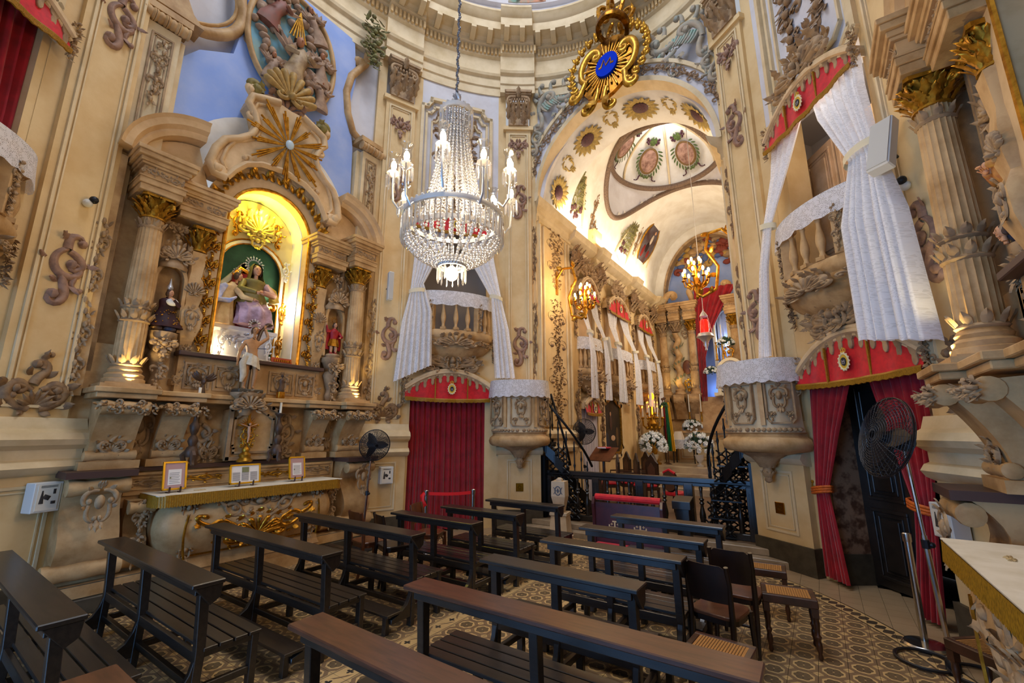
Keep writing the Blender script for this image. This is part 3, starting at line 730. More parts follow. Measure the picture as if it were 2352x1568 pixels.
for k in range(6):
    a = radians(72 + 60 * k); u = .66
    px, py, pz = 1.44 * cos(u) * cos(a), YC + 1.56 * cos(u) * sin(a), ZR + .0 + 1.15 * sin(u)
    nrm = Vector((-cos(a) * cos(u), -sin(a) * cos(u), -sin(u) * 1.2)).normalized(); up_ = Vector((0, 0, 1)); xx = (-nrm).cross(up_) ; xx = up_.cross(nrm).normalized(); zz = nrm.cross(xx)
    o = ob('painted_medallion', MD, va); o.matrix_local = Matrix(((xx.x, -nrm.x, zz.x, px), (xx.y, -nrm.y, zz.y, py), (xx.z, -nrm.z, zz.z, pz), (0, 0, 0, 1))) @ Matrix.Scale(.95, 4)
# stucco panels on the vault sides: boughs and a painting
def onvault(mesh, name, y, ang, s, twist=0.0, off=.02):
    a = radians(ang); x, z = 2.12 * cos(a), 7.15 + 2.9 * sin(a)
    n = Vector((-cos(a) / 2.12, 0, -sin(a) / 2.9)).normalized(); up_ = Vector((0, 1, 0)); tz = Vector((-2.12 * sin(a), 0, 2.9 * cos(a))).normalized()
    if x < 0: tz = -tz
    xx = (tz).cross(-n) * 1.0; xx = (-n).cross(tz)
    o = ob(name, mesh, va); o.matrix_local = Matrix(((xx.x, -n.x, tz.x, x + n.x * off), (xx.y, -n.y, tz.y, y + n.y * off), (xx.z, -n.z, tz.z, z + n.z * off), (0, 0, 0, 1))) @ Matrix.Rotation(twist, 4, 'Y') @ Matrix.Diagonal((*(s if hasattr(s, '__len__') else (s,) * 3), 1)); return o
leafg = mat('olive stucco boughs', '#7d7a45', .65, var='#5f5536', vscale=12)
for y, an, tw, s in ((10.05, 158, -.25, 1.25), (13.9, 155, .5, 1.25), (10.05, 22, .25, 1.2), (13.9, 25, -.5, 1.2)):
    onvault(orn('bough', [leafg, wine], False), 'bough', y, an - (4 if an > 90 else -4), (s * 1.1, s * .7, s * 1.2), tw, .04)
fm = MB(); frame_poly(fm, [(-.5, -.62), (.5, -.62), (.3, .6), (-.3, .6)], .06, .05); fmesh = fm.mesh('panel_frame', cream2, 0)
for y in (10.05, 13.9): onvault(fmesh, 'panel_frame', y, 157, (1.0, 1, 1.2), -.2 if y < 12 else .4)
pm = MB(); n = 20; P = [(.42 * cos(2 * pi * k / n) * (1 + .1 * cos(8 * pi * k / n)), .8 * sin(2 * pi * k / n) * (1 + .06 * cos(8 * pi * k / n))) for k in range(n)]
pm.extr(P, -.02, .01, 0); pm.relief(P + P[:2], .04, .8, mi=1); pm.ball((.06, -.03, .16), (.07, .02, .16), 8, 6, 2); pm.ball((.1, -.03, .4), (.045, .03, .055), 8, 6, 3); pm.ball((.0, -.03, -.12), (.1, .02, .16), 8, 6, 4); pm.ball((-.16, -.03, -.3), (.08, .02, .2), 8, 6, 5); pm.ball((.2, -.03, -.25), (.07, .02, .12), 8, 6, 5)
pmesh = pm.mesh('vault_painting', [mat('murky painting', '#4a2c24', .5, var='#6a6a72', vscale=2), goldm, mat('white surplice paint', '#c9b8a4', .6), mat('skin paint', '#b98a6a', .6), mat('black habit paint', '#2a1a18', .6), mat('crimson cloth paint', '#7a2018', .6)], 50)
onvault(pmesh, 'vault_painting', 15.55, 143, (1.35, 1, 1.25), .1, .06); onvault(fmesh, 'panel_frame', 15.6, 145, (1.5, 1, 1.9), .1)
for y, an in ((11.2, 168), (14.7, 160)): onvault(orn('garl', [carve], False, 26, .13, 5), 'ornament', y, an - 12, (.7, .5, 1.1))
put('pyr', [carve], va, (-1.98, 11.35, 7.75), (.6, .6, .8), rz=pi / 2)
m = MB(); m.extx([(-.2, 7.2), (.2, 7.2), (.26, 7.75), (-.26, 7.75)], -2.1, -1.86); part('bracket', m, cream, va, 0, loc=(0, 11.35, 0))
# end wall and its blue arch
m = MB(); m.box(-2.6, 2.6, 18.2, 18.5, 0, 10.4); we = part('wall_chancel_end', m, blue, None, 0, kind='structure', label='blue wall behind the high altar')
m = MB(); archring(m, 1.75, 2.12, 2.5, 2.9, 17.6, 18.2, 7.15); part('end_arch', m, white, we, 30)
m = MB(); archring(m, 1.68, 1.76, 2.42, 2.52, 17.55, 17.9, 7.15); part('end_arch_moulding', m, stone2, we, 30)
m = MB(); rr = random.Random(21)
for k in range(90):
    a = rr.uniform(.35, pi - .35); q = rr.uniform(.62, 1.0); x, z = 1.6 * q * cos(a), 7.3 + 2.35 * q * sin(a)
    if z < 8.3: continue
    if k % 3: m.ball((x, 18.1, z), (rr.uniform(.1, .22), .12, rr.uniform(.08, .18)), 8, 6, k % 5)
    else: sc(m, (x, z), rr.uniform(0, 360), [(.25, 2, 5), (.3, 8, 14)], (.05, .09, .04), y=18.12, mi=k % 5)
part('cloud_relief', m, [stone, stone2, mat('relief brick red', '#8a4030', .65), mat('relief blue', '#5a6a98', .65), mat('relief ochre', '#b8924a', .65)], we, 50)
# ---------------------------------------------------------------- side altars
def console(w, prof, vol=.0):                   # S shaped bracket: outline in y,z extruded along x, with rolled ends
    m = MB(); m.extx(prof, -w, w); return m
def sprof(d0, d1, z0, z1, back, n=14, belly=.12):   # S curve from (y=-d0,z0) to (y=-d1,z1)
    P = []
    for k in range(n + 1):
        u = k / n; P.append((-(d0 + (d1 - d0) * u + belly * sin(2 * pi * u)), z0 + (z1 - z0) * u))
    return [(back, z1), (back, z0)] + P
def roll(m, y, z, r, w, mi=0):                  # rolled scroll across x with turned ends
    m.lathe([(0, -w), (r * .6, -w), (r * .95, -w * .96), (r, -w * .8), (r * .8, -w * .45), (r * .92, -w * .1), (r * .92, w * .1), (r * .8, w * .45), (r, w * .8), (r * .95, w * .96), (r * .6, w), (0, w)], 14, mi=mi)
    k = 12 * 14; V0 = len(m.v) - k; m.v[V0:] = [(q[2], y + q[0], z + q[1]) for q in m.v[V0:]]
def column(root, X, Y, z0, z1, r, zc, gild, name='column', rings=True):
    c = ob(name, None, root, (X, Y, 0))
    m = MB(); m.lathe([(r * 1.45, z0), (r * 1.45, z0 + .05), (r * 1.3, z0 + .06), (r * 1.35, z0 + .1), (r * 1.1, z0 + .13), (r * 1.18, z0 + .16), (r * 1.0, z0 + .2)], 24); m.box(-r * 1.5, r * 1.5, -r * 1.5, r * 1.5, z0 - .04, z0); part('base', m, stone, c)
    m = MB(); H = z1 - z0
    m.lathe([(r * 1.0, z0 + .2), (r * 1.02, z0 + .3 * H), (r * .86, z1)], 40, flute=1, fd=.09); part('shaft', m, stone, c, 60)
    if rings:
        for zz, hh, k in ((z0 + .36 * H, .12, 10), (z0 + .44 * H, .10, 10), (z1 - .12, .1, 9), (z0 + .22, .12, 9)):
            g = MB(); rr = r * 1.0 if zz < z0 + .6 * H else r * .88
            g.lathe([(rr, zz - .02), (rr * 1.12, zz), (rr * 1.0, zz + .02)], 20)
            for i in range(k):
                a = 2 * pi * i / k; l = MB(); l.leaf((0, 0), pi / 2, hh, rr * .26, .25, 0, n=4); g.add(l, Matrix.Translation((rr * 1.02 * cos(a), rr * 1.02 * sin(a), zz)) @ Matrix.Rotation(a + pi / 2, 4, 'Z'))
            part('carved_ring', g, stone2, c, 50)
    part('capital', capital(r * .88, zc - z1), gild, c, 50, loc=(0, 0, z1)); return c
def entab(root, x0, x1, y0, y1, z0, z1, name='entablature', curve=0.0):
    H = z1 - z0; m = MB()
    for f0, f1, o in ((0, .16, 0), (.16, .3, .02), (.3, .34, .03), (.34, .62, -.01), (.62, .68, .025), (.68, .78, .045), (.78, .9, .085), (.9, 1.0, .105)):
        m.box(x0 - o, x1 + o, y0 - o, y1, z0 + f0 * H, z0 + f1 * H)
    p = part(name, m, stone, root, 0, bevel=.006)
    n = max(2, int((x1 - x0) / .22))
    for k in range(n): put('drop', stone2, p, (x0 + (k + .5) * (x1 - x0) / n, y0 + .005, z0 + .48 * H), (.26, .3, .26), rot=(0, pi / 2, 0), flip=k % 2 == 0)
    return p
def side_altar(name, label, loc, rz, full=True):
    R = thing(name, label, 'altar', loc, rz)
    # ground storey
    m = MB(); m.box(-2.05, 2.05, .18, .6, .0, 2.3); part('back_wall', m, stone, R, 0)
    m = MB(); m.box(-2.02, 2.02, -.28, .5, 0, .16); m.box(-1.98, 1.98, -.24, .5, .16, .3, 1); part('plinth', m, [darkstone, stone], R, 0, bevel=.008)
    for sg in (-1, 1):
        m = MB(); m.extx([(.2, .3), (.2, 1.42)] + [(-(.10 + .22 * u + .14 * sin(2 * pi * u * .95 + .2)), .42 + 1.0 * u) for u in [k / 16 for k in range(16, -1, -1)]] + [(-.12, .3)], -.25, .25)
        c = part('console', m, stone, R, 40, loc=(sg * 1.68, 0, 0))
        m = MB(); roll(m, -.2, .44, .1, .33); part('roll', m, stone, c); m = MB(); roll(m, -.3, 1.3, .09, .27); part('roll', m, stone, c)
        put('cart', stone2, c, (0, -.41, 1.1), (.42, .4, .5)); put('pyr', stone2, c, (0, -.13, .62), (.5, .5, .3))
        m = MB(); m.box(-.3, .3, -.4, .2, 1.40, 1.47); part('ledge', m, mat('dark altar ledge', '#4a332c', .5), R, 0, loc=(sg * 1.68, 0, 0))
    m = MB(); m.box(-1.42, 1.42, .02, .25, 1.42, 1.47); part('ledge', m, MATS['dark altar ledge'], R, 0)
    m = MB(); m.box(-1.4, 1.4, .06, .25, 1.0, 1.42); panel(m, -1.38, 1.38, 1.14, 1.4, .06, .03, .03); part('frieze', m, stone, R, 0)
    for x, k, mm in ((-1.15, 0, stone2), (-.55, 1, goldm), (.42, 0, goldm), (1.1, 1, stone2)): put('drop', mm, R, (x, .05, 1.28), (.22, .4, .55), k, rot=(0, pi / 2, 0))
    # bombe front of the mensa
    m = MB(); rings = []; NN = 18
    for k in range(NN + 1):
        u = k / NN; z = .3 + .82 * u; sw = .16 * sin(pi * (u * 1.15 - .1)) + .10 * u; hx = .96 + sw * .75; y = -.28 - sw * .9
        rings.append([(-hx, .1, z), (-hx, y + .12, z), (-hx + .05, y + .04, z), (-hx + .13, y, z), (hx - .13, y, z), (hx - .05, y + .04, z), (hx, y + .12, z), (hx, .1, z)])
    m.loft(rings, True, True); me = part('mensa', m, stone, R, 45)
    m = MB(); m.box(-1.0, 1.0, -.34, .1, .16, .24); m.box(-1.04, 1.04, -.38, .1, .0, .16); m.extx([(-.36, .24), (-.3, .3), (-.28, .36), (.1, .36), (.1, .24)], -.98, .98); part('mensa_base', m, stone, me, 0)
    m = MB(); m.box(-1.18, 1.18, -.5, .1, 1.10, 1.15); part('mensa_slab', m, stone, me, 0, bevel=.012)
    def ym(z): u = (z - .3) / .82; return -.28 - (.16 * sin(pi * (u * 1.15 - .1)) + .10 * u) * .9 - .002
    for sg in (-1, 1):
        put('drop', stone2, me, (sg * .34, ym(.88), .88), (.5, .5, .62), sg > 0, rot=(0, sg * .9, 0)); put('drop', gold if full else stone2, me, (sg * .42, ym(.66), .66), (.6, .7, .95), sg > 0, rot=(0, sg * 1.15, 0)); put('cart', stone2, me, (sg * .84, ym(.96), .96), (.26, .5, .28)); put('cart', stone2, me, (sg * .8, ym(.46) , .46), (.26, .5, .26)); put('drop', gold if full else stone2, me, (sg * .25, ym(.5), .52), (.4, .6, .7), sg < 0, rot=(0, sg * 1.4, 0))
        P = [(sg * (.84 + .03 * sin(u * 3)), .4 + .5 * u) for u in (0, .25, .5, .75, 1)]
        m = MB(); m.relief(P, .014, 1.2, 4, y=ym(.75)); part('gilt_fillet', m, gold, me)
    put('crest', gold if full else stone2, me, (0, ym(.62), .64), (.62, .6, .4)); put('pend', stone2, me, (0, ym(.95), .92), (.7, .5, .4))
    m = MB(); m.relief([(-.82, .4), (0, .385), (.82, .4)], .013, 1, 4, y=ym(.4)); part('gilt_fillet', m, gold, me)
    for sg in (-1, 1):                          # scrolled cheeks either side of the mensa
        m = MB(); m.extx([(.15, .3), (.15, 1.1)] + [(-(.02 + .16 * u + .1 * sin(2 * pi * u)), .3 + .8 * u) for u in [k / 12 for k in range(12, -1, -1)]], -.11, .11)
        q = part('cheek', m, stone, R, 40, loc=(sg * 1.24, 0, 0)); put('garl', stone2, q, (0, -.22, .75), (.5, .5, .7), args=(26, .13, 5)); m = MB(); roll(m, -.12, .42, .07, .13); part('roll', m, stone, q); m = MB(); roll(m, -.2, 1.02, .07, .13); part('roll', m, stone, q)
    # predella: four volute consoles, tabernacle panel, ledges
    for X, y in ((-1.58, -.02), (-1.0, .1), (1.0, .1), (1.58, -.02)):
        w = .2 if abs(X) > 1.3 else .15
        m = MB(); m.extx([(.3, 1.56), (.3, 2.26)] + [(y - (.02 + .3 * u ** 1.6), 1.62 + .6 * u) for u in [k / 10 for k in range(10, -1, -1)]] + [(y - .06, 1.56)], -w, w)
        c = part('console', m, stone, R, 40, loc=(X, 0, 0))
        m = MB(); roll(m, y - .3, 2.16, .085, w * 1.15); part('roll', m, stone, c); m = MB(); roll(m, y - .04, 1.62, .06, w * 1.2); part('roll', m, stone, c)
        put('garl', stone2, c, (0, y - .36, 2.17), (.5, .9, .55), args=(26, .13, 5), rot=(0, pi / 2, 0)); put('pyr', stone2, c, (0, y - .06, 1.78), (.34, .5, .34))
        m = MB(); m.box(-w - .07, w + .07, y - .1, .3, 1.47, 1.56); part('console_foot', m, stone, c, 0)
    for X in (-1.29, 1.29): put('cart', stone2, R, (X, .17, 1.9), (.45, .6, .6))
    for sg in (-1, 1):
        put('drop', stone2, R, (sg * .62, .16, 1.86), (.65, .9, .75), sg > 0); put('pyr', stone2, R, (sg * .5, .14, 1.68), (.3, .6, .4))
    m = MB(); P = [(-.36, 1.52), (-.36, 2.2), (-.26, 2.24), (-.22, 2.34), (-.1, 2.38), (0, 2.46), (.1, 2.38), (.22, 2.34), (.26, 2.24), (.36, 2.2), (.36, 1.52)]
    m.extr(P, .0, .2); t = part('tabernacle_door', m, stone, R, 0); m = MB(); frame_poly(m, [(x * .92, z) for x, z in P], .05, .05); Q = [(-.25, 1.6), (-.25, 1.66), (-.27, 1.7), (-.27, 2.08), (-.18, 2.14), (0, 2.26), (.18, 2.14), (.27, 2.08), (.27, 1.7), (.25, 1.66), (.25, 1.6)]; frame_poly(m, Q, .03, .03); part('moulding', m, stone2, t, 0)
    m = MB()
    for x0, x1, yy in ((-1.86, -1.3, -.34), (-1.28, -.72, -.2), (-.72, .72, -.1), (.72, 1.28, -.2), (1.3, 1.86, -.34)):
        m.box(x0, x1, yy, .4, 2.27, 2.33); m.box(x0 - .03, x1 + .03, yy - .04, .4, 2.33, 2.39)
    part('ledge', m, stone, R, 0, bevel=.008)
    m = MB(); m.box(-2.05, 2.05, .2, .55, 2.3, 2.95); m.box(-1.02, 1.02, .1, .3, 2.39, 2.9); part('predella', m, stone, R, 0)
    m = MB(); m.box(-1.05, 1.05, .0, .3, 2.9, 2.96); part('ledge', m, MATS['dark altar ledge'], R, 0, bevel=.008)
    for X, w in ((-.78, .16), (-.38, .2), (.38, .2), (.78, .16)):
        m = MB(); panel(m, X - w, X + w, 2.46, 2.82, .1, .025, .02); p = part('panel_mould', m, stone2, R, 0); put('cart', stone2, p, (X, .09, 2.64), (.34, .4, .34))
    # columns
    NX, NY = (1.24, 0.0) if full else (1.12, .16)
    for sg in (-1, 1):
        m = MB(); a, b = sorted((sg * 1.0, sg * 2.05)); m.box(a, b, .30 + NY, .42 + NY, 2.9, 5.4); part('back_panel', m, stone, R, 0)
        for q in (1.06, 1.40, 1.46, 1.86):
            m = MB(); m.box(sg * q - .022, sg * q + .022, .20, .32 + NY, 2.6, 4.9); part('moulding_strip', m, stone2, R, 0)
        m = MB(); m.box(-.26, .26, -.26, .4, 2.39, 2.44); part('pedestal', m, stone, R, 0, loc=(sg * 1.57, 0, 0))
        column(R, sg * 1.57, 0, 2.46, 4.60, .142, 4.90, goldm)
        c = ob('term', None, R, (sg * .95, .22, 0), scale=(.86, .86, 1))    # tapering herm pilaster with volutes and gilt capital
        m = MB(); rings = []
        for z, w in ((2.5, .14), (2.58, .14), (2.6, .09), (2.75, .1), (2.9, .08), (3.1, .10), (3.3, .17), (3.5, .18), (3.62, .11), (3.75, .14), (3.95, .13), (4.1, .10), (4.4, .13)):
            rings.append([(-w, .2, z), (-w, -w * .6, z), (-w * .8, -w * .9, z), (w * .8, -w * .9, z), (w, -w * .6, z), (w, .2, z)])
        m.loft(rings, True, True); part('shaft', m, stone, c, 40)
        put('cart', stone2, c, (0, -.16, 3.42), (.3, .4, .36)); put('shell', stone2, c, (0, -.12, 3.85), (.24, .5, .22)); put('pend', stone2, c, (0, -.1, 2.95), (.22, .4, .3)); put('pyr', stone2, c, (0, -.12, 2.62), (.3, .5, .28))
        part('capital', capital(.115, .36), goldm, c, 50, loc=(0, 0, 4.42))
        # niche between column and term, with bracket and canopy
        m = MB(); m.lathe([(.05, 2.42), (.07, 2.5), (.045, 2.6), (.1, 2.78), (.13, 2.86), (.09, 2.93), (.15, 3.08), (.17, 3.1), (.17, 3.17)], 14, (sg * NX, .12 + NY, 0)); b = part('bracket', m, stone2, R, 50); put('garl', stone2, b, (sg * NX, NY, 2.78), (.6, .6, .7), args=(26, .13, 5)); put('pend', stone2, b, (sg * NX, NY - .04, 2.97), (.4, .4, .28))
        m = MB(); archring(m, .15, .19, .2, .26, .1, .22, 3.9, 12); m.box(-.19, -.15, .1, .22, 3.2, 3.9); m.box(.15, .19, .1, .22, 3.2, 3.9); part('niche_frame', m, stone, R, 0, loc=(sg * NX, NY, 0))
        m = MB(); m.lathe([(.17, 0), (.18, .05), (.13, .12), (.1, .2), (.05, .28), (.02, .36)], 12, a0=pi, a1=2 * pi); cp = part('canopy', m, stone2, R, 50, loc=(sg * NX, .17 + NY, 4.05)); put('crest', stone2, cp, (0, -.14, .22), (.34, .4, .3))
        put('pend', stone2, R, (sg * NX, .15 + NY, 4.62), (.32, .4, .3))
        # gilt garland beside the opening
        for k in range(7 if full else 0): put('pend', gold, R, (sg * (.80 if full else .8), .16, 3.12 + .28 * k), (.26, .55, .36), name='gilt_flower')
        # entablatures
        entab(R, sg * 1.57 - .23, sg * 1.57 + .23, -.20, .4, 4.90, 5.45); entab(R, min(sg * .72, sg * 1.3), max(sg * .72, sg * 1.3), -.02, .4, 4.80, 5.30)
        m = MB(); m.box(sg * 2.0 - .1, sg * 2.0 + .1, .1, .5, 2.3, 5.4); part('end_strip', m, stone, R, 0); put('garl', stone2, R, (sg * 2.02, .08, 3.9), (.6, .7, 1.1), args=(26, .13, 5)); put('garl', stone2, R, (sg * 2.02, .08, 2.8), (.6, .7, 1.0), args=(26, .13, 5))
        # broken segmental pediment
        m = MB(); pr = [(0, 0), (.05, -.03), (.08, -.03), (.12, -.1), (.2, -.12), (.24, -.16), (.24, .3), (0, .3)]; rings = []
        for k in range(13):
            a = radians(178 - 84 * k / 12); rings.append([(sg * (-(.74 + q) * cos(a) + 1.06), y + .04, 5.45 + (.60 + q) * sin(a)) for q, y in pr])
        m.loft(rings, True, True); part('pediment_arc', m, mat('warm cream stone', '#d8b789', .6, var='#c39f70', vscale=3), R, 25, recalc=True)
        m = MB(); P = [(sg * 1.8, 5.45)] + [(sg * (1.06 + .72 * cos(radians(a))), 5.45 + .58 * sin(radians(a))) for a in range(4, 91, 8)] + [(sg * .9, 5.3)]; m.extr(P, .22, .4); part('tympanum', m, MATS['warm cream stone'], R, 0, recalc=True)
    # niche
    m = MB(); N = 16
    def arc(r, zc, n=N): return [(r * cos(pi * k / n), zc + r * sin(pi * k / n)) for k in range(n + 1)]
    P = [(-.72, 2.96)] + arc(.72, 5.16)[::-1] + [(.72, 2.96)]; Q = [(-1.06, 2.96), (-1.06, 5.2)] + [(1.06 * cos(pi * k / N), 5.2 + .95 * sin(pi * k / N)) for k in range(N, -1, -1)] + [(1.06, 2.96)]
    m = MB(); inn = [(-.66, 2.96)] + arc(.66, 5.16)[::-1] + [(.66, 2.96)]; out = [(-1.0, 2.96)] + [(1.0 * cos(pi * k / N), 5.16 + .98 * sin(pi * k / N)) for k in range(N, -1, -1)] + [(1.0, 2.96)]
    m.loft([[(x, .18, z) for x, z in out], [(x, .18, z) for x, z in inn], [(x, .4, z) for x, z in inn]], False, False); part('niche_surround', m, MATS['warm cream stone'], R, 20)
    m = MB(); m.relief(inn, .03, .9, 5, y=.18); part('gilt_fringe', m, gold, R)
    m = MB()
    for k in range(22):
        a = pi * (k + .5) / 22; m.leaf((.86 * cos(a), 5.2 + .84 * sin(a)), a + (.9 if k % 2 else -.9), .16, .05, .4, .5, y=.16, n=4); m.leaf((.82 * cos(a), 5.2 + .8 * sin(a)), a + pi / 2, .14, .045, .3, -.4, y=.14, n=4)
    part('gilt_garland', m, goldm, R, 50)
    ygold = mat('gilt niche plaster', '#d2a424', .4, .3, var='#b9861a', vscale=6)
    m = MB(); m.loft([[(x * .98, .4, z) for x, z in inn], [(x * .98, .95, z) for x, z in inn]], False, False); m.extr([(x, z) for x, z in inn], .95, 1.0, 0); part('niche_vault', m, white, R, 40)
    m = MB(); N2 = 14; hr = [(-.66, 4.9)] + arc(.66, 5.16)[::-1] + [(.66, 4.9)]; gi = [(.42 * cos(pi * k / 14), 4.55 + .5 * sin(pi * k / 14)) for k in range(14, -1, -1)]
    m.loft([[(a[0], .72, a[1]) for a in [(-.655, 3.0), (-.655, 4.6)] + arc(.655, 5.14)[::-1] + [(.655, 4.6), (.655, 3.0)]], [(b[0], .72, b[1]) for b in [(-.52, 3.0), (-.52, 4.5)] + [(.52 * cos(pi * k / 16), 4.55 + .5 * sin(pi * k / 16)) for k in range(16, -1, -1)] + [(.52, 4.5), (.52, 3.0)]]], False, False); part('inner_arch', m, [mat('lamp yellowed niche plaster', '#ecd9a0', .5) if full else white], R, 20)  # white arch in the lit niche: the lamp's yellow is put into its colour
    m = MB(); gr = [(-.54, 3.0)] + [(.54 * cos(pi * k / 16), 4.55 + .52 * sin(pi * k / 16)) for k in range(16, -1, -1)] + [(.54, 3.0)]; m.extr(gr, .86, .9); part('niche_back', m, mat('green niche plaster', '#3c6b52', .65, var='#2f5a45', vscale=4), R, 0)
    m = MB(); m.relief([(-.52, 3.0)] + [(.52 * cos(pi * k / 16), 4.55 + .5 * sin(pi * k / 16)) for k in range(16, -1, -1)] + [(.52, 3.0)], .035, .8, 5, y=.72); part('inner_arch_moulding', m, white, R, 40)
    m = MB(); m.relief([(-.565, 3.0)] + [(.565 * cos(pi * k / 16), 4.55 + .545 * sin(pi * k / 16)) for k in range(16, -1, -1)] + [(.565, 3.0)], .016, 1.2, 5, y=.71); m.relief([(-.485, 3.0)] + [(.485 * cos(pi * k / 16), 4.55 + .465 * sin(pi * k / 16)) for k in range(16, -1, -1)] + [(.485, 3.0)], .012, 1.2, 5, y=.71); part('gilt_fillet', m, gold, R, 40)
    for sg in (-1, 1):
        put('drop', [gold], R, (sg * .34, .66, 5.3), (.45, .6, .5), sg > 0); put('cart', gold, R, (sg * .56, .68, 3.9), (.16, .5, .4)); put('cart', gold, R, (sg * .56, .68, 3.3), (.16, .5, .4)); put('drop', white, R, (sg * .55, .66, 4.7), (.3, .6, .4), sg > 0)
    put('crest', [mat('pale gilt carving', '#d9c268', .45, .3)], R, (0, .64, 5.35), (.5, .6, .5)); put('cart', [MATS['pale gilt carving']], R, (0, .64, 5.05), (.36, .6, .3))
    if full:
        m = MB(); P = [(-.46, 4.12), (-.1, 4.62), (.3, 4.02), (.46, 4.1)]; frame_poly(m, P, .09, .1, .86, False); part('gable_moulding', m, white, R, 0); m = MB(); frame_poly(m, [(x, z - .07) for x, z in P], .02, .12, .86, False); part('gilt_fillet', m, gold, R, 0)
    m = MB(); m.extr([(1.42 * cos(pi * k / 24), 5.55 + 1.5 * sin(pi * k / 24)) for k in range(25)] + [(-1.42, 5.3), (-1.1, 5.3)] + [(1.08 * cos(pi * k / 24), 5.35 + 1.0 * sin(pi * k / 24)) for k in range(24, -1, -1)] + [(1.42, 5.3)], .26, .34); part('lunette', m, white, R, 0, recalc=True)
    # scrolled gable with sunburst
    pw = MATS['warm cream stone']
    half = [(0, 7.32), (.2, 7.34), (.42, 7.26), (.62, 7.18), (.66, 7.02), (.56, 6.9), (.5, 6.72), (.56, 6.5), (.72, 6.34), (.9, 6.22), (1.0, 6.02), (1.06, 5.75), (.98, 5.62), (.82, 5.62), (.72, 5.8), (.58, 5.98), (.36, 6.1), (0, 6.16)]
    P = [(x, z) for x, z in half] + [(-x, z) for x, z in half[-2:0:-1]]
    m = MB(); m.extr(P[::-1], .0, .3); g = part('gable', m, pw, R, 0, recalc=True)
    for sg in (-1, 1):
        m = MB(); H = [(sg * x, z) for x, z in half]
        m.relief(H[1:14], .06, 1.3, 6, y=.0); m.relief([(sg * x * .86, 6.55 + (z - 6.55) * .86) for x, z in half[2:13]], .03, 1.2, 5, y=.0); m.relief([(x, z) for x, z in H[13:]], .05, 1.2, 5, y=.0)
        sc(m, (sg * .62, 7.18), 20 if sg > 0 else 160, [(.12, 6 * sg, 8 * sg), (.3, 14 * sg, 24 * sg)], (.05, .06, .03)); sc(m, (sg * 1.0, 5.8), -70 if sg > 0 else 250, [(.16, -4 * sg, -8 * sg), (.3, -14 * sg, -22 * sg)], (.06, .07, .04)); sc(m, (sg * .52, 6.9), -110 if sg > 0 else 290, [(.1, 8 * sg, 10 * sg), (.2, 14 * sg, 24 * sg)], (.03, .045, .02)); sc(m, (sg * .58, 5.98), 160 if sg > 0 else 20, [(.12, -6 * sg, -10 * sg), (.15, -16 * sg, -26 * sg)], (.03, .04, .02))
        part('scroll_moulding', m, pw, g, 50)
        m = MB(); sc(m, (sg * .5, 7.3), 75 if sg > 0 else 105, [(.14, -2 * sg, -6 * sg), (.28, -12 * sg, -20 * sg)], (.06, .07, .04)); m.leaf((sg * .5, 7.3), radians(90), .2, .06, .3, -sg * .6, lobes=1); part('acroterion', m, mat('olive stucco', '#8a7a3a', .6, var='#6a5c2c', vscale=9), g, 50)
    m = MB(); rnd = random.Random(5)
    for k in range(15):
        a = 2 * pi * k / 15 + .1; L = (.60, .74, .56, .68)[k % 4]
        for d, l2 in ((-.062, .84), (0, 1.0), (.062, .9)):
            b = a + d; P = [(cos(b) * q, 6.62 + sin(b) * q) for q in (.06, L * l2 * .5, L * l2)]; m.relief(P, [.005, .015, .018], 1.2, 4, y=-.06)
    b = part('sunburst', m, gold, g, 30); m = MB(); m.ball((0, -.1, 6.62), (.07, .04, .085), 12, 8); part('dove_boss', m, mat('pale blue enamel', '#b9c8cc', .4), b)
    return R
AL = side_altar('side_altar', 'tall carved side altar with gilt sunburst gable and a lit niche', (-4.0, 3.2, 0), pi / 2)
AR = side_altar('side_altar', 'carved side altar beside the tall fan, with gilt capitals over fluted columns', (4.0, 3.2, 0), -pi / 2, False)
# lamps hidden in the niche and behind the column feet
light('niche_lamp', 'POINT', (-4.50, 3.2, 5.5), 30, (1, .84, .08), .05); light('niche_lamp_low', 'POINT', (-4.5, 3.72, 4.0), 20, (1, .84, .58), .05); light('niche_lamp_side', 'POINT', (-4.35, 2.68, 3.1), 10, (1, .84, .58), .05)
for X in (1.63, 4.77): light('column_uplight', 'SPOT', (-3.74, X, 2.45), 30, (1, .75, .3), .02, (radians(180 - 8), radians(-14), 0), spot=80)
light('column_uplight', 'SPOT', (3.74, 4.77, 2.45), 30, (1, .78, .35), .02, (radians(180 - 8), radians(14), 0), spot=80)
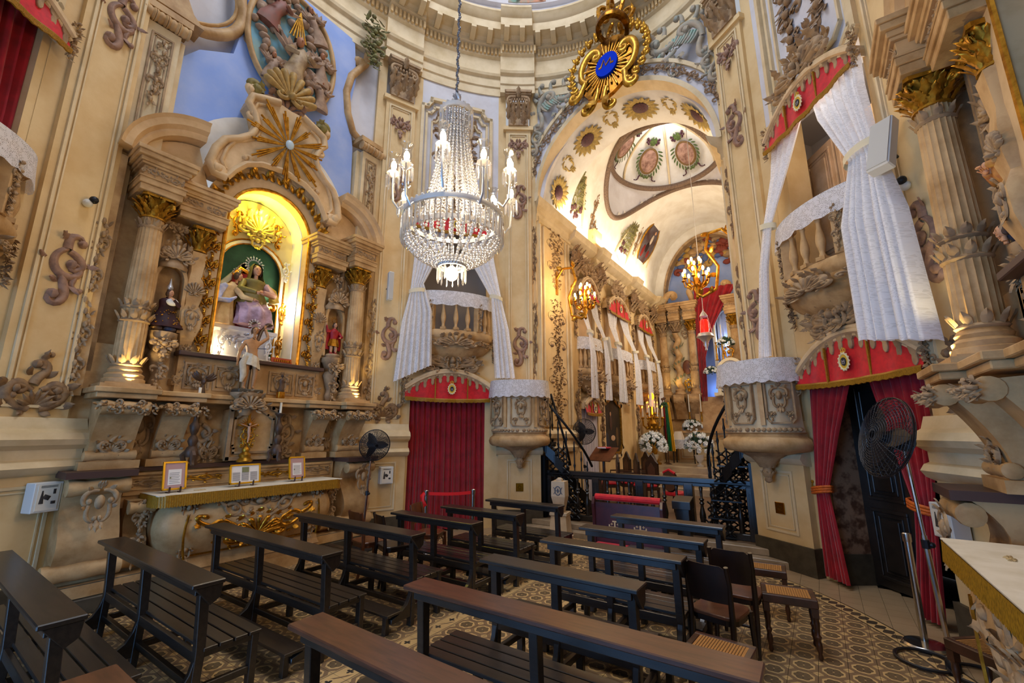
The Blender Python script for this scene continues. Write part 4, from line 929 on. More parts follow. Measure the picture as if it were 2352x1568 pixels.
# ---------------------------------------------------------------- upper wall over the altars: blue field, relief medallion, framing scrolls
def over_altar(sg, full):
    loc, rz = ((sg * 4.38, 3.2, 0), pi / 2 if sg < 0 else -pi / 2)
    r = ob('trim_over_altar_%s' % ('left' if sg < 0 else 'right'), None, None, loc, rz, kind='structure', label='upper wall over the side altar with blue field and stucco frames')
    m = MB(); P = [(-1.5, 6.3), (-1.5, 7.4), (-1.3, 7.7), (-.85, 8.0), (-.75, 8.7), (-.75, 10.1), (1.3, 10.1), (1.4, 9.2), (1.3, 8.4), (1.45, 7.6), (1.5, 6.3)] if full else [(-1.5, 6.3), (-1.5, 10), (1.5, 10), (1.5, 6.3)]
    m.extr(P[::-1], -.03, .2); part('blue_field', m, blue, r, 0, recalc=True)
    for q in (-1, 1):
        m = MB(); m.box(-.2, .2, -.22, .2, 5.6, 7.55); m.box(-.28, -.2, -.12, .2, 5.6, 7.55); m.box(.2, .28, -.12, .2, 5.6, 7.55); p = part('strip_pilaster', m, cream2, r, 0, loc=(q * 1.78, 0, 0)); m = MB(); panel(m, -.13, .13, 5.9, 7.4, -.22, .025, .02); part('moulding', m, stone2, p, 0); put('garl', stone2, p, (0, -.23, 6.8), (.6, .6, 1.0), args=(26, .13, 5))
        m = MB(); m.box(-.3, .3, -.3, .2, 7.72, 7.82)
        for k in range(4): roll(m, -.26, 7.63, .09, .07); m.v[-12 * 14:] = [(x - .21 + .14 * k, y, z) for x, y, z in m.v[-12 * 14:]]
        part('capital', m, stone, p, 40)
    # curved frames
    m = MB(); P = [(-1.62 + .0, 7.9)] + [(-1.75 + .95 * sin(radians(a)), 8.72 - .8 * cos(radians(a))) for a in range(0, 120, 10)] + [(-.95, 9.6), (-1.0, 10.05)]
    m.relief(P, .09, 1.2, 7, y=-.03); m.relief([(x - .1, z + .1) for x, z in P], .03, 1.2, 5, y=-.03); part('curved_frame', m, stone, r, 50)
    m = MB(); P = [(1.62, 7.85), (1.42, 7.95), (1.27, 8.3), (1.2, 8.75), (1.28, 9.2), (1.45, 9.5), (1.6, 9.75), (1.62, 10.0)]; m.relief(P, .075, 1.2, 7, y=-.03); part('curved_frame', m, stone, r, 50)
    m = MB(); sc(m, (1.5, 9.6), 60, [(.12, 6, 10), (.3, 14, 24)], (.07, .08, .05)); sc(m, (1.35, 7.95), 100, [(.1, -8, -10), (.15, -16, -26)], (.04, .05, .03)); part('volute', m, stone, r, 50)
    m = MB(); m.extr([(-2.1, 7.86), (-1.35, 7.86), (-1.5, 8.0), (-1.62, 8.25), (-1.85, 8.35), (-2.1, 8.2)][::-1], -.28, .1); part('scroll_block', m, stone, r, 0, recalc=True)
    # oval relief: draped figures in clouds
    if not full: return r
    n = 40; O = [(.05 + .80 * cos(2 * pi * k / n), 8.78 + 1.12 * sin(2 * pi * k / n)) for k in range(n)]
    m = MB(); m.extr(O[::-1], -.1, .1); md = part('medallion', m, mat('turquoise medallion ground', '#6fa3b8', .7, var='#8fa79a', vscale=5), r, 0, recalc=True)
    m = MB(); m.relief(O + O[:2], .05, 1.3, 7, y=-.1); part('medallion_rim', m, stone, md, 50)
    clay = mat('tinted relief clay', '#a98b70', .65, var='#8c6e58', vscale=7); m = MB(); rr = random.Random(11)
    for k in range(110):
        a = rr.uniform(0, 2 * pi); q = rr.uniform(.42, .92); x, z = .05 + .8 * q * cos(a), 8.78 + 1.1 * q * sin(a)
        if k % 2: sc(m, (x, z), rr.uniform(0, 360), [(.15, 3, 8), (.18, 12, 20)], (.03, .06, .03), ball=False)
        else: m.ball((x, -.13, z), (rr.uniform(.06, .12), .08, rr.uniform(.05, .1)), 8, 6)
    part('cloud_relief', m, clay, md, 50)
    def angel(x, z, s, robe, flip=1, tilt=0.0):
        a = ob('relief_figure', None, md, (x, -.16, z), rot=(0, tilt, 0), scale=(s * flip, s, s))
        b = MB(); rings = []
        for zz, w, d in ((-.42, .2, .08), (-.3, .17, .09), (-.1, .13, .1), (.0, .11, .1), (.1, .12, .1), (.2, .13, .09), (.27, .06, .06), (.3, .045, .05)):
            rings.append([(w * (1 + .12 * (i % 2)) * cos(2 * pi * i / 16) + .06 * sin(zz * 6), d * sin(2 * pi * i / 16), zz) for i in range(16)])
        b.loft(rings, True, True); b.tube([(-.1, -.05, .2), (-.2, -.12, .08), (-.06, -.18, .06)], [.045, .04, .03]); b.tube([(.1, -.05, .2), (.2, -.12, .1), (.08, -.18, .1)], [.045, .04, .03]); part('robe', b, robe, a, 60)
        h = MB(); h.ball((0, -.04, .38), (.06, .065, .08), 10, 8); h.ball((0, -.105, .37), (.012, .02, .018), 5, 4); part('head', h, mat('terracotta flesh', '#a9714e', .55), a, 60); h = MB(); h.ball((0, 0, .41), (.075, .07, .075), 8, 6); part('hair', h, mat('umber hair', '#4d3727', .6), a, 60)
        w = MB()
        for k in range(4): w.leaf((.08, .1), radians(20 + 22 * k), .36 - .04 * k, .05, -.1, .3, n=5); w.leaf((-.08, .1), radians(160 - 22 * k), .36 - .04 * k, .05, -.1, -.3, n=5)
        part('wing', w, clay, a, 50)
    ro = mat('rose drapery', '#8a5242', .6, var='#7a5444', vscale=8)
    angel(-.35, 9.25, .95, ro, 1, .2); angel(.1, 8.45, 1.25, mat('buff drapery', '#b59a72', .6, var='#8c6f50', vscale=8)); angel(.55, 8.7, .8, clay, -1); angel(.6, 8.15, .7, clay, -1); angel(.35, 9.5, .8, clay, -1, -.4); angel(-.3, 8.1, .65, clay)
    m = MB()
    for k in range(6): m.relief([(.05, 9.55), (-.1 + .06 * k, 8.95)], [.008, .02], 1, 4, y=-.2)
    part('gilt_ray', m, goldm, md)
    put('shell', [mat('straw stucco', '#b8924e', .6, var='#9a7a44', vscale=9)], r, (.0, -.3, 7.82), (.72, .9, .66)); put('crest', [mauve], r, (.0, -.2, 7.45), (.7, .6, .42))
    return r
over_altar(-1, True); over_altar(1, False)
put('garl', [leafg], None, (-4.05, 4.75, 10.1), (1.6, 1.4, 1.2), rz=efr(-72)[1], rot=None, args=(40, .15, 3)).name = 'trim_vine'
tag(bpy.data.objects['trim_vine'], 'green vine and grape stucco beside the dome cornice', kind='structure')
# ---------------------------------------------------------------- cloth
def lace_mat(name, col, scale, hole=.06, base_alpha=.9, band=None):
    m = bpy.data.materials.new(name); m.use_nodes = True; nt = NT(m); out = nt.n['Material Output']; nt.n.remove(nt.n['Principled BSDF'])
    tc = nt.add('ShaderNodeTexCoord').outputs['UV']
    vo = nt.add('ShaderNodeTexVoronoi', {'Vector': tc, 'Scale': scale}, feature='DISTANCE_TO_EDGE')
    fl = nt.add('ShaderNodeTexVoronoi', {'Vector': tc, 'Scale': scale * .2})
    thread = nt.math('LESS_THAN', vo.outputs[0], hole); motif = nt.math('LESS_THAN', fl.outputs[0], .38)
    al = nt.math('MAXIMUM', nt.math('MULTIPLY', motif, .97), nt.math('MULTIPLY_ADD', thread, 1 - base_alpha, base_alpha))
    d = nt.add('ShaderNodeBsdfDiffuse', {'Color': (*lin(col), 1)}); tr = nt.add('ShaderNodeBsdfTranslucent', {'Color': (*lin(col), 1)})
    mx = nt.add('ShaderNodeMixShader', {0: .35, 1: d.outputs[0], 2: tr.outputs[0]}); tp = nt.add('ShaderNodeBsdfTransparent')
    fx = nt.add('ShaderNodeMixShader', {0: al, 1: tp.outputs[0], 2: mx.outputs[0]}); nt.l.new(fx.outputs[0], out.inputs[0]); MATS[name] = m; return m
lace = lace_mat('white lace curtain', '#fbfafc', 44, .12, .82)
lace2 = lace_mat('white lace band', '#f8f7fa', 70, .16, .42)
fringe = mat('gold fringe', '#b07d1a', .5, .2, var='#6e4c0c', vscale=40, stretch=(8, 8, 1))
rope = mat('orange tie cord', '#d2661c', .6, var='#b04a10', vscale=40)
def cloth(name, rows, m, parent, folds=6, nu=None, nv=40, hem=None, phase=0.0, solid=0.0, **kw):
    nu = nu or folds * 8; V_, F, UV = [], [], []; n = len(rows) - 1
    for j in range(nv + 1):
        t = j / nv * n; i = min(n - 1, int(t)); f = t - i; f = f * f * (3 - 2 * f); r = [a + (b - a) * f for a, b in zip(rows[i], rows[i + 1])]
        z, x0, x1, y, amp = r
        for k in range(nu + 1):
            u = k / nu; a = 2 * pi * folds * u + phase
            zz = z + (hem(u) * (j / nv) if hem else 0)
            V_.append((x0 + (x1 - x0) * u + .15 * amp * sin(2.3 * a), y + amp * (sin(a) + .35 * sin(1.7 * a + 1.1)), zz)); UV.append((u * folds * .12, z))
    for j in range(nv):
        for k in range(nu):
            q = j * (nu + 1) + k; F.append((q, q + 1, q + nu + 2, q + nu + 1))
    me = bpy.data.meshes.new(name); me.from_pydata(V_, [], F); me.materials.append(m); uv = me.uv_layers.new(name='uv')
    li = [0] * len(me.loops); me.loops.foreach_get('vertex_index', li)
    uv.data.foreach_set('uv', [c for v in li for c in UV[v]]); me.polygons.foreach_set('use_smooth', [True] * len(me.polygons)); me.update()
    return ob(name, me, parent, **kw)
def band(name, path, z0, z1, m, parent, scallop=0, amp=.03, flare=.02, nz=4, uvs=1.0, **kw):   # cloth strip hanging along a plan path (x,y)
    V_, F, UV = [], [], []; L = [0.0]
    for a, b in zip(path, path[1:]): L.append(L[-1] + hypot(b[0] - a[0], b[1] - a[1]))
    for i, (x, y) in enumerate(path):
        a, b = path[max(0, i - 1)], path[min(len(path) - 1, i + 1)]; t = Vector((b[0] - a[0], b[1] - a[1])).normalized(); nn = Vector((t.y, -t.x))
        zb = z0 - (amp * abs(sin(pi * scallop * L[i] / L[-1])) if scallop else 0)
        for k in range(nz + 1):
            u = k / nz; z = z1 + (zb - z1) * u; w = flare * u + (.012 * sin(9 * L[i] * 2) * u)
            V_.append((x + nn.x * w, y + nn.y * w, z)); UV.append((L[i] * uvs, z * uvs))
    n = nz + 1
    for i in range(len(path) - 1):
        for k in range(nz): F.append((i * n + k, (i + 1) * n + k, (i + 1) * n + k + 1, i * n + k + 1))
    me = bpy.data.meshes.new(name); me.from_pydata(V_, [], F); me.materials.append(m); uv = me.uv_layers.new(name='uv')
    li = [0] * len(me.loops); me.loops.foreach_get('vertex_index', li); uv.data.foreach_set('uv', [c for v in li for c in UV[v]])
    me.polygons.foreach_set('use_smooth', [True] * len(me.polygons)); me.update(); return ob(name, me, parent, **kw)
def emblem(parent, loc, s):                    # crowned oval badge
    e = ob('badge', None, parent, loc, scale=s)
    m = MB(); n = 24; P = [(.13 * cos(2 * pi * k / n), .17 * sin(2 * pi * k / n)) for k in range(n)]
    m.extr(P[::-1], -.02, .0); part('badge_oval', m, mat('badge gold thread', '#d9b23a', .5, .2), e, 0)
    m = MB(); m.relief(P + P[:2], .018, 1, 4, y=-.02); [m.ball((.15 * cos(2 * pi * k / 14), -.02, .19 * sin(2 * pi * k / 14)), .022, 5, 4) for k in range(14)]; part('badge_rim', m, mat('badge cream cord', '#e8dcae', .5), e)
    m = MB(); m.extr([(.07 * cos(2 * pi * k / n), .09 * sin(2 * pi * k / n)) for k in range(n)][::-1], -.035, -.01); part('badge_shield', m, mat('badge dark silk', '#232433', .6), e, 0)
    m = MB(); m.relief([(-.03, -.03), (-.03, .03), (0, -.01), (.03, .03), (.03, -.03)], .008, 1, 4, y=-.035); m.relief([(-.05, -.045), (.05, -.045)], .006, 1, 4, y=-.035); part('badge_monogram', m, silver, e)
    m = MB(); m.box(-.07, .07, -.02, 0, .2, .22)
    for k in (-1, 0, 1): m.relief([(k * .05, .21), (k * .062, .26), (k * .02, .29)], .012, 1, 4); 
    m.ball((0, -.01, .3), .016, 5, 4); part('badge_crown', m, MATS['badge gold thread'], e)
def pelmet(bay, label, loc, rz, z, hw, rise, drop, cols=12, crest=True, emb=True, yb=-.12):
    R = thing('pelmet', label, 'pelmet', loc, rz); zf = lambda x: z + rise * (1 - (x / hw) ** 2)
    xs = [-hw + 2 * hw * k / 40 for k in range(41)]; drop *= .72
    m = MB()
    for dz, ry, rr in ((.03, -.2, .035), (.08, -.18, .03), (-.02, -.17, .028)): m.tube([(x, yb + ry + .1, zf(x) + dz) for x in xs], rr, 6)
    m.extr([(x, zf(x) + .09) for x in xs] + [(x, zf(x) - .06) for x in xs[::-1]], yb - .06, yb + .12); part('carved_rail', m, mat('cream carved rail', '#dcc096', .6, var='#c4a478', vscale=4), R, 40, recalc=True)
    for k in range(cols):
        x0 = -hw + 2 * hw * (k + .22) / cols; x1 = -hw + 2 * hw * (k + .78) / cols; xc = (x0 + x1) / 2; a = zf(xc); hx = (x1 - x0) / 2
        t = MB(); t.extr([(x0 - .02, a + .02), (x0, a - drop * .3), (xc - hx * .62, a - drop * .4), (xc - hx * .75, a - drop * .6), (xc - hx * .7, a - drop * .82), (xc - hx * .3, a - drop * .97), (xc, a - drop), (xc + hx * .3, a - drop * .97), (xc + hx * .7, a - drop * .82), (xc + hx * .75, a - drop * .6), (xc + hx * .62, a - drop * .4), (x1, a - drop * .3), (x1 + .02, a + .02)], yb - .1, yb - .04)
        part('lambrequin', t, stone2, R, 0, recalc=True, bevel=.006)
    P = [(x, yb - .07 + .012 * sin(x * 16)) for x in xs]
    V_ = []; F = []
    zb = z - .16
    for i, (x, y) in enumerate(P):
        for k in range(5): V_.append((x, y - .01 * k, zf(x) + (zb - .03 * (1 - (x / hw) ** 2) - zf(x)) * k / 4))
    for i in range(40):
        for k in range(4): F.append((i * 5 + k, i * 5 + 5 + k, i * 5 + 6 + k, i * 5 + 1 + k))
    mb = MB(); mb.raw(V_, F); part('valance', mb, redv, R, 60)
    mb = MB(); mb.loft([[(x, y - .05, zb - .03 * (1 - (x / hw) ** 2) + q), (x, y - .035, zb - .03 * (1 - (x / hw) ** 2) + q)] for x, y in P for q in (0,)], False, False) if False else None
    mb = MB(); ring = []
    for i, (x, y) in enumerate(P):
        q = zb - .03 * (1 - (x / hw) ** 2); j = .012 * (i % 2); ring.append([(x, y - .05, q + .035), (x, y - .065, q + .015), (x, y - .06, q - .035 - j), (x, y - .04, q - .035 - j)])
    mb.loft(ring, False, False); part('fringe', mb, fringe, R, 0)
    for x in (-hw * .36, hw * .36):
        mb = MB(); mb.box(x - .01, x + .01, yb - .125, yb - .1, zb, zf(x) - drop * .3); part('gold_braid', mb, fringe, R, 0)
    if emb: emblem(R, (0, yb - .13, (zb + z + rise) / 2 - .06), .55)
    if crest:
        put('crest', stone2, R, (0, yb - .06, z + rise + .28), (.9, .9, .55)); put('cart', stone2, R, (0, yb - .12, z + rise + .24), (.45, .8, .42))
        for sg in (-1, 1): put('drop', stone2, R, (sg * hw * .5, yb - .06, z + rise * .75 + .2), (.55, .9, .6), sg > 0, rot=(0, sg * .9, 0)); put('garl', stone2, R, (sg * (hw + .02), yb - .06, z), (.5, .8, .5), args=(26, .13, 5))
    return R
def baluster(h, r):
    m = MB(); m.box(-r, r, -r, r, 0, h * .08); m.box(-r, r, -r, r, h * .92, h)
    P = [(.55, .08), (.7, .12), (.5, .16), (.62, .22), (.95, .34), (1.0, .42), (.8, .55), (.5, .68), (.42, .8), (.62, .84), (.5, .88), (.7, .92)]
    m.lathe([(r * a, h * b) for a, b in P], 10); return m
def balcony(label, loc, rz, hw=.86, pr=.46):
    R = thing('balcony', label, 'balcony', loc, rz)
    pl = lambda s, a: (hw * s * sin(a), -pr * s * cos(a) - .02)
    AN = [radians(-90 + 180 * k / 28) for k in range(29)]
    m = MB(); rings = []
    for s, z in ((.35, 3.34), (.62, 3.42), (.82, 3.5), (.97, 3.62), (1.0, 3.68), (.97, 3.74), (1.04, 3.78), (1.06, 3.86), (1.03, 3.92)):
        rings.append([(*pl(s, a), z) for a in AN])
    m.loft(rings, False, False); m.raw([(*pl(1.03, a), 3.92) for a in AN], [tuple(range(29))]); part('floor_slab', m, stone, R, 40)
    put('crest', stone2, R, (0, -pr - .06, 3.68), (.7, .7, .3))
    for sg in (-1, 1):
        a = sg * radians(48); x, y = pl(1.02, a); put('drop', stone2, R, (x, y, 3.66), (.3, .6, .5), sg > 0, rot=(0, pi / 2, sg * radians(42)))
        a = sg * radians(80); x, y = pl(1.05, a); put('garl', stone2, R, (x, y, 3.6), (.6, .8, .5), rz=sg * radians(75), args=(26, .13, 5))
        put('drop', stone2, R, (sg * .3, -.2, 3.3), (.5, .9, .6), sg > 0, rot=(0, sg * 1.1, 0))
    put('cart', stone2, R, (0, -.25, 3.28), (.5, .9, .4))
    bm_ = baluster(.62, .055).mesh('baluster', stone, 50)
    for k in range(9):
        a = radians(-72 + 18 * k); x, y = pl(.95, a)
        if k in (2, 6):
            p = MB(); p.box(-.06, .06, -.06, .06, 0, .62); q = part('newel', p, stone, R, 0, loc=(x, y, 3.92), rz=a, bevel=.008); put('garl', stone2, q, (0, -.065, .32), (.4, .6, .55), args=(26, .13, 5))
        else: ob('baluster', bm_, R, (x, y, 3.92), a)
    m = MB(); m.loft([[(*pl(s, a), z) for s, z in ((.9, 4.54), (1.02, 4.54), (1.05, 4.6), (1.05, 4.66), (1.0, 4.7), (.9, 4.7))] for a in AN], True, True); part('handrail', m, stone, R, 40)
    return R, [(*pl(1.075, a),) for a in AN], [(*pl(.9, a),) for a in AN]
def lace_over(label, loc, rz, outer, inner, z0, z1, sc=14, group=None):
    R = thing('lace_runner', label, 'lace cloth', loc, rz)
    band('lace_drop', outer, z0, z1, lace2, R, sc, .035, .03)
    m = MB(); m.loft([[(*o, z1), (*i, z1 + .004)] for o, i in zip(outer, inner)], False, False); part('lace_top', m, mat('white linen', '#e6e3e6', .8), R, 60); return R
def tied_lace(label, loc, rz, sg, rows, folds=5, hem=None):
    R = thing('lace_curtain', label, 'curtain', loc, rz)
    cloth('drape', rows, lace, R, folds, nv=44, hem=hem, phase=sg)
    zt, x0, x1, y, amp = rows[2]; m = MB(); xm = (x0 + x1) / 2; w = (x1 - x0) / 2
    m.loft([[(xm + (w + .03) * cos(a), y + (w * .45 + .05) * sin(a), zt + dz + .03 * sg * cos(a)) for a in [2 * pi * k / 20 for k in range(20)]] for dz in (-.04, .04)], True, False); part('tie_band', m, mat('cream tie band', '#ded3b4', .7), R, 60)
    return R
def side_hem(a, b): return lambda u: a + (b - a) * u + .02 * abs(sin(12 * pi * u))
# ---- bay with the closed red curtain
lo, rz = efr(BAYS['left'], .06); lo = (lo[0], lo[1], 0)
pelmet('left', 'scarlet valance with crowned badge over the closed crimson door curtain', lo, rz, 2.70, .92, .36, .26)
R = thing('door_curtain', 'closed crimson velvet curtain hanging to the floor behind the rope barrier', 'curtain', lo, rz)
cloth('drape', [(2.72, -.80, .80, .06, .03), (1.4, -.80, .80, .05, .04), (.03, -.82, .82, .04, .055)], redc, R, 15, nv=12)
_, PO, PI_ = balcony('bowed stone balcony with balusters above the closed crimson curtain', lo, rz)
lace_over('white lace runner on the balcony rail under the chandelier', lo, rz, PO, PI_, 4.44, 4.73)
tied_lace('white lace curtain tied back nearest the side altar, above the closed door curtain', lo, rz, 1, [(6.3, -.82, -.05, -.1, .03), (5.6, -.86, -.3, -.2, .035), (4.66, -.94, -.68, -.46, .02), (4.0, -1.08, -.50, -.5, .04), (2.80, -1.18, -.47, -.5, .05)], 6, side_hem(0, .36))
tied_lace('white lace curtain tied back nearest the pulpit pier, above the closed door curtain', lo, rz, -1, [(6.3, .05, .82, -.1, .03), (5.6, .3, .88, -.2, .035), (4.68, .74, .97, -.46, .02), (4.0, .76, 1.12, -.5, .04), (2.96, .82, 1.26, -.5, .05)], 4, side_hem(0, 0))
pelmet('left', 'scarlet valance high behind the chandelier', (lo[0], lo[1], 0), rz, 6.34, .86, .3, .26)
# ---- bay with the dark door
lo, rz = efr(BAYS['right'], .06); lo = (lo[0], lo[1], 0)
pelmet('right', 'scarlet valance with crowned badge over the half open dark door', (lo[0] + .1 * cos(rz), lo[1] + .1 * sin(rz), 0), rz, 2.66, .92, .38, .26)
for sg, lb in ((-1, 'crimson curtain tied back beside the pulpit pier, before the dark door'), (1, 'crimson curtain tied back behind the tall fan')):
    R = thing('door_curtain', lb, 'curtain', lo, rz)
    rows = [(2.6, -.86, -.08, -.04, .03), (1.9, -.90, -.4, -.06, .03), (1.14, -.93, -.68, -.1, .016), (.7, -.95, -.62, -.1, .025), (.06, -.97, -.54, -.1, .03)] if sg < 0 else [(2.6, .04, .80, .02, .03), (1.9, .22, .78, .0, .03), (1.14, .44, .68, -.04, .016), (.7, .38, .64, -.04, .025), (.05, .26, .58, -.05, .03)]
    cloth('drape', rows, redc, R, 6, nv=36)
    xm = -.80 if sg < 0 else .56; yt = -.1 if sg < 0 else -.04; m = MB()
    for dz in (-.03, 0, .03): m.tube([(xm + .15 * cos(a), yt + .09 * sin(a), 1.14 + dz - .03 * sg * cos(a)) for a in [2 * pi * k / 16 for k in range(17)]], .017, 6)
    part('tie_cord', m, rope, R, 60); m = MB(); m.tube([(xm + sg * .14, .0, 1.15), (xm + sg * .22, -.08, 1.16), (xm + sg * .24, -.05, 1.22)], .012, 6); m.ball((xm + sg * .24, -.05, 1.22), .022); part('hook', m, goldm, R)
R = thing('dark_door', 'tall black panelled door leaf standing ajar behind the crimson curtains', 'door', (lo[0], lo[1], 0), rz)
m = MB(); m.box(-.36, .36, -.03, .03, .02, 2.62); dl = part('leaf', m, dark, R, 0, bevel=.006, loc=(-.40, .44, 0), rz=radians(4))
for z0, z1, ww in ((.12, .95, .24), (1.05, 1.5, .24), (1.6, 2.5, .24)):
    m = MB(); panel(m, -ww, ww, z0, z1, -.03, .04, .025); m.box(-ww + .12, ww - .12, -.06, -.02, z0 + .12, z1 - .12); part('panel', m, dark, dl, 0, bevel=.006)
marble = mat('veined brown marble', '#9a7458', .35, var='#5a3a28', vscale=7, vlo=.45, vhi=.6)
m = MB(); m.box(-.84, -.76, .0, .5, .36, 2.7); m.box(.76, .84, .0, .5, .36, 2.7); jb = part('trim_door_jamb', m, marble, None, 0, kind='structure', label='brown marbled jamb of the dark door', loc=lo, rz=rz)
m = MB(); m.box(-.86, -.74, -.02, .52, 0, .36); part('plinth', m, darkstone, jb, 0)
_, PO, PI_ = balcony('bowed stone balcony with balusters above the dark door', lo, rz)
lace_over('white lace runner on the balcony rail above the dark door', lo, rz, PO, PI_, 4.44, 4.73)
tied_lace('broad white lace curtain tied back beside the wall speaker', lo, rz, 1, [(6.40, .0, .84, -.1, .035), (5.8, .28, .98, -.26, .04), (4.84, .84, 1.22, -.44, .03), (4.1, .72, 1.44, -.54, .06), (2.82, .74, 1.52, -.56, .07)], 7, side_hem(0, -.16))
tied_lace('narrow white lace curtain tied back beside the chancel pier', lo, rz, -1, [(6.35, -.80, -.04, -.1, .03), (5.7, -.80, -.36, -.2, .03), (4.82, -.76, -.56, -.46, .018), (4.2, -.9, -.7, -.5, .025), (2.94, -1.16, -.88, -.5, .03)], 4, side_hem(0, 0))
pelmet('right', 'scarlet valance with crowned badge over the tribune of the dark door', lo, rz, 6.32, .86, .34, .26)
R = thing('tribune_door', 'pale wooden panelled doors at the back of the tribune', 'door', lo, rz)
wd = mat('pale tan wood', '#d2ac82', .5, var='#c0986c', vscale=4)
for sg in (-1, 1):
    m = MB(); m.box(-.34, .34, -.03, .03, 3.62, 6.3); q = part('leaf', m, wd, R, 0, bevel=.005, loc=(-.62 + sg * .36, .72, 0), rz=sg * radians(3))
    for z0, z1 in ((3.75, 4.4), (4.5, 5.3), (5.4, 6.2)):
        m = MB(); panel(m, -.28, .28, z0, z1, -.03, .035, .02); m.box(-.17, .17, -.05, -.02, z0 + .12, z1 - .12); part('panel', m, wd, q, 0, bevel=.006)
light('tribune_room_fill', 'POINT', (lo[0] + .35 * cos(rz) + .1, lo[1] + .35 * sin(rz) + .25, 6.2), 14, (1, .9, .78), .15)  # added fill that brightens the dark tribune room, no source is built for it
# ---- rear bay with the red tribune
lo, rz = efr(BAYS['rear'], .06); lo = (lo[0], lo[1], 0)
_, PO, PI_ = balcony('bowed stone balcony with balusters below the red tribune curtain', lo, rz)
lace_over('white lace runner on the rail of the red curtained tribune', lo, rz, PO, PI_, 4.42, 4.73)
R = thing('tribune_curtain', 'crimson velvet curtain hanging inside the tribune above the lace runner', 'curtain', lo, rz)
cloth('drape', [(6.6, -.1, .80, .12, .04), (5.2, .1, .80, .12, .045), (3.95, .2, .78, .12, .05)], redc, R, 8, nv=14)
pelmet('rear', 'scarlet valance with gold fringe over the red curtained tribune', lo, rz, 6.34, .9, .3, .26)
# ---------------------------------------------------------------- pulpits
def pulpit(th, label, lab2):
    lo, rz = efr(th, .10); lo = (lo[0], lo[1], 0); R = thing('pulpit', label, 'pulpit', lo, rz); hw, pr = .56, .54
    AN = [radians(-90 + 180 * k / 32) for k in range(33)]
    def pl(s, a):
        c, q = cos(a), sin(a); return (hw * s * (abs(q) ** .8) * (1 if q > 0 else -1), -pr * s * (c ** .7 if c > 0 else 0) - .04)
    m = MB(); m.loft([[(*pl(s, a), z) for a in AN] for s, z in ((.2, 1.5), (.5, 1.56), (.8, 1.6), (1.02, 1.62), (1.1, 1.66), (1.13, 1.72), (1.1, 1.78), (1.0, 1.82), (.98, 1.86), (1.04, 1.88))], False, False); part('base_moulding', m, stone, R, 40)
    m = MB(); m.loft([[(*pl(s, a), z) for a in AN] for s, z in ((.98, 1.86), (.94, 1.98), (.92, 2.3), (.93, 2.6))], False, False); part('body', m, mat('pulpit beige', '#d6c19c', .6, var='#c4ab86', vscale=3), R, 40)
    g = MB()
    for k in range(22):
        a = radians(-84 + 168 * k / 21); x, y = pl(.99, a); g.ball((x, y, 1.92), (.035, .03, .03), 6, 4)
    part('egg_moulding', g, stone2, R, 50)
    m = MB(); m.loft([[(*pl(s, a), z) for a in AN] for s, z in ((.93, 2.56), (1.0, 2.6), (1.04, 2.64), (1.04, 2.86), (.96, 2.9), (.2, 2.9))], False, False); part('rim', m, stone, R, 40)
    for a in (-58, 0, 58):
        t = radians(a); x, y = pl(.945, t); f = ob('panel', None, R, (x, y, 2.27), t * .8)
        m = MB(); w = .17 if a else .2
        frame_poly(m, [(-w, -.2), (-w + .05, -.26), (w - .05, -.26), (w, -.2), (w, .3), (-w, .3)], .022, .03); part('moulding', m, stone2, f, 0); put('cart', stone2, f, (0, -.01, .08), (.32, .5, .42))
        for sg in (-1, 1): put('pend', stone2, f, (sg * .11, -.01, -.16), (.14, .3, .16))
    for a in (-29, 29):
        t = radians(a); x, y = pl(.95, t); m = MB(); m.box(-.03, .03, -.03, .03, 1.98, 2.58); part('strip', m, stone, R, 0, loc=(x, y, 0), rz=t)
    c = ob('corbel', None, R, (0, -.2, 0)); m = MB(); m.lathe([(.0, 1.16), (.03, 1.17), (.06, 1.2), (.045, 1.26), (.08, 1.32), (.06, 1.37), (.14, 1.48), (.34, 1.58), (.4, 1.6)], 18, sy=.8); part('drop', m, stone2, c, 60)
    m = MB()
    for k in range(12):
        a = 2 * pi * k / 12; l = MB(); l.leaf((0, 0), pi / 2, .24, .06, .55, 0, lobes=1, n=5); m.add(l, Matrix.Translation((.1 * cos(a), .08 * sin(a), 1.38)) @ Matrix.Rotation(a + pi / 2, 4, 'Z'))
        l = MB(); l.leaf((0, 0), pi / 2, .1, .025, .3, 0, n=4); m.add(l, Matrix.Translation((.05 * cos(a), .04 * sin(a), 1.24)) @ Matrix.Rotation(a + pi / 2, 4, 'Z'))
    part('leaf', m, stone2, c, 50)
    lace_over(lab2, lo, rz, [pl(1.09, a) for a in AN], [pl(.85, a) for a in AN], 2.60, 2.92, 12)
pulpit(-31.6, 'rounded stone pulpit beside the closed crimson curtain', 'white lace cloth over the rim of the pulpit beside the closed crimson curtain')
pulpit(31.6, 'rounded stone pulpit beside the dark door', 'white lace cloth over the rim of the pulpit beside the dark door')
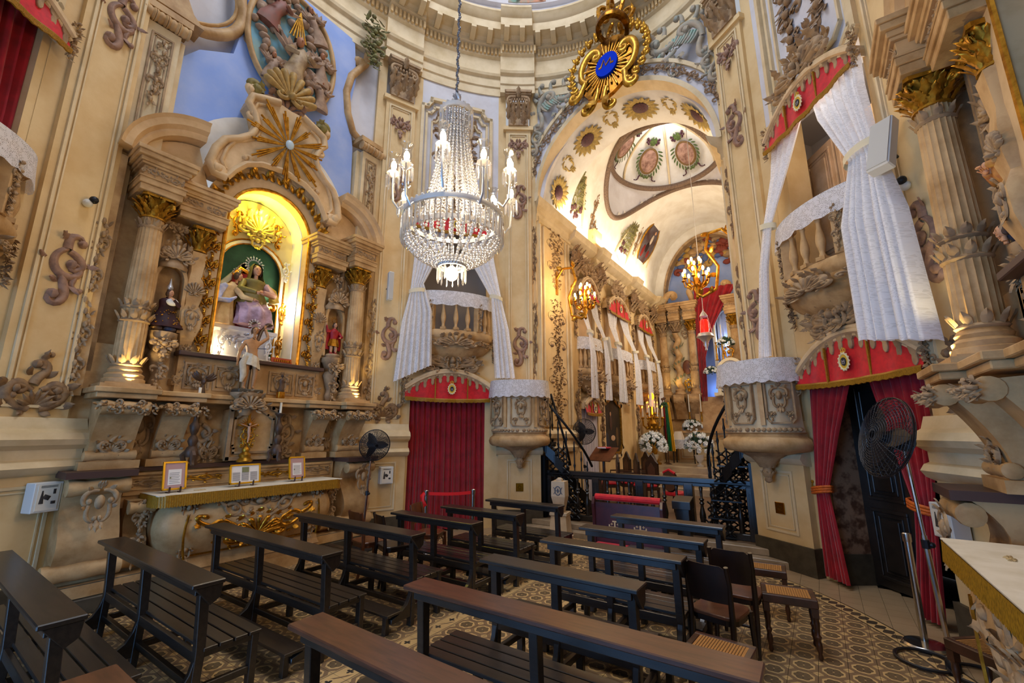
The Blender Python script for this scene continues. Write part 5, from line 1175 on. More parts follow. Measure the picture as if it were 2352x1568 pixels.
# ---------------------------------------------------------------- benches
wood = mat('dark bench wood', '#2b231d', .36, var='#1c1714', vscale=5, stretch=(1, 8, 8), spec=.5, coat=.3)
wood2 = mat('worn red brown bench wood', '#5a3524', .34, var='#43271a', vscale=5, stretch=(1, 8, 8), spec=.5, coat=.3)
BM = {}
def bmesh_(key, fn, mm, bevel=.004):
    if key not in BM: BM[key] = fn().mesh(key[0], mm, 35, bevel)
    return BM[key]
def bench(label, xL, xR, yN, ang=0.0, top=None, kneel=True):
    L = xR - xL; H = .86; top = top or wood
    R = thing('bench', label, 'bench', ((xL + xR) / 2, yN, 0), radians(ang), 'dark wooden benches facing the chancel')
    h = L / 2; k = round(L, 2)
    ob('top_board', bmesh_(('top_board', k, top.name), lambda: MB().box(-h, h, 0, .21, H - .03, H), top, .006), R)
    ob('top_apron', bmesh_(('top_apron', k), lambda: MB().box(-h + .06, h - .06, .045, .065, H - .09, H - .03), wood), R)
    px = [-h + .1, (0 if L < 1.8 else -.08), h - .07]
    for x in px:
        ob('post', bmesh_(('post',), lambda: MB().extx([(.08, .0), (.13, .0), (.15, .40), (.13, H - .03), (.065, H - .03), (.09, .40)], -.03, .03), wood), R, (x, 0, 0))
        ob('front_leg', bmesh_(('front_leg',), lambda: MB().box(-.03, .03, .46, .51, 0, .40), wood), R, (x, 0, 0))
        ob('side_rail', bmesh_(('side_rail',), lambda: MB().box(-.02, .02, .12, .47, .14, .19), wood), R, (x, 0, 0))
        ob('seat_bearer', bmesh_(('seat_bearer',), lambda: MB().box(-.022, .022, .12, .5, .36, .40), wood), R, (x, 0, 0))
        ob('foot_bracket', bmesh_(('foot_bracket',), lambda: MB().extx([(.09, .36), (.07, .28), (.03, .21), (-.05, .16), (-.16, .13), (-.16, .09), (.1, .09)], -.022, .022), wood), R, (x, 0, 0))
    ob('end_bracket', bmesh_(('end_bracket',), lambda: MB().extx([(.02, H - .03), (.2, H - .03), (.19, H - .12), (.13, H - .16)], -.02, .02), wood), R, (h - .03, 0, 0))
    for q in range(4):
        ob('seat_slat', bmesh_(('seat_slat', k), lambda: MB().box(-h + .05, h - .03, 0, .088, .40, .425), wood), R, (0, .135 + .1 * q, 0))
    ob('back_rail', bmesh_(('back_rail', k), lambda: MB().box(-h + .08, h - .05, .095, .13, .33, .40), wood), R)
    ob('stretcher', bmesh_(('stretcher', k), lambda: MB().box(-h + .1, h - .07, .10, .14, .15, .2), wood), R)
    if kneel:
        ob('kneeler', bmesh_(('kneeler', k), lambda: MB().box(-h + .06, h - .02, -.24, -.06, .17, .195), wood), R)
        for x in (-h + .16, h - .1): ob('kneeler_leg', bmesh_(('kneeler_leg',), lambda: MB().box(-.025, .025, -.21, -.16, 0, .17), wood), R, (x, 0, 0))
    return R
BN = [('dark bench nearest the bottom corner, in front of the tan console of the lit altar', -3.17, -.72, .68, 0, None, True),
 ('dark slatted bench before the foot of the lit side altar, second row from the viewer', -3.0, -.76, 1.42, 0, None, True),
 ('dark slatted bench before the middle of the lit side altar, third row', -2.95, -.72, 2.33, 1, None, True),
 ('dark slatted bench before the far end of the lit side altar, fourth row', -2.78, -.64, 3.26, 1, None, True),
 ('short dark reddish bench with a chair behind it, fifth row on the altar side', -1.88, -.51, 4.06, 1, None, True),
 ('short dark bench before the rope barrier, sixth row on the altar side', -1.68, -.40, 4.79, 1.5, None, True),
 ('short dark bench before the pulpit pier and the stone pedestal, last row', -1.55, -.27, 5.65, 1.5, None, True),
 ('red brown bench whose top board corner only shows at the bottom edge', .13, 2.3, .60, 0, wood2, False),
 ('long red brown bench cut by the bottom edge, nearest the viewer after the corner one', .36, 2.5, 1.45, -1, wood2, False),
 ('long red brown bench with a glossy top stretching to the cane stools', .40, 2.55, 2.27, 1, wood2, False),
 ('short dark bench behind the long glossy brown bench', .43, 1.76, 3.05, .8, None, True),
 ('short dark bench whose end meets the two dark chairs', .50, 1.83, 3.9, 1, None, True),
 ('short dark bench second from the red padded kneeler', .55, 1.85, 4.65, 1, None, True),
 ('short dark bench nearest the red padded kneeler', .58, 1.88, 5.47, 0, None, True)]
for b in BN: bench(*b)
# ---------------------------------------------------------------- chairs and stools
def chair(label, loc, rz, m1, bent=False):
    R = thing('wooden_chair', label, 'chair', loc, rz, 'wooden chairs among the benches')
    m = MB(); P = [(.2 * cos(a) * (1.0 if abs(cos(a)) < .8 else .98), .2 * sin(a)) for a in [2 * pi * k / 24 for k in range(24)]]
    P = [(x * 1.02 if y < 0 else x * .92, y) for x, y in P]; m.extz([(max(-.195, min(.195, x * 1.2)), max(-.19, min(.19, y * 1.2))) for x, y in P], .43, .46); part('seat', m, mat('chair seat veneer', '#6a3f26', .35, var='#4a2a18', vscale=5, coat=.3) if not bent else m1, R, 0, bevel=.006)
    m = MB(); m.extz([(max(-.185, min(.185, x * 1.1)), max(-.18, min(.18, y * 1.1))) for x, y in P], .39, .43); part('seat_frame', m, m1, R, 0)
    for sx in (-1, 1):
        m = MB(); m.tube([(sx * .17, .17, .43), (sx * .18, .18, .2), (sx * .185, .19, 0)], [.024, .02, .016], 8); part('front_leg', m, m1, R)
        m = MB(); m.tube([(sx * .165, -.24, 0), (sx * .165, -.19, .25), (sx * .165, -.18, .45), (sx * .17, -.2, .7), (sx * .17, -.235, .84)], [.016, .022, .024, .021, .018], 8); part('back_leg', m, m1, R)
        if bent:
            m = MB(); m.tube([(sx * .17, .16, .2), (sx * .12, .17, .34), (sx * .03, .17, .4)], .014, 6); part('brace', m, m1, R)
    m = MB(); rings = []
    for k in range(9):
        u = -1 + k / 4; x = .165 * u; y = -.2 - .03 * (1 - u * u)
        rings.append([(x, y - .035, .84 - (.03 if abs(u) > .9 else 0)), (x, y + .01 - .035, .84 - (.03 if abs(u) > .9 else 0)), (x, y + .012, .56), (x, y, .56)])
    m.loft(rings, True, True); part('backrest', m, m1, R, 50)
    for y in (-.17,): m = MB(); m.tube([(-.165, -.185, .22), (.165, -.185, .22)], .012, 6); part('stretcher', m, m1, R)
    return R
chwood = mat('dark chair wood', '#23140e', .35, var='#170d09', vscale=5, coat=.3); chw2 = mat('chestnut chair wood', '#6b3a1e', .4, var='#53290f', vscale=5, coat=.25)
chair('dark chair nearest the viewer, seen from behind beside the cane stool', (2.02, 4.28, 0), radians(-12), chwood)
chair('dark chair standing just beyond the other dark chair', (2.08, 4.85, 0), radians(-3), chwood)
chair('chestnut bentwood chair beside the foot of the standing fan', (-2.36, 4.12, 0), radians(-8), chw2, True)
chair('dark bentwood chair between the chestnut chairs', (-1.9, 4.16, 0), radians(-20), chwood, True)
chair('chestnut bentwood chair in front of the closed crimson curtain', (-2.02, 4.92, 0), radians(-70), chw2, True)
cane = mat('woven cane', '#b98546', .6, var='#8a5c2a', vscale=90, stretch=(1, 3, 1))
def stool(label, loc, rz, w=.2, d=.15, h=.47):
    R = thing('cane_stool', label, 'stool', loc, rz, 'cane seated stools')
    for a, b, c, e in ((-w, w, -d, -d + .045), (-w, w, d - .045, d), (-w, -w + .045, -d + .045, d - .045), (w - .045, w, -d + .045, d - .045)):
        m = MB(); m.box(a, b, c, e, h - .07, h); part('apron', m, brown, R, 0, bevel=.006)
    m = MB(); m.box(-w + .04, w - .04, -d + .04, d - .04, h - .012, h - .004); s = part('cane_seat', m, cane, R, 0)
    m = MB()
    for k in range(1, 17): x = -w + .045 + (2 * w - .09) * k / 17; m.box(x - .002, x + .002, -d + .04, d - .04, h - .004, h - .001)
    part('cane_strand', m, mat('cane strand', '#7a5226', .6), s, 0, kind='stuff')
    lg = MB(); lg.box(-.024, .024, -.024, .024, h - .14, h - .07); lg.lathe([(.012, 0), (.02, .02), (.014, .05), (.024, .09), (.022, .13), (.014, .15), (.027, .18), (.014, .2), (.02, .24), (.024, .29), (.02, h - .16), (.026, h - .14)], 12)
    lm = lg.mesh('leg', brown, 50)
    for sx in (-1, 1):
        for sy in (-1, 1): ob('leg', lm, R, (sx * (w - .028), sy * (d - .028), 0))
stool('cane stool standing clear on the tiles beside the dark chairs', (2.46, 5.0, 0), radians(8), .21, .17)
stool('cane stool behind the dark chairs, close to the pulpit pier', (2.22, 5.75, 0), radians(5), .19, .16)
stool('cane stool whose seat shows over the glossy brown bench', (2.15, 3.52, 0), radians(-4), .2, .14)
stool('cane stool in shadow under the cloth of the altar near the fan', (3.66, 4.5, 0), radians(-50), .2, .15)
# ---------------------------------------------------------------- standing fans
def fan(label, foot, head, nrm, rad, z0=0.0, ring=True):
    R = thing('standing_fan', label, 'fan', (foot[0], foot[1], z0)); f = Vector((0, 0, 0)); hd = Vector(head) - Vector((foot[0], foot[1], z0)); n = Vector(nrm).normalized()
    m = MB()
    if ring:
        for cx, cy in ((-.16, .05), (.16, -.05)): m.tube([(cx + .2 * cos(a), cy + .2 * sin(a), .02) for a in [2 * pi * k / 28 for k in range(29)]], .014, 6)
        m.lathe([(.05, 0), (.05, .06), (.03, .09)], 12)
    else: m.lathe([(.2, 0), (.2, .02), (.04, .05), (.03, .1)], 20)
    part('base', m, black, R)
    jb = hd - n * .14
    m = MB(); m.tube([(0, 0, .05), tuple(jb * .55 + Vector((0, 0, .02)))], .02, 8); part('lower_pole', m, steel, R)
    m = MB(); m.tube([tuple(jb * .5), tuple(jb)], .014, 8); part('upper_pole', m, steel, R); m = MB(); c = jb * .52; m.tube([tuple(c - Vector((0, 0, .03))), tuple(c + Vector((0, 0, .04)))], .03, 10); m.ball(tuple(c + Vector((.04, 0, 0))), .025); part('clamp', m, black, R)
    q = n.to_track_quat('-Y', 'Z').to_matrix().to_4x4(); Mx = Matrix.Translation(hd) @ q
    h = ob('fan_head', None, R); h.matrix_local = Mx
    m = MB()
    for k in range(15):
        r = rad * (.12 + .88 * k / 14); b = .085 * (1 - (r / rad) ** 2)
        for s, o in ((-1, -.02), (1, .02)): m.tube([(r * cos(a), s * b + o, r * sin(a)) for a in [2 * pi * j / 36 for j in range(37)]], .0026, 4, caps=False)
    for j in range(32):
        a = 2 * pi * j / 32
        for s, o in ((-1, -.02), (1, .02)): m.tube([(r * cos(a), s * .085 * (1 - (r / rad) ** 2) + o, r * sin(a)) for r in (rad * .1, rad * .4, rad * .75, rad)], .0022, 4, caps=False)
    m.tube([(rad * cos(a), 0, rad * sin(a)) for a in [2 * pi * j / 40 for j in range(41)]], .008, 5, caps=False); part('wire_guard', m, black, h, 60)
    m = MB()
    for k in range(3):
        a0 = 2 * pi * k / 3; rings = []
        for i in range(7):
            r = rad * (.12 + .78 * i / 6); w = rad * .26 * sin(pi * (.25 + .7 * i / 6)); rings.append([(r * cos(a0 + t / max(r, .05)), .02 * t / .1, r * sin(a0 + t / max(r, .05))) for t in (-w, -w * .4, w * .4, w)])
        m.loft(rings, False, False)
    part('blade', m, mat('smoked fan blade', '#1c1c20', .35), h, 60)
    m = MB(); V0 = 0; m.lathe([(.0, -.05), (.05, -.05), (.05, 0), (.07, .04), (.085, .06), (.085, .18), (.05, .22), (0, .22)], 18); m.v = [(x, z, y) for x, y, z in m.v]; part('motor', m, black, h, 40)
fan('tall standing fan beside the dark door, its wire head tilted upwards', (3.54, 5.30), (3.36, 5.32, 1.84), (-1, -.45, .30), .37)
fan('standing fan against the pilaster beside the lit altar', (-3.52, 4.88), (-3.40, 4.93, 1.67), (.95, -.35, -.1), .26, ring=False)
# ---------------------------------------------------------------- rope posts
def stanchion(label, loc, h=.96):
    R = thing('rope_post', label, 'rope post', loc)
    m = MB(); m.lathe([(.16, 0), (.165, .015), (.15, .03), (.06, .045), (.03, .05)], 28); part('base', m, steel, R); m = MB(); m.lathe([(.028, .04), (.028, h - .08)], 16); part('pole', m, steel, R); m = MB(); m.lathe([(.034, h - .08), (.036, h - .06), (.036, h - .01), (.025, h)], 16); part('belt_head', m, steel, R)
stanchion('steel rope post standing alone before the dark door', (3.43, 5.72, 0)); stanchion('steel rope post nearest the lit altar, with a knotted red belt', (-2.52, 5.32, 0)); stanchion('steel rope post nearest the pulpit pier, in front of the closed curtain', (-1.98, 5.86, 0))
R = thing('barrier_belt', 'red belt stretched between the two rope posts', 'belt', (0, 0, 0)); redb = mat('signal red webbing', '#e01818', .5)
m = MB(); a, b = Vector((-2.49, 5.35, 0)), Vector((-2.01, 5.83, 0))
m.loft([[tuple(a + (b - a) * u + Vector((0, 0, z - .015 * sin(pi * u)))) for z in (.88, .93)] for u in [k / 8 for k in range(9)]], False, False); part('strap', m, redb, R, 60)
m = MB(); m.tube([(-2.53, 5.29, .92), (-2.56, 5.27, .87), (-2.53, 5.25, .80), (-2.50, 5.28, .74), (-2.54, 5.26, .70)], [.03, .045, .03, .04, .015], 6, flat=.5); part('knot', m, redb, R, 60)
# ---------------------------------------------------------------- balustrade at the chancel step
R = thing('chancel_balustrade', 'black wooden balustrade with turned balusters closing off the chancel', 'balustrade', (0, 8.2, .2))
m = MB(); m.box(-1.95, 1.95, -.07, .07, .84, .92); m.box(-1.95, 1.95, -.05, .05, .78, .84); part('top_rail', m, dark, R, 0, bevel=.008)
m = MB(); m.box(-1.95, 1.95, -.06, .06, .0, .1); part('bottom_rail', m, dark, R, 0, bevel=.008)
PX = [-1.86, -.81, .05, .90, 1.86]
for x in PX:
    m = MB(); m.box(-.075, .075, -.075, .075, .0, .82); p = part('newel', m, dark, R, 0, bevel=.008, loc=(x, 0, 0)); m = MB(); panel(m, -.05, .05, .18, .74, -.075, .012, .01); part('panel', m, dark, p, 0)
bal = MB(); bal.box(-.04, .04, -.04, .04, 0, .03); bal.lathe([(.035, .03), (.045, .08), (.04, .14), (.052, .2), (.05, .26), (.028, .36), (.022, .4), (.045, .43), (.022, .46), (.045, .49), (.02, .52), (.024, .62), (.034, .68), (.02, .7), (.04, .73)], 12); balm = bal.mesh('baluster', dark, 50)
arcm = MB(); arcm.extr([(-.11, .70), (-.11, .79), (.11, .79), (.11, .70)] + [(.085 * cos(a), .70 + .07 * sin(a)) for a in [pi * k / 8 for k in range(9)]], -.02, .02); arm = arcm.mesh('arch_spandrel', dark, 0)
for a, b in zip(PX, PX[1:]):
    n = 4 if b - a > .9 else 3
    for k in range(n): ob('baluster', balm, R, (a + (b - a) * (k + 1) / (n + 1), 0, .08))
# ---------------------------------------------------------------- cast iron pulpit stairs
def stair(sg, label):
    cx, cyy = sg * 1.97, 8.78; R = thing('iron_stair', label, 'stair', (cx, cyy, .2)); N = 7
    P = lambda r, a, z: (-sg * r * cos(radians(a)), r * sin(radians(a)), z)
    for k in range(N):
        a0 = -8 - 11.5 * k; a1 = a0 - 13; z = .2 + .205 * k + .02
        m = MB(); m.loft([[P(.12, a0, z), P(.84, a0, z), P(.84, a0, z + .03), P(.12, a0, z + .03)], [P(.12, a1, z), P(.84, a1, z), P(.84, a1, z + .03), P(.12, a1, z + .03)]], True, True); part('tread', m, iron, R, 0)
        for r in ('riser',):
            m = MB()
            for i in range(5):
                for j in range(2):
                    q0, q1 = .16 + .136 * i, .16 + .136 * (i + 1); zz0 = z - .18 + .09 * j; zz1 = zz0 + .09
                    m.tube([P(q0, a0, zz0), P(q1, a0, zz1)], .013, 4); m.tube([P(q0, a0, zz1), P(q1, a0, zz0)], .013, 4); m.ball(P((q0 + q1) / 2, a0, (zz0 + zz1) / 2), .026, 6, 4)
            m.tube([P(.14, a0, z - .18), P(.84, a0, z - .18)], .014, 4); part('riser', m, iron, R, 0)
        m = MB(); m.loft([[P(.84, a0, z - .2), P(.84, a0, z + .04), P(.86, a0, z + .04), P(.86, a0, z - .2)], [P(.84, a1, z - .02), P(.84, a1, z + .2), P(.86, a1, z + .2), P(.86, a1, z - .02)]], True, True); part('string_board', m, iron, R, 0)
        for r, nm in ((.82, 'baluster'), (.30, 'baluster')):
            if r < .5 and k % 2: continue
            h = .84; am = (a0 + a1) / 2; x, y, zz = P(r, am, z + .03); b = MB(); b.lathe([(.018, 0), (.026, .04), (.014, .1), (.012, .3), (.026, .36), (.014, .4), (.012, .62), (.024, .68), (.013, .74), (.012, h)], 8); part(nm, b, iron, R, 50, loc=(x, y, zz))
    for r in (.82, .30):
        m = MB(); m.tube([P(r, -2 - 8.6 * k, .98 + .154 * k + (.0 if k < 10 else 0)) for k in range(11)], .026, 8); part('handrail', m, iron, R, 60)
    m = MB()
    for k in range(6):
        z = -.1 + .2 * k; 
    m.box(-.05 if sg < 0 else -.1, .1 if sg < 0 else .05, -.75, -.6, -.2, 1.2); part('newel_column', m, iron, R, 0)
    fr = MB()                                   # pierced iron panels under the upper steps, facing the nave
    for zz in (.05, .32, .6, .88, 1.15):
        x0 = .1 + .55 * max(0, (1.2 - zz)) * .45
        for i in range(3):
            for j in range(2):
                a, b = -sg * (x0 + .15 * i), -sg * (x0 + .15 * (i + 1)); c, e = zz + .12 * j, zz + .12 * (j + 1)
                fr.tube([(a, -.70, c), (b, -.70, e)], .013, 4); fr.tube([(a, -.70, e), (b, -.70, c)], .013, 4); fr.ball(((a + b) / 2, -.7, (c + e) / 2), .03, 6, 4)
        fr.box(min(-sg * x0, -sg * (x0 + .45)), max(-sg * x0, -sg * (x0 + .45)), -.73, -.68, zz - .02, zz)
    part('pierced_panel', fr, iron, R, 0)
stair(-1, 'black cast iron stair curving up to the pulpit by the closed curtain'); stair(1, 'black cast iron stair behind the pulpit by the dark door')
# ---------------------------------------------------------------- small fixtures
R = thing('stone_pedestal', 'pale stone alms pedestal with a dark painted crest', 'pedestal', (-1.2, 7.42, 0), radians(12)); ps = mat('pale limestone', '#cbb79c', .6, var='#b8a286', vscale=4)
m = MB(); m.loft([[(sx * w, sy * w, z) for sx, sy in ((-1, -1), (1, -1), (1, 1), (-1, 1))] for w, z in ((.2, 0), (.2, .05), (.17, .06), (.14, .4), (.16, .42), (.16, .46))], True, True); part('foot', m, ps, R, 0)
m = MB(); m.loft([[(sx * w, sy * w, z) for sx, sy in ((-1, -1), (1, -1), (1, 1), (-1, 1))] for w, z in ((.075, .46), (.13, .74), (.125, .98), (.125, 1.0))], True, True); b = part('alms_box', m, ps, R, 0)
m = MB(); m.box(-.05, .05, -.05, .05, 1.0, 1.04); m.lathe([(.06, 1.03), (.03, 1.06)], 8); part('slot', m, ps, b, 0)
m = MB(); P = [(.055 * cos(2 * pi * k / 16), .84 + .075 * sin(2 * pi * k / 16)) for k in range(16)]; m.relief(P + P[:2], .009, .4, 4, y=-.131); m.relief([(-.08, .9), (-.04, .84), (-.08, .78)], .007, .4, 4, y=-.131); m.relief([(.08, .9), (.04, .84), (.08, .78)], .007, .4, 4, y=-.131); m.relief([(0, .8), (0, .88)], .012, .4, 4, y=-.131); m.relief([(-.03, .84), (.03, .84)], .008, .4, 4, y=-.131); part('crest_print', m, mat('slate paint', '#4a5262', .6), b)
for th, z, lb in ((-113.4, 1.22, 'white information box with a printed leaflet below the red curtained tribune'), (-63.3, 1.11, 'white information box on the pilaster behind the standing fan'), (61.5, 1.1, 'white information box beside the tall fan and dark door')):
    lo, rz = efr(th, .16); R = thing('information_box', lb, 'box', (lo[0], lo[1], z), rz)
    m = MB(); m.box(-.12, .12, -.14, .0, -.15, .15); part('casing', m, offwhite, R, 0, bevel=.006); m = MB(); m.box(-.09, .09, -.146, -.14, -.13, .13); s = part('leaflet', m, mat('leaflet paper', '#e4dccb', .7), R, 0)
    m = MB(); m.relief([(-.05, -.06), (-.05, .07)], [.02, .006], .2, 4, y=-.146); m.relief([(-.02, -.02), (.0, .02)], .03, .15, 4, y=-.146); m.relief([(.05, .03), (.05, .08)], .012, .2, 4, y=-.146); m.relief([(.05, -.07), (.05, -.04)], .02, .2, 4, y=-.146)
    for k in range(3): m.box(-.07, .07, -.148, -.146, .1 + .008 * k, .103 + .008 * k)
    part('print', m, mat('ink print', '#3b3532', .7), s, 0)
for th, z, lb in ((-31.6, .79, 'square brass plaque on the pier beside the closed curtain'), (31.6, .81, 'square brass plaque on the pier beside the dark door')):
    lo, rz = efr(th, .145); R = thing('brass_plaque', lb, 'plaque', (lo[0], lo[1], z), rz)
    m = MB(); m.box(-.075, .075, -.012, 0, -.08, .08); part('plate', m, brass, R, 0, bevel=.003); m = MB(); m.relief([(.03 * cos(2 * pi * k / 14), .03 * sin(2 * pi * k / 14)) for k in range(15)], .006, .6, 4, y=-.012); m.box(-.04, .04, -.014, -.012, -.055, -.048); m.box(-.03, .03, -.014, -.012, .048, .055); part('engraving', m, mat('engraved brass', '#6a4a10', .4, .8), R, 0)
def speaker(lb, loc, rz, tilt, h, w=.13):
    R = thing('wall_speaker', lb, 'speaker', loc); m = MB(); m.box(-w / 2, w / 2, -.12, 0, -h / 2, h / 2); c = part('cabinet', m, offwhite, R, 0, bevel=.012); c.rotation_euler = (tilt, 0, rz); m = MB(); m.box(-w / 2 + .01, w / 2 - .01, -.128, -.12, -h / 2 + .02, h / 2 - .02); part('grille', m, mat('grey grille cloth', '#b9b6ae', .7), c, 0)
    m = MB(); m.tube([(0, .02, 0), (0, .16, 0)], .015, 6); part('mount', m, black, c)
lo, rz = efr(-65.2, .30); speaker('slim white wall speaker on the pilaster beside the lit altar', (lo[0], lo[1], 4.7), rz, 0, .58, .1)
lo, rz = efr(60, .38); speaker('large white wall speaker tilted down beside the broad lace curtain', (lo[0] + .46 * cos(rz), lo[1] + .46 * sin(rz), 4.66), rz + .5, -.35, .62, .2)
speaker('white wall speaker among the lace curtains of the chancel', (-1.86, 11.6, 4.2), pi / 2 + .3, -.1, .7, .2)
for th, z, lb in ((-114.6, 4.58, 'small white dome camera beside the red curtained tribune'), (63.0, 4.38, 'small white dome camera beside the fluted column near the wall speaker')):
    lo, rz = efr(th, .12); R = thing('security_camera', lb, 'camera', (lo[0], lo[1], z), rz); m = MB(); m.ball((0, -.02, -.03), .05, 10, 8); part('mount', m, offwhite, R); m = MB(); m.ball((.03, -.06, .02), .045, 10, 8); part('lens', m, black, R)
R = thing('red_kneeler', 'dark prayer kneeler with a red padded rail and crosses on its panel', 'kneeler', (.26, 6.9, 0), radians(2))
mah = mat('mahogany panel', '#4a2126', .35, var='#361820', vscale=5, coat=.3)
m = MB(); m.box(-.52, .52, .0, .04, .08, .78); part('panel_back', m, mah, R, 0)
for sx in (-1, 1): m = MB(); m.extx([(-.02, 0), (.3, 0), (.28, .12), (.12, .2), (.1, .6), (.13, .78), (.08, .86), (-.02, .86), (-.06, .76), (-.03, .5)], sx * .54 - .025, sx * .54 + .025); part('side', m, mah, R, 0, bevel=.006)
m = MB(); m.tube([(-.52, .03, .86), (.52, .03, .86)], .05, 10); part('padded_rail', m, redv, R)
m = MB(); m.box(-.5, .5, -.28, -.02, .12, .2); part('kneeling_pad', m, redv, R, 0, bevel=.03)
for x in (-.2, .2):
    m = MB()
    for a, b, c, e in ((-.012, .012, -.09, .09), (-.09, .09, -.012, .012)): m.box(x + a, x + b, -.012, 0, .42 + c, .42 + e)
    for a in (-.09, .09): m.box(x + a - .01, x + a + .01, -.012, 0, .38, .46); m.box(x - .04, x + .04, -.012, 0, .42 + a - .01, .42 + a + .01)
    for a in (-.05, .05):
        for c in (-.05, .05): m.box(x + a - .018, x + a + .018, -.012, 0, .416 + c, .424 + c); m.box(x + a - .004, x + a + .004, -.012, 0, .42 + c - .018, .42 + c + .018)
    part('inlaid_cross', m, mat('ivory inlay', '#c9b083', .5), R, 0)
R = thing('offering_box', 'small dark box with a sloped lid standing before the balustrade', 'box', (.95, 7.55, .1)); m = MB(); m.box(-.1, .1, -.08, .08, 0, .62); part('post', m, dark, R, 0, bevel=.006); m = MB(); m.extx([(-.14, .6), (.12, .6), (.12, .78), (-.14, .72)], -.14, .14); part('lid', m, dark, R, 0, bevel=.006)
# ---------------------------------------------------------------- crystal chandelier
def crystal_mat():
    m = bpy.data.materials.new('cut crystal'); m.use_nodes = True; nt = NT(m); out = nt.n['Material Output']; nt.n.remove(nt.n['Principled BSDF'])
    g = nt.add('ShaderNodeBsdfGlossy', {'Color': (1, 1, 1, 1), 'Roughness': .08}); t = nt.add('ShaderNodeBsdfTransparent', {'Color': (.97, .97, 1, 1)}); d = nt.add('ShaderNodeBsdfTranslucent', {'Color': (1, .99, .97, 1)})
    lw = nt.add('ShaderNodeLayerWeight', {0: .45}); a = nt.add('ShaderNodeMixShader', {0: .6, 1: t.outputs[0], 2: d.outputs[0]}); b = nt.add('ShaderNodeMixShader', {0: nt.math('MULTIPLY_ADD', lw.outputs[1], .6, .3), 1: a.outputs[0], 2: g.outputs[0]})
    nt.l.new(b.outputs[0], out.inputs[0]); return m
crystal = crystal_mat()
def glass_mat():
    m = bpy.data.materials.new('clear lamp glass'); m.use_nodes = True; nt = NT(m); out = nt.n['Material Output']; nt.n.remove(nt.n['Principled BSDF'])
    g = nt.add('ShaderNodeBsdfGlossy', {'Color': (1, 1, 1, 1), 'Roughness': .03}); t = nt.add('ShaderNodeBsdfTransparent', {'Color': (.96, .95, .92, 1)}); lw = nt.add('ShaderNodeLayerWeight', {0: .25})
    b = nt.add('ShaderNodeMixShader', {0: lw.outputs[1], 1: t.outputs[0], 2: g.outputs[0]}); nt.l.new(b.outputs[0], out.inputs[0]); return m
lampglass = glass_mat()
bulb = mat('glowing bulb', '#fff2dc', .4, emit='#ffe2b0', estr=26.0); bulbw = mat('glowing warm bulb', '#fff0d0', .4, emit='#ffc46a', estr=22.0)
R = thing('crystal_chandelier', 'large crystal chandelier with bead strands, prisms and glass shaded lamps', 'chandelier', (-.12, 3.2, 0))
m = MB()
for k in range(150): z = 5.68 + .035 * k; m.ball((.008 * cos(k * 1.2), .008 * sin(k * 1.2), z), (.022, .014, .024) if k % 2 else (.014, .022, .024), 6, 4)
part('chain', m, mat('grey steel chain', '#7f8086', .35, .8), R, 50)
m = MB()
for k in range(8): a = 2 * pi * k / 8; l = MB(); l.leaf((0, 0), radians(60), .11, .03, .2, .6, n=5); m.add(l, Matrix.Translation((0, 0, 5.6)) @ Matrix.Rotation(a, 4, 'Z'))
part('leaf_cup', m, silver, R, 50)
def ring(r, z, t, m_, nm, teeth=0):
    m = MB(); m.lathe([(r - t, z - .02), (r + t, z - .02), (r + t * 1.3, z), (r + t, z + .03), (r - t, z + .03), (r - t, z - .02)], 48, caps=False)
    for k in range(teeth): a = 2 * pi * k / teeth; m.ball((r * cos(a), r * sin(a), z + .045), .018, 5, 4)
    return part(nm, m, m_, R, 40)
dsil = mat('dull silver', '#d0d2d4', .38, .5)
ring(.18, 5.44, .012, dsil, 'crown_ring', 18); ring(.53, 4.12, .014, dsil, 'main_ring', 44); ring(.14, 3.60, .01, dsil, 'lower_ring'); ring(.50, 3.92, .004, crystal, 'bowl_ring')
pr = MB(); pr.loft([[(.013 * cos(2 * pi * k / 5), .008 * sin(2 * pi * k / 5), z) for k in range(5)] if q else [(.002, 0, z)] * 5 for z, q in ((0, 0), (-.02, 1), (-.19, 1), (-.22, 0))], True, False)
PRM = {}
def prism(s): 
    if s not in PRM: q = MB(); q.add(pr, Matrix.Diagonal((1, 1, s, 1))); PRM[s] = q.mesh('prism', crystal, 0)
    return PRM[s]
for n, r, z, s in ((18, .185, 5.42, 1.1), (60, .54, 4.09, 1.15), (14, .145, 3.58, .75)):
    for k in range(n): a = 2 * pi * k / n; ob('prism', prism(s), R, (r * cos(a), r * sin(a), z), a)
def strand(f, n, r):
    m = MB()
    for k in range(n): x, z = f(k / (n - 1)); m.ball((x, 0, z), r * (1 if k % 2 else .8), 6, 4)
    return m.mesh('bead_strand', crystal, 60)
s1 = strand(lambda u: (.13 + .19 * (u ** 1.7) + .02 * u, 5.42 - 1.28 * u), 34, .021); s2 = strand(lambda u: (.50 - .36 * u ** 1.6, 3.90 - .30 * (u ** .8)), 14, .022); s3 = strand(lambda u: (.11 + .15 * (u ** 1.7), 5.36 - 1.22 * u), 30, .019)
for k in range(26): ob('bead_strand', s1, R, (0, 0, 0), 2 * pi * k / 26)
for k in range(14): ob('bead_strand', s3, R, (0, 0, 0), 2 * pi * (k + .5) / 14)
for k in range(30): ob('bead_strand', s2, R, (0, 0, 0), 2 * pi * k / 30)
s4 = strand(lambda u: (.53 - .05 * u, 4.08 - .16 * u), 6, .018)
for k in range(30): ob('bead_strand', s4, R, (0, 0, 0), 2 * pi * (k + .5) / 30)
sh = MB(); sh.lathe([(.028, 0), (.045, .03), (.05, .09), (.042, .15), (.05, .19), (.068, .22)], 16); shm = sh.mesh('glass_shade', lampglass, 60)
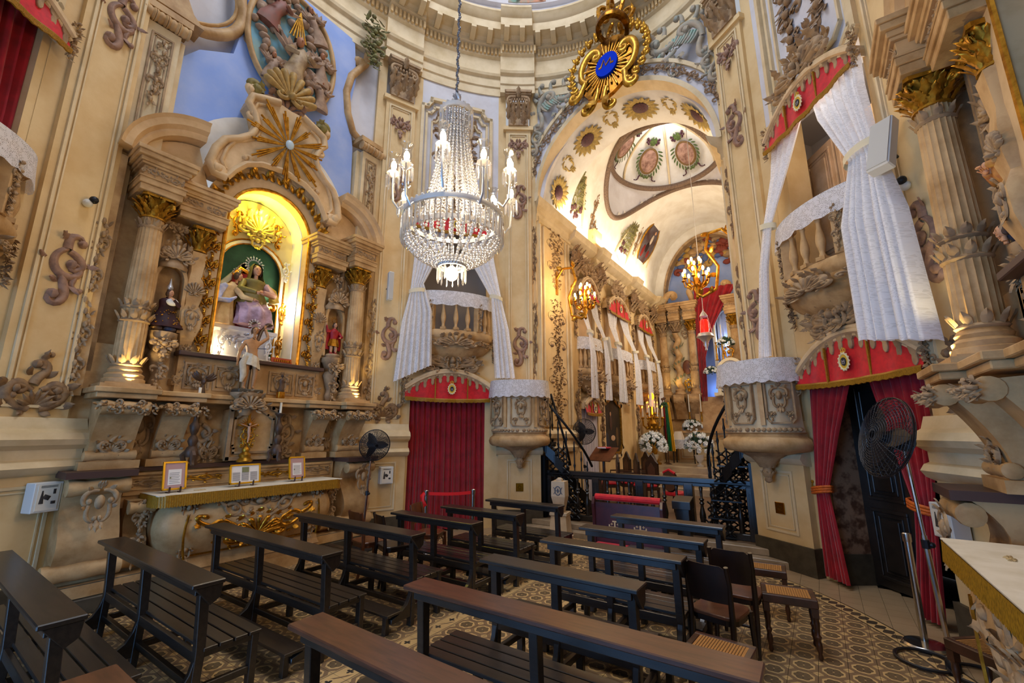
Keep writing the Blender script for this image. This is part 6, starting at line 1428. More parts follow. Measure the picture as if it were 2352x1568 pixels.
bb = MB(); bb.ball((0, 0, .09), (.03, .03, .06), 8, 6); bbm = bb.mesh('lamp_bulb', bulb, 60)
cup = MB(); cup.lathe([(.01, -.06), (.03, -.03), (.065, -.01), (.07, 0), (.03, .005)], 14); cupm = cup.mesh('drip_pan', crystal, 50)
am = MB(); am.tube([(.52, 0, 4.12), (.58, 0, 4.06), (.64, 0, 4.14), (.65, 0, 4.3), (.65, 0, 4.44)], [.014, .013, .012, .012, .014], 6); amm = am.mesh('lamp_arm', dsil, 60)
for k in range(10):
    a = 2 * pi * k / 10 + .25; h = .0 if k % 2 else .12
    A_ = ob('lamp_arm', amm, R, (0, 0, h), a); x, z = .65, 4.46
    for nm, me in (('glass_shade', shm), ('lamp_bulb', bbm), ('drip_pan', cupm)): ob(nm, me, A_, (x, 0, z))
    for j in range(7): b = 2 * pi * j / 7; ob('prism', prism(.75), A_, (x + .066 * cos(b), .066 * sin(b), z - .01), b)
m = MB(); m.ball((0, 0, 3.52), (.07, .07, .08), 12, 8); part('lamp_bulb', m, bulb, R)
for k in range(5): a = 2 * pi * k / 5 + .25; light('chandelier_lamp', 'POINT', (-.06 + .67 * cos(a), 3.2 + .67 * sin(a), 4.64), 30, (1, .74, .45), .08)
light('chandelier_bowl_lamp', 'POINT', (-.06, 3.2, 3.36), 45, (1, .76, .48), .1); light('chandelier_heart_lamp', 'POINT', (-.06, 3.2, 4.3), 16, (1, .82, .6), .1)
# ---------------------------------------------------------------- gilt marian emblem over the arch
E_ = thing('gilt_emblem', 'large gilt rocaille shield with a crown and a blue monogram disc over the arch', 'emblem', (-.02, 7.86, 9.72), 0); E_.rotation_euler = (radians(-10), radians(8), 0); E_.scale = (.98, 1, 1.28)
dk = mat('dark gilding', '#8f5c14', .3, 1.0, var='#5a3608', vscale=12)
m = MB(); n = 24; m.extr([(.6 * cos(2 * pi * k / n) * (1 + .12 * cos(6 * pi * k / n)), .7 * sin(2 * pi * k / n)) for k in range(n)][::-1], -.03, .06); part('shield', m, dk, E_, 0)
m = MB()
for k in range(34):
    a = 2 * pi * k / 34; r1 = .56 if k % 2 else .44; m.relief([(.24 * cos(a), .26 * sin(a)), (r1 * cos(a) * 1.0, r1 * sin(a) * 1.1)], [.012, .022], 1.1, 4, y=-.05)
part('ray', m, gold, E_, 40)
m = MB(); n = 20; m.extr([(.25 * cos(2 * pi * k / n), .27 * sin(2 * pi * k / n)) for k in range(n)][::-1], -.1, -.03); dsk = part('monogram_disc', m, mat('ultramarine enamel', '#0530b8', .8, spec=.05), E_, 0)
m = MB(); m.relief([(-.16, -.08), (-.11, -.06), (-.08, .1), (-.0, -.04), (.08, .1), (.11, -.02), (.17, .0)], .022, 1, 5, y=-.1); part('monogram', m, gold, dsk)
m = MB()
for sg in (1, -1):
    sc(m, (sg * .18, .45), 30 if sg > 0 else 150, [(.3, -1 * sg, -2 * sg), (.35, 5 * sg, 8 * sg)], (.06, .07, .03)) if False else None
    sc(m, (sg * .40, -.28), 10 if sg > 0 else 170, [(.3, 3 * sg, 4 * sg), (.5, 2 * sg, 2.5 * sg), (.35, 5 * sg, 8 * sg), (.4, 11 * sg, 20 * sg)], (.06, .09, .03), y=-.06)
    sc(m, (sg * .45, -.25), -60 if sg > 0 else 240, [(.3, -3 * sg, 2 * sg), (.25, 6 * sg, 9 * sg), (.25, 12 * sg, 22 * sg)], (.06, .07, .03), y=-.06)
    sc(m, (sg * .10, -.5), -100 if sg > 0 else 280, [(.4, 1 * sg, 2 * sg), (.25, 5 * sg, 9 * sg), (.2, 12 * sg, 24 * sg)], (.05, .06, .03), y=-.06)
    for k in range(9):
        a = radians(-50 + 14 * k); x, z = sg * .82 * cos(a) * 1.02, .1 + .72 * sin(a); m.ball((x * 1.04, -.06, z), .06, 7, 5); m.leaf((x, z), (a if sg > 0 else pi - a) + .4, .16, .05, .4, .4 * sg, y=-.05, n=4)
        sc(m, (x * .95, z * .98), math.degrees(a if sg > 0 else pi - a) - 40 * sg, [(.1, 4 * sg, 9 * sg), (.16, 14 * sg, 26 * sg)], (.03, .042, .022), y=-.05, step=.03)
    m.leaf((sg * .08, -.65), radians(-90 + sg * 15), .4, .09, .2, sg * .5, y=-.06, lobes=1)
part('rocaille_frame', m, goldm, E_, 50)
c = ob('crown', None, E_, (0, -.12, .70), rot=(radians(-4), 0, 0), scale=(1.1, 1.1, .92))
m = MB(); m.lathe([(.26, 0), (.34, .02), (.36, .08), (.35, .14), (.30, .16), (.30, .02)], 24, caps=False); part('crown_band', m, dk, c, 40)
m = MB()
for k in range(8):
    a = 2 * pi * k / 8; t = MB(); P = swirl((.30, .14), radians(70), [(.2, -2, 2), (.3, 6, 9), (.2, 14, 22)], .04); t.tube([(x, 0, z) for x, z in P], taper(len(P), .04, .045, .025), 6); t.leaf((.33, .3), radians(70), .2, .05, .2, .4, n=4)
    for q in range(5): t.ball((P[q * len(P) // 5][0] + .03, 0, P[q * len(P) // 5][1]), .03, 5, 4)
    m.add(t, Matrix.Rotation(a, 4, 'Z'))
m.ball((0, 0, .62), .06, 8, 6); part('crown_arch', m, gold, c, 50)
# ---------------------------------------------------------------- gilt wall sconces of the arch
def sconce(label, wall, cl, mirror):
    R = thing('wall_sconce', label, 'sconce', cl); sx = mirror
    m = MB(); P = [(wall[0] - cl[0], 0, wall[2] - cl[2]), (sx * .55 * 1.0, 0, .95), (sx * .30, 0, .92), (sx * .22, 0, .6), (sx * .42, 0, .2), (sx * .35, 0, -.25), (sx * .1, 0, -.36), (0, 0, -.3), (0, 0, 0)]
    Q = []
    for i in range(len(P) - 1):
        for k in range(5): u = k / 5; Q.append(tuple(P[i][j] + (P[i + 1][j] - P[i][j]) * u for j in range(3)))
    Q.append(P[-1]); m.tube(Q, [.03] * len(Q), 8)
    for k in range(6): q = Q[4 + 6 * k]; m.leaf((q[0], q[2]), random.uniform(0, 6), .16, .05, .3, .8, y=0, n=4)
    part('bracket', m, gold, R, 60)
    m = MB(); m.box(-.02, .02, -.04, .04, -.3, .3); p = part('wall_plate', m, gold, R, 0, loc=(wall[0] - cl[0], 0, wall[2] - cl[2] - .1))
    m = MB(); m.lathe([(.01, -.4), (.04, -.36), (.02, -.3), (.06, -.2), (.03, -.1), (.05, 0), (.03, .1), (.05, .2), (.02, .3)], 12); part('stem', m, gold, R, 50)
    ar = MB(); ar.tube([(.03, 0, -.08), (.12, 0, -.16), (.22, 0, -.1), (.24, 0, .0)], [.014, .016, .014, .012], 6); ar.leaf((.1, -.14), .3, .14, .04, .3, .8, n=4); ar.lathe([(.02, 0), (.045, .02), (.02, .04), (.016, .12)], 8, (.24, 0, 0)); arm_ = ar.mesh('candle_arm', gold, 50)
    a2 = MB(); a2.tube([(.02, 0, .12), (.08, 0, .08), (.12, 0, .16)], .012, 6); a2.lathe([(.02, 0), (.04, .02), (.016, .04), (.016, .1)], 8, (.12, 0, .16)); arm2 = a2.mesh('candle_arm', gold, 50)
    bu = MB(); bu.ball((0, 0, 0), (.026, .026, .05), 8, 6); bum = bu.mesh('candle_bulb', bulbw, 60)
    for k in range(8): a = 2 * pi * k / 8; A_ = ob('candle_arm', arm_, R, (0, 0, 0), a); ob('candle_bulb', bum, A_, (.24, 0, .17))
    for k in range(5): a = 2 * pi * (k + .5) / 5; A_ = ob('candle_arm', arm2, R, (0, 0, .1), a); ob('candle_bulb', bum, A_, (.12, 0, .31))
    light('sconce_lamp', 'POINT', (cl[0] - sx * .0, cl[1] - .3, cl[2] + .35), 40, (1, .74, .4), .12)
sconce('gilt branched wall sconce with lit candle bulbs over the iron stair', (-1.95, 8.85, 5.52), (-1.22, 8.85, 4.8), -1)
sconce('gilt branched wall sconce with lit candle bulbs near the red sanctuary drape', (1.95, 8.85, 5.55), (1.2, 8.85, 4.85), 1)
# ---------------------------------------------------------------- figures
flesh = mat('painted flesh', '#d8a47c', .5, var='#c98e66', vscale=6); hairm = mat('brown carved hair', '#4a3222', .6)
def head(parent, c, s, hair=hairm, veil=None, turn=0.0, nod=0.0, mm=None):
    h = ob('head', None, parent, c, rot=(nod, 0, turn)); f = MB(); f.ball((0, 0, 0), (s * .40, s * .46, s * .55), 14, 10); f.ball((0, -s * .46, -s * .06), (s * .06, s * .1, s * .12), 6, 5); f.ball((0, -s * .40, -s * .28), (s * .12, s * .05, s * .035), 6, 4); f.lathe([(s * .2, -s * .9), (s * .18, -s * .45)], 10); f.ball((0, -s * .3, -s * .42), (s * .16, s * .12, s * .1), 8, 5); part('face', f, mm or flesh, h, 70)
    e = MB(); [e.ball((sx * s * .15, -s * .41, s * .04), (s * .055, s * .03, s * .035), 6, 4) for sx in (-1, 1)]; [e.ball((sx * s * .15, -s * .41, s * .14), (s * .09, s * .03, s * .02), 6, 4) for sx in (-1, 1)]; part('eye', e, mat('dark painted eye', '#2a1c16', .4), h)
    g = MB(); g.ball((0, s * .1, s * .12), (s * .47, s * .47, s * .52), 12, 8)
    if hair is not None:
        [g.ball((sx * s * .4, s * .1, -s * .15), (s * .14, s * .3, s * .4), 8, 6) for sx in (-1, 1)]
    part('hair', g, hair or hairm, h, 70)
    if veil:
        v = MB(); v.lathe([(s * .02, s * .75), (s * .35, s * .68), (s * .56, s * .35), (s * .6, -s * .1), (s * .68, -s * .6), (s * .8, -s * 1.1)], 14, a0=radians(-35), a1=radians(215), c=(0, s * .1, 0)); part('veil', v, veil, h, 70)
    return h
def robe(parent, H, w0, w1, m, name='robe', lean=0.0, fold=9, amp=.1, shoulders=True, seed=0):
    R_ = random.Random(seed); ph = [R_.uniform(0, 6) for _ in range(3)]; b = MB(); rings = []
    prof = [(0, 1.0), (.02, 1.02), (.2, .88), (.4, .72), (.55, .60), (.66, .62), (.78, .74), (.87, .80), (.93, .6), (.965, .28), (1.0, .24)]
    for u, k in prof:
        w = (w0 + (w1 - w0) * u) * k; ring_ = []
        for i in range(36):
            a = 2 * pi * i / 36; f = amp * (1 - u) * (sin(fold * a + ph[0] + 2 * u) + .5 * sin((fold + 4) * a + ph[1] - 3 * u))
            ring_.append((w * (1 + f) * cos(a) + lean * u * u * H, w * .68 * (1 + f) * sin(a), H * u))
        rings.append(ring_)
    b.loft(rings, True, True); return part(name, b, m, parent, 70)
def arm(parent, pts, r, m, hand=True, mh=None):
    b = MB(); b.tube(pts[:3], [r, r * .9, r * .6], 8); part('sleeve', b, m, parent, 70)
    d = (Vector(pts[2]) - Vector(pts[1])).normalized(); h = MB(); p = Vector(pts[2]); s = r * 1.5; h.ball(tuple(p + d * s * .35), (s * .3, s * .26, s * .34), 8, 6)
    sd = d.cross(Vector((0, 0, 1))); sd = sd.normalized() if sd.length > .1 else Vector((1, 0, 0))
    for k in range(4): o = sd * s * (.22 - .15 * k); h.tube([tuple(p + d * s * .5 + o), tuple(p + d * s * (1.0 - .06 * abs(k - 1.3)) + o), tuple(p + d * s * (1.25 - .1 * abs(k - 1.3)) + o + Vector((0, 0, -.1 * s)))], [s * .09, s * .08, s * .05], 5)
    h.tube([tuple(p + d * s * .25 + sd * s * .25), tuple(p + d * s * .7 + sd * s * .48)], [s * .1, s * .06], 5); part('hand', h, mh or flesh, parent, 70)
def halo(parent, c, r, m, rays=16):
    b = MB(); b.lathe([(r * .5, 0), (r * .55, .01), (r * .6, 0)], 20, c=(0, 0, 0), caps=False); b.v = [(x, z, y) for x, y, z in b.v]
    for k in range(rays): a = 2 * pi * k / rays; b.relief([(r * .5 * cos(a), r * .5 * sin(a)), (r * (1 if k % 2 else .8) * cos(a), r * (1 if k % 2 else .8) * sin(a))], [r * .06, r * .02], 1, 4); b.ball((r * .8 * cos(a), 0, r * .8 * sin(a)), r * .09, 5, 4)
    return part('halo', b, m, parent, 50, loc=c)
W2 = lambda X, y, z: (-4.0 - y, 3.2 + X, z)      # altar coordinates to world
# seated woman with child, in the lit niche
PN = thing('statue_pedestal', 'white carved pedestal inside the lit niche', 'pedestal', W2(-.1, .55, 2.97), pi / 2)
m = MB(); m.loft([[(-w, .25, z), (-w, -d, z), (w, -d, z), (w, .25, z)] for w, d, z in ((.44, .18, 0), (.44, .18, .05), (.36, .12, .08), (.42, .17, .42), (.46, .2, .46), (.46, .2, .52))], True, True); b = part('block', m, white, PN, 0)
for sg in (-1, 1): put('drop', white, b, (sg * .36, -.19, .26), (.3, .5, .45), sg > 0)
put('cart', silver, b, (0, -.16, .26), (.5, .4, .34)); put('pend', silver, b, (-.22, -.16, .3), (.2, .3, .2))
ST = thing('seated_saint', 'seated painted statue of a veiled woman in mauve robes on a red throne', 'statue', W2(-.05, .50, 3.49), pi / 2)
mauvec = mat('mauve painted robe', '#8f6f78', .5, var='#c9a8b8', vscale=5); olive = mat('olive gold mantle', '#8a7a36', .5, var='#6a5a28', vscale=6)
m = MB(); m.box(-.26, .26, .02, .26, .0, .42); m.box(-.22, .22, .18, .26, .4, .98); t = part('throne', m, mat('throne red velvet', '#8d1420', .6), ST, 0, bevel=.02)
m = MB(); P = swirl((.28, .0), radians(95), [(.4, .5, -.5), (.15, -6, -12), (.2, -16, -24)], .04); m.relief(P, .03, 1.2, 5, y=-.02); m.mir(); m.relief([(-.24, .9), (-.14, 1.05), (0, 1.0), (.14, 1.05), (.24, .9)], .03, 1.2, 5, y=.18); part('gilt_arm', m, gold, t, 50)
m = MB(); rings = []
for u in range(9):
    k = u / 8; z = .03 + .42 * k; y = -.30 + .06 * k + (.18 * max(0, k - .6) * 2.2); w = .27 - .06 * k
    rings.append([(w * (1 + .12 * sin(9 * a + 3 * k)) * cos(a), y + .17 * (1 + .15 * sin(7 * a)) * sin(a) + .06, z) for a in [2 * pi * i / 36 for i in range(36)]])
m.loft(rings, True, True); part('skirt', m, mauvec, ST, 70)
tr_ = ob('torso', None, ST, (0, -.04, .40)); robe(tr_, .46, .26, .24, olive, 'bodice', 0, 7, .06)
head(tr_, (0, -.05, .58), .165, veil=olive); halo(tr_, (0, .06, .70), .17, silver, 18)
arm(tr_, [(.17, -.03, .36), (.26, -.14, .2), (.04, -.26, .18)], .065, mat('rose sleeve', '#c79a90', .5)); arm(tr_, [(-.17, -.03, .36), (-.25, -.14, .2), (-.06, -.27, .16)], .06, olive)
m = MB(); m.tube([(.16, -.05, .38), (.30, -.02, .3), (.33, -.06, .12), (.2, -.2, .04)], [.03, .07, .08, .03], 8, flat=.5); part('mantle', m, mat('straw yellow mantle', '#d2b04a', .5, var='#b08c30', vscale=6), tr_, 70)
for sx in (-1, 1): m = MB(); m.ball((sx * .12, -.45, .035), (.05, .09, .035), 8, 6); part('shoe', m, brown, ST)
SC = thing('standing_child_saint', 'painted statue of a girl in cream and blue leaning towards the seated woman', 'statue', W2(-.46, .42, 3.49), pi / 2)
cr = mat('cream painted robe', '#e3c68f', .5, var='#c99f66', vscale=6); bl = mat('pale blue mantle', '#8fa0d8', .5, var='#e6e2ea', vscale=7)
robe(SC, .70, .17, .16, cr, 'robe', .14, 8, .13); m = MB(); m.tube([(.0, -.05, .62), (-.1, -.02, .52), (-.12, -.06, .36), (.02, -.14, .36), (.12, -.1, .44)], [.05, .09, .08, .06, .03], 8, flat=.6); part('mantle', m, bl, SC, 70)
head(SC, (.15, -.02, .80), .125, turn=.9, nod=.15); arm(SC, [(.12, -.08, .58), (.2, -.14, .46), (.34, -.16, .45)], .05, cr); halo(SC, (.14, .04, .9), .07, silver, 10)
# nude martyr on a corbel
C8 = thing('statue_corbel', 'stone corbel shelf in front of the altar ledge below the lit niche', 'corbel', W2(-.2, -.12, 2.4), pi / 2)
m = MB(); m.lathe([(.06, -.28), (.12, -.18), (.1, -.1), (.2, -.02), (.22, .0), (.22, .04)], 20, sy=.8); part('bracket', m, stone2, C8, 50); put('crest', stone2, C8, (0, -.12, -.1), (.4, .6, .3)); m = MB(); m.box(-.17, .17, -.12, .12, .04, .09); part('shelf', m, darkstone, C8, 0, bevel=.01)
MS = thing('martyr_statue', 'painted statue of a bare chested man with one arm raised and white loincloth', 'statue', W2(-.2, -.12, 2.49), pi / 2)
J = [(0, 0, .44), (0, 0, .54), (-.01, .0, .66), (0, .0, .745), (0, -.01, .79), (.06, 0, .42), (.065, -.02, .23), (.06, .0, .03), (.06, -.06, .015), (-.06, 0, .42), (-.055, -.01, .23), (-.06, .02, .03), (-.06, -.04, .015),
     (.10, 0, .70), (.20, -.01, .80), (.15, .02, .94), (-.11, 0, .69), (-.16, .02, .55), (-.19, -.02, .42), (-.195, -.03, .37)]
ED = [(0, 1), (1, 2), (2, 3), (3, 4), (0, 5), (5, 6), (6, 7), (7, 8), (0, 9), (9, 10), (10, 11), (11, 12), (2, 13), (13, 14), (14, 15), (2, 16), (16, 17), (17, 18), (18, 19)]
RD = [.075, .068, .085, .04, .03, .06, .042, .026, .018, .06, .042, .026, .018, .036, .028, .02, .036, .028, .02, .016]
me = bpy.data.meshes.new('body'); me.from_pydata(J, ED, []); bm = bmesh.new(); bm.from_mesh(me); sl = bm.verts.layers.skin.verify(); bm.verts.ensure_lookup_table()
for i, r in enumerate(RD): bm.verts[i][sl].radius = (r, r * .85)
bm.verts[0][sl].use_root = True; bm.to_mesh(me); bm.free(); o = ob('body', me, MS)
me.materials.append(mat('tan painted flesh', '#c08a58', .5, var='#a97444', vscale=8))
o.modifiers.new('skin', 'SKIN').use_smooth_shade = True; o.modifiers.new('sub', 'SUBSURF').render_levels = 2; o.modifiers['sub'].levels = 2
head(MS, (.0, -.02, .87), .105, turn=-.2, mm=MATS['tan painted flesh']); m = MB(); rings = []
for k in range(7):
    u = k / 6; z = .50 - .17 * u; rings.append([((.10 + .02 * u + .012 * sin(7 * a + 5 * u)) * cos(a), (.085 + .02 * u + .01 * sin(9 * a)) * sin(a), z - .04 * cos(a)) for a in [2 * pi * i / 30 for i in range(30)]])
m.loft(rings, True, False); m.tube([(-.1, -.06, .48), (-.13, -.05, .38), (-.11, -.06, .2), (-.12, -.04, .1)], [.03, .05, .045, .02], 8, flat=.5); part('loincloth', m, mat('ivory drapery', '#d8cab0', .6, var='#bfae92', vscale=9), MS, 70)
halo(MS, (.0, .03, .97), .1, silver, 12); m = MB(); m.tube([(.0, .08, .0), (.03, .09, .5), (.12, .06, .9), (.18, .03, 1.0)], [.04, .03, .025, .02], 7); part('tree_stump', m, brown, MS, 50)
for p, q in (((.03, -.08, .6), (.12, -.16, .6)), ((-.02, -.02, .76), (-.04, -.12, .72))): m = MB(); m.tube([p, q], .006, 5); part('arrow', m, dark, MS)
for sx, p in ((1, (.15, .02, .96)), (-1, (-.195, -.03, .36))):
    m = MB(); d = .03 * (1 if sx > 0 else -1); m.ball((p[0], p[1], p[2]), (.018, .012, .024), 8, 6)
    for k in range(4): m.tube([(p[0] - .012 + .008 * k, p[1], p[2] + d * .5), (p[0] - .012 + .008 * k, p[1] - .006, p[2] + d * (1.2 - .1 * abs(k - 1.5)))], .004, 5)
    m.tube([(p[0] + .015, p[1], p[2]), (p[0] + .024, p[1] - .004, p[2] + d * .7)], .0045, 5); part('hand', m, MATS['tan painted flesh'], MS, 60)
# small statues in the side niches
SL = thing('veiled_saint_statue', 'small statue in a dark gold dotted gown kneeling on clouds beside the fluted column', 'statue', W2(-1.24, .10, 3.18), pi / 2)
dg = mat('dark maroon gown', '#2c1016', .6, var='#3a161e', vscale=6); m = MB(); [m.ball((x, y, .04), (.07, .06, .04), 8, 6) for x, y in ((-.08, -.03), (.06, -.05), (.0, .03))]; part('cloud_base', m, mat('umber cloud', '#a07a48', .6, var='#3a4258', vscale=5), SL)
g = robe(SL, .42, .21, .10, dg, 'gown', .0, 6, .06); g.location = (0, 0, .06); m = MB(); rr = random.Random(3)
for k in range(44): a = rr.uniform(pi, 2 * pi); u = rr.uniform(.08, .55); w = (.21 - .11 * u) * (1.0 - .72 * u) * 1.04 + .012; m.ball((w * cos(a), w * .68 * sin(a), .06 + .42 * u), .008, 5, 3)
part('gold_dot', m, gold, SL, 60, kind='stuff'); head(SL, (.01, -.02, .53), .09, turn=.5); m = MB(); m.ball((.03, -.08, .4), (.07, .05, .05), 10, 8); part('white_cloth', m, white, SL); arm(SL, [(.07, -.03, .42), (.1, -.1, .36), (.03, -.13, .42)], .03, dg); m = MB(); m.lathe([(.03, .58), (.04, .61), (.02, .66), (.004, .74)], 10); part('crown', m, silver, SL)
SR = thing('roman_saint_statue', 'small statue of a soldier saint with scarlet cloak and gilt skirt on a bracket', 'statue', W2(1.24, .10, 3.18), pi / 2)
m = MB(); m.lathe([(.12, 0), (.13, .03), (.11, .06)], 12); part('base', m, stone2, SR); rc = mat('scarlet tunic', '#a8121c', .5, var='#8a0c16', vscale=8)
for sx in (-1, 1):
    m = MB(); m.tube([(sx * .04, 0, .24), (sx * .045, -.01, .15), (sx * .045, 0, .07)], [.032, .026, .02], 8); part('leg', m, flesh, SR); m = MB(); m.ball((sx * .045, -.02, .07), (.022, .045, .018), 7, 5); m.tube([(sx * .045, 0, .07), (sx * .045, 0, .14)], [.024, .026], 8); part('boot', m, rc, SR)
m = MB(); m.lathe([(.11, .2), (.1, .26), (.07, .34)], 16, sy=.75, flute=1, fd=.12); part('gilt_skirt', m, gold, SR, 40); m = MB(); m.lathe([(.07, .33), (.075, .4), (.09, .47), (.05, .51), (.03, .53)], 14, sy=.7); part('tunic', m, rc, SR); m = MB(); m.tube([(-.06, .04, .5), (-.12, .04, .34), (-.11, .03, .14)], [.04, .06, .05], 8, flat=.5); m.tube([(.06, .04, .5), (.12, .04, .34), (.11, .03, .14)], [.04, .06, .05], 8, flat=.5); part('cloak', m, rc, SR, 60)
head(SR, (0, -.01, .59), .085); halo(SR, (0, .03, .68), .08, gold, 12); arm(SR, [(-.08, 0, .47), (-.15, -.02, .45), (-.17, -.02, .56)], .028, rc); arm(SR, [(.08, 0, .47), (.13, -.04, .38), (.07, -.09, .36)], .028, rc)
SB = thing('blue_cloaked_saint_statue', 'statue of a crowned woman in dark blue and gold cloak standing on cherub heads', 'statue', (4.27, 4.32, 3.18), -pi / 2)
nb = mat('navy and gold cloak', '#1c2233', .45, var='#b98a22', vscale=7, vlo=.52, vhi=.6); m = MB(); [m.ball((x, y, .07), (.09, .08, .07), 8, 6) for x, y in ((-.1, -.04), (.1, -.04), (0, -.08))]; part('cloud_base', m, mat('slate cloud', '#5a5648', .6, var='#2f3a58', vscale=5), SB)
for k, (x, y, z) in enumerate(((-.15, -.12, .12), (.12, -.14, .14), (0, -.17, .1))): head(SB, (x, y, z), .085)
g = robe(SB, .66, .19, .17, nb, 'cloak', .0, 7, .12); g.location = (0, 0, .1); m = MB(); m.ball((0, -.06, .58), (.13, .09, .13), 12, 8); part('bodice', m, mat('rose gold bodice', '#9a5f48', .5, var='#c99a4a', vscale=8), SB); head(SB, (0, -.03, .84), .12, hair=mat('auburn hair', '#5a2c22', .6)); arm(SB, [(-.13, 0, .68), (-.2, -.08, .54), (-.05, -.16, .58)], .05, MATS['rose gold bodice']); arm(SB, [(.13, 0, .68), (.2, -.08, .56), (.05, -.17, .6)], .05, MATS['rose gold bodice'])
m = MB(); m.lathe([(.05, .92), (.07, .97), (.03, 1.03), (.005, 1.08)], 10); part('crown', m, silver, SB)
# ---------------------------------------------------------------- things on the lit altar
linen = mat('ivory altar linen', '#e6dcc8', .8, var='#d8ccb4', vscale=5)
def altar_cloth(label, loc, rz):
    R = thing('altar_cloth', label, 'altar cloth', loc, rz); m = MB(); m.box(-1.2, 1.2, -.52, .08, 1.152, 1.162); part('linen', m, linen, R, 0); m = MB()
    P = [(-1.2, .08), (-1.2, -.4), (-1.17, -.48), (-1.1, -.52), (1.1, -.52), (1.17, -.48), (1.2, -.4), (1.2, .08)]; Q = []
    for a, b in zip(P, P[1:]):
        n = max(2, int(hypot(b[0] - a[0], b[1] - a[1]) / .012)); Q += [(a[0] + (b[0] - a[0]) * k / n, a[1] + (b[1] - a[1]) * k / n) for k in range(n)]
    Q.append(P[-1]); m.loft([[(x * 1.012, y * 1.0 - (.012 if y < -.3 else 0) + .003 * (i % 2), 1.16), (x * 1.016, y - (.016 if y < -.3 else 0) - .004 * (i % 2), 1.03 - .006 * ((i * 7) % 3))] for i, (x, y) in enumerate(Q)], False, False); part('gold_fringe', m, fringe, R, 0)
    for x in (-.7, .6):
        e = MB(); [e.tube([(x - .06 + .12 * u, -.3 + .02 * sin(9 * u + k), 1.164) for u in (0, .3, .6, 1)], .008, 4) for k in range(3)]; part('embroidery', e, mat('faded embroidery', '#b59a6a', .7), R)
altar_cloth('ivory altar cloth with a deep gold fringe on the lit side altar', (-4.0, 3.2, 0), pi / 2); altar_cloth('ivory altar cloth with a deep gold fringe on the altar beside the fan', (4.0, 3.2, 0), -pi / 2)
goldframe = mat('yellow gilt frame', '#e0a71c', .35, .5); paper = mat('cream printed card', '#e8ddd0', .7); rosep = mat('rose border print', '#b98f86', .7)
def altar_card(label, X, w, h, wide=False):
    R = thing('altar_card', label, 'framed card', W2(X, -.30, 1.165), pi / 2); f = ob('frame', None, R, (0, 0, .0), rot=(radians(-12), 0, 0)); z0 = .03
    m = MB(); [m.box(a, b, -.012, .012, c, e) for a, b, c, e in ((-w, w, z0, z0 + .02), (-w, w, z0 + h - .02, z0 + h), (-w, -w + .02, z0, z0 + h), (w - .02, w, z0, z0 + h))]; part('frame_moulding', m, goldframe, f, 0)
    m = MB(); m.box(-w + .015, w - .015, -.003, .008, z0 + .015, z0 + h - .015); part('card', m, paper if wide else rosep, f, 0)
    m = MB()
    if not wide: m.box(-w * .55, w * .55, -.006, 0, z0 + .06, z0 + h * .72)
    part('text_sheet', m, paper, f, 0) if not wide else None
    m = MB(); rr = random.Random(int(w * 1000))
    ln = 7 if not wide else 9
    for k in range(ln):
        zz = z0 + .08 + (h - .2) * k / ln if not wide else z0 + .045 + (h * .45) * k / ln
        if wide: [m.box(-w * .8 + c * w * .56, -w * .8 + c * w * .56 + w * .46, -.008, -.003, zz, zz + .004) for c in range(3)]
        else: m.box(-w * .45, w * .45 * rr.uniform(.6, 1), -.009, -.006, zz, zz + .004)
    part('text_line', m, mat('grey text print', '#8a8078', .7), f, 0)
    m = MB(); (m.box(-w * .22, w * .22, -.009, -.003, z0 + h * .58, z0 + h * .85) if wide else m.box(-w * .42, -w * .3, -.01, -.006, z0 + h * .4, z0 + h * .45)); part('picture_print', m, mat('dark engraving', '#7d7a50', .7), f, 0)
    for sx in (-1, 1): m = MB(); m.tube([(sx * w * .45, -.03, .06), (sx * w * .45, -.02, 0), (sx * w * .5, .06, 0)], .009, 6); m.tube([(sx * w * .45, -.03, 0), (sx * w * .45, -.035, .07)], .011, 6); part('easel_foot', m, brown, R)
altar_card('upright gilt framed card nearest the viewer on the lit altar', -.98, .125, .34); altar_card('wide gilt framed card in the middle of the lit altar', -.16, .20, .26, True); altar_card('upright gilt framed card at the far end of the lit altar', .58, .125, .33)
for X, lb in ((-.80, 'carved dark candlestick with a tall candle, near side of the tabernacle'), (.30, 'carved dark candlestick with a short candle, far side of the tabernacle')):
    R = thing('candlestick', lb, 'candlestick', W2(X, -.14, 1.47), pi / 2); dwood = mat('dark carved oak', '#5a3f2a', .5, var='#3f2c1c', vscale=8)
    m = MB(); [m.tube([(.02 * cos(a), .02 * sin(a), .2), (.09 * cos(a), .09 * sin(a), .12), (.07 * cos(a), .07 * sin(a), .05), (.1 * cos(a), .1 * sin(a), 0)], [.03, .035, .03, .025], 6) for a in (.5, 2.6, 4.7)]; m.lathe([(.06, .1), (.08, .16), (.06, .22), (.03, .25)], 12); part('foot', m, dwood, R, 50)
    m = MB(); m.lathe([(.03, .22), (.06, .3), (.05, .34), (.025, .38), (.045, .42), (.06, .5), (.03, .55), (.02, .62), (.05, .66), (.07, .68), (.07, .7)], 14); part('stem', m, dwood, R, 50)
    h = .3 if X < 0 else .16; m = MB(); m.lathe([(.018, .7), (.018, .7 + h)], 10); part('candle', m, wax, R)
R = thing('gilt_crucifix', 'gilt crucifix with a rayed cross standing on the altar before the tabernacle', 'crucifix', W2(-.1, -.06, 1.47), pi / 2)
m = MB(); m.lathe([(.1, 0), (.11, .02), (.07, .06), (.08, .1), (.04, .14), (.05, .18), (.02, .22)], 14); part('base', m, goldm, R, 50); m = MB(); m.box(-.015, .015, -.012, .012, .2, .72); m.box(-.13, .13, -.012, .012, .5, .53); [m.ball(p, .02, 6, 5) for p in ((-.13, 0, .515), (.13, 0, .515), (0, 0, .72))]; part('cross', m, goldm, R, 0)
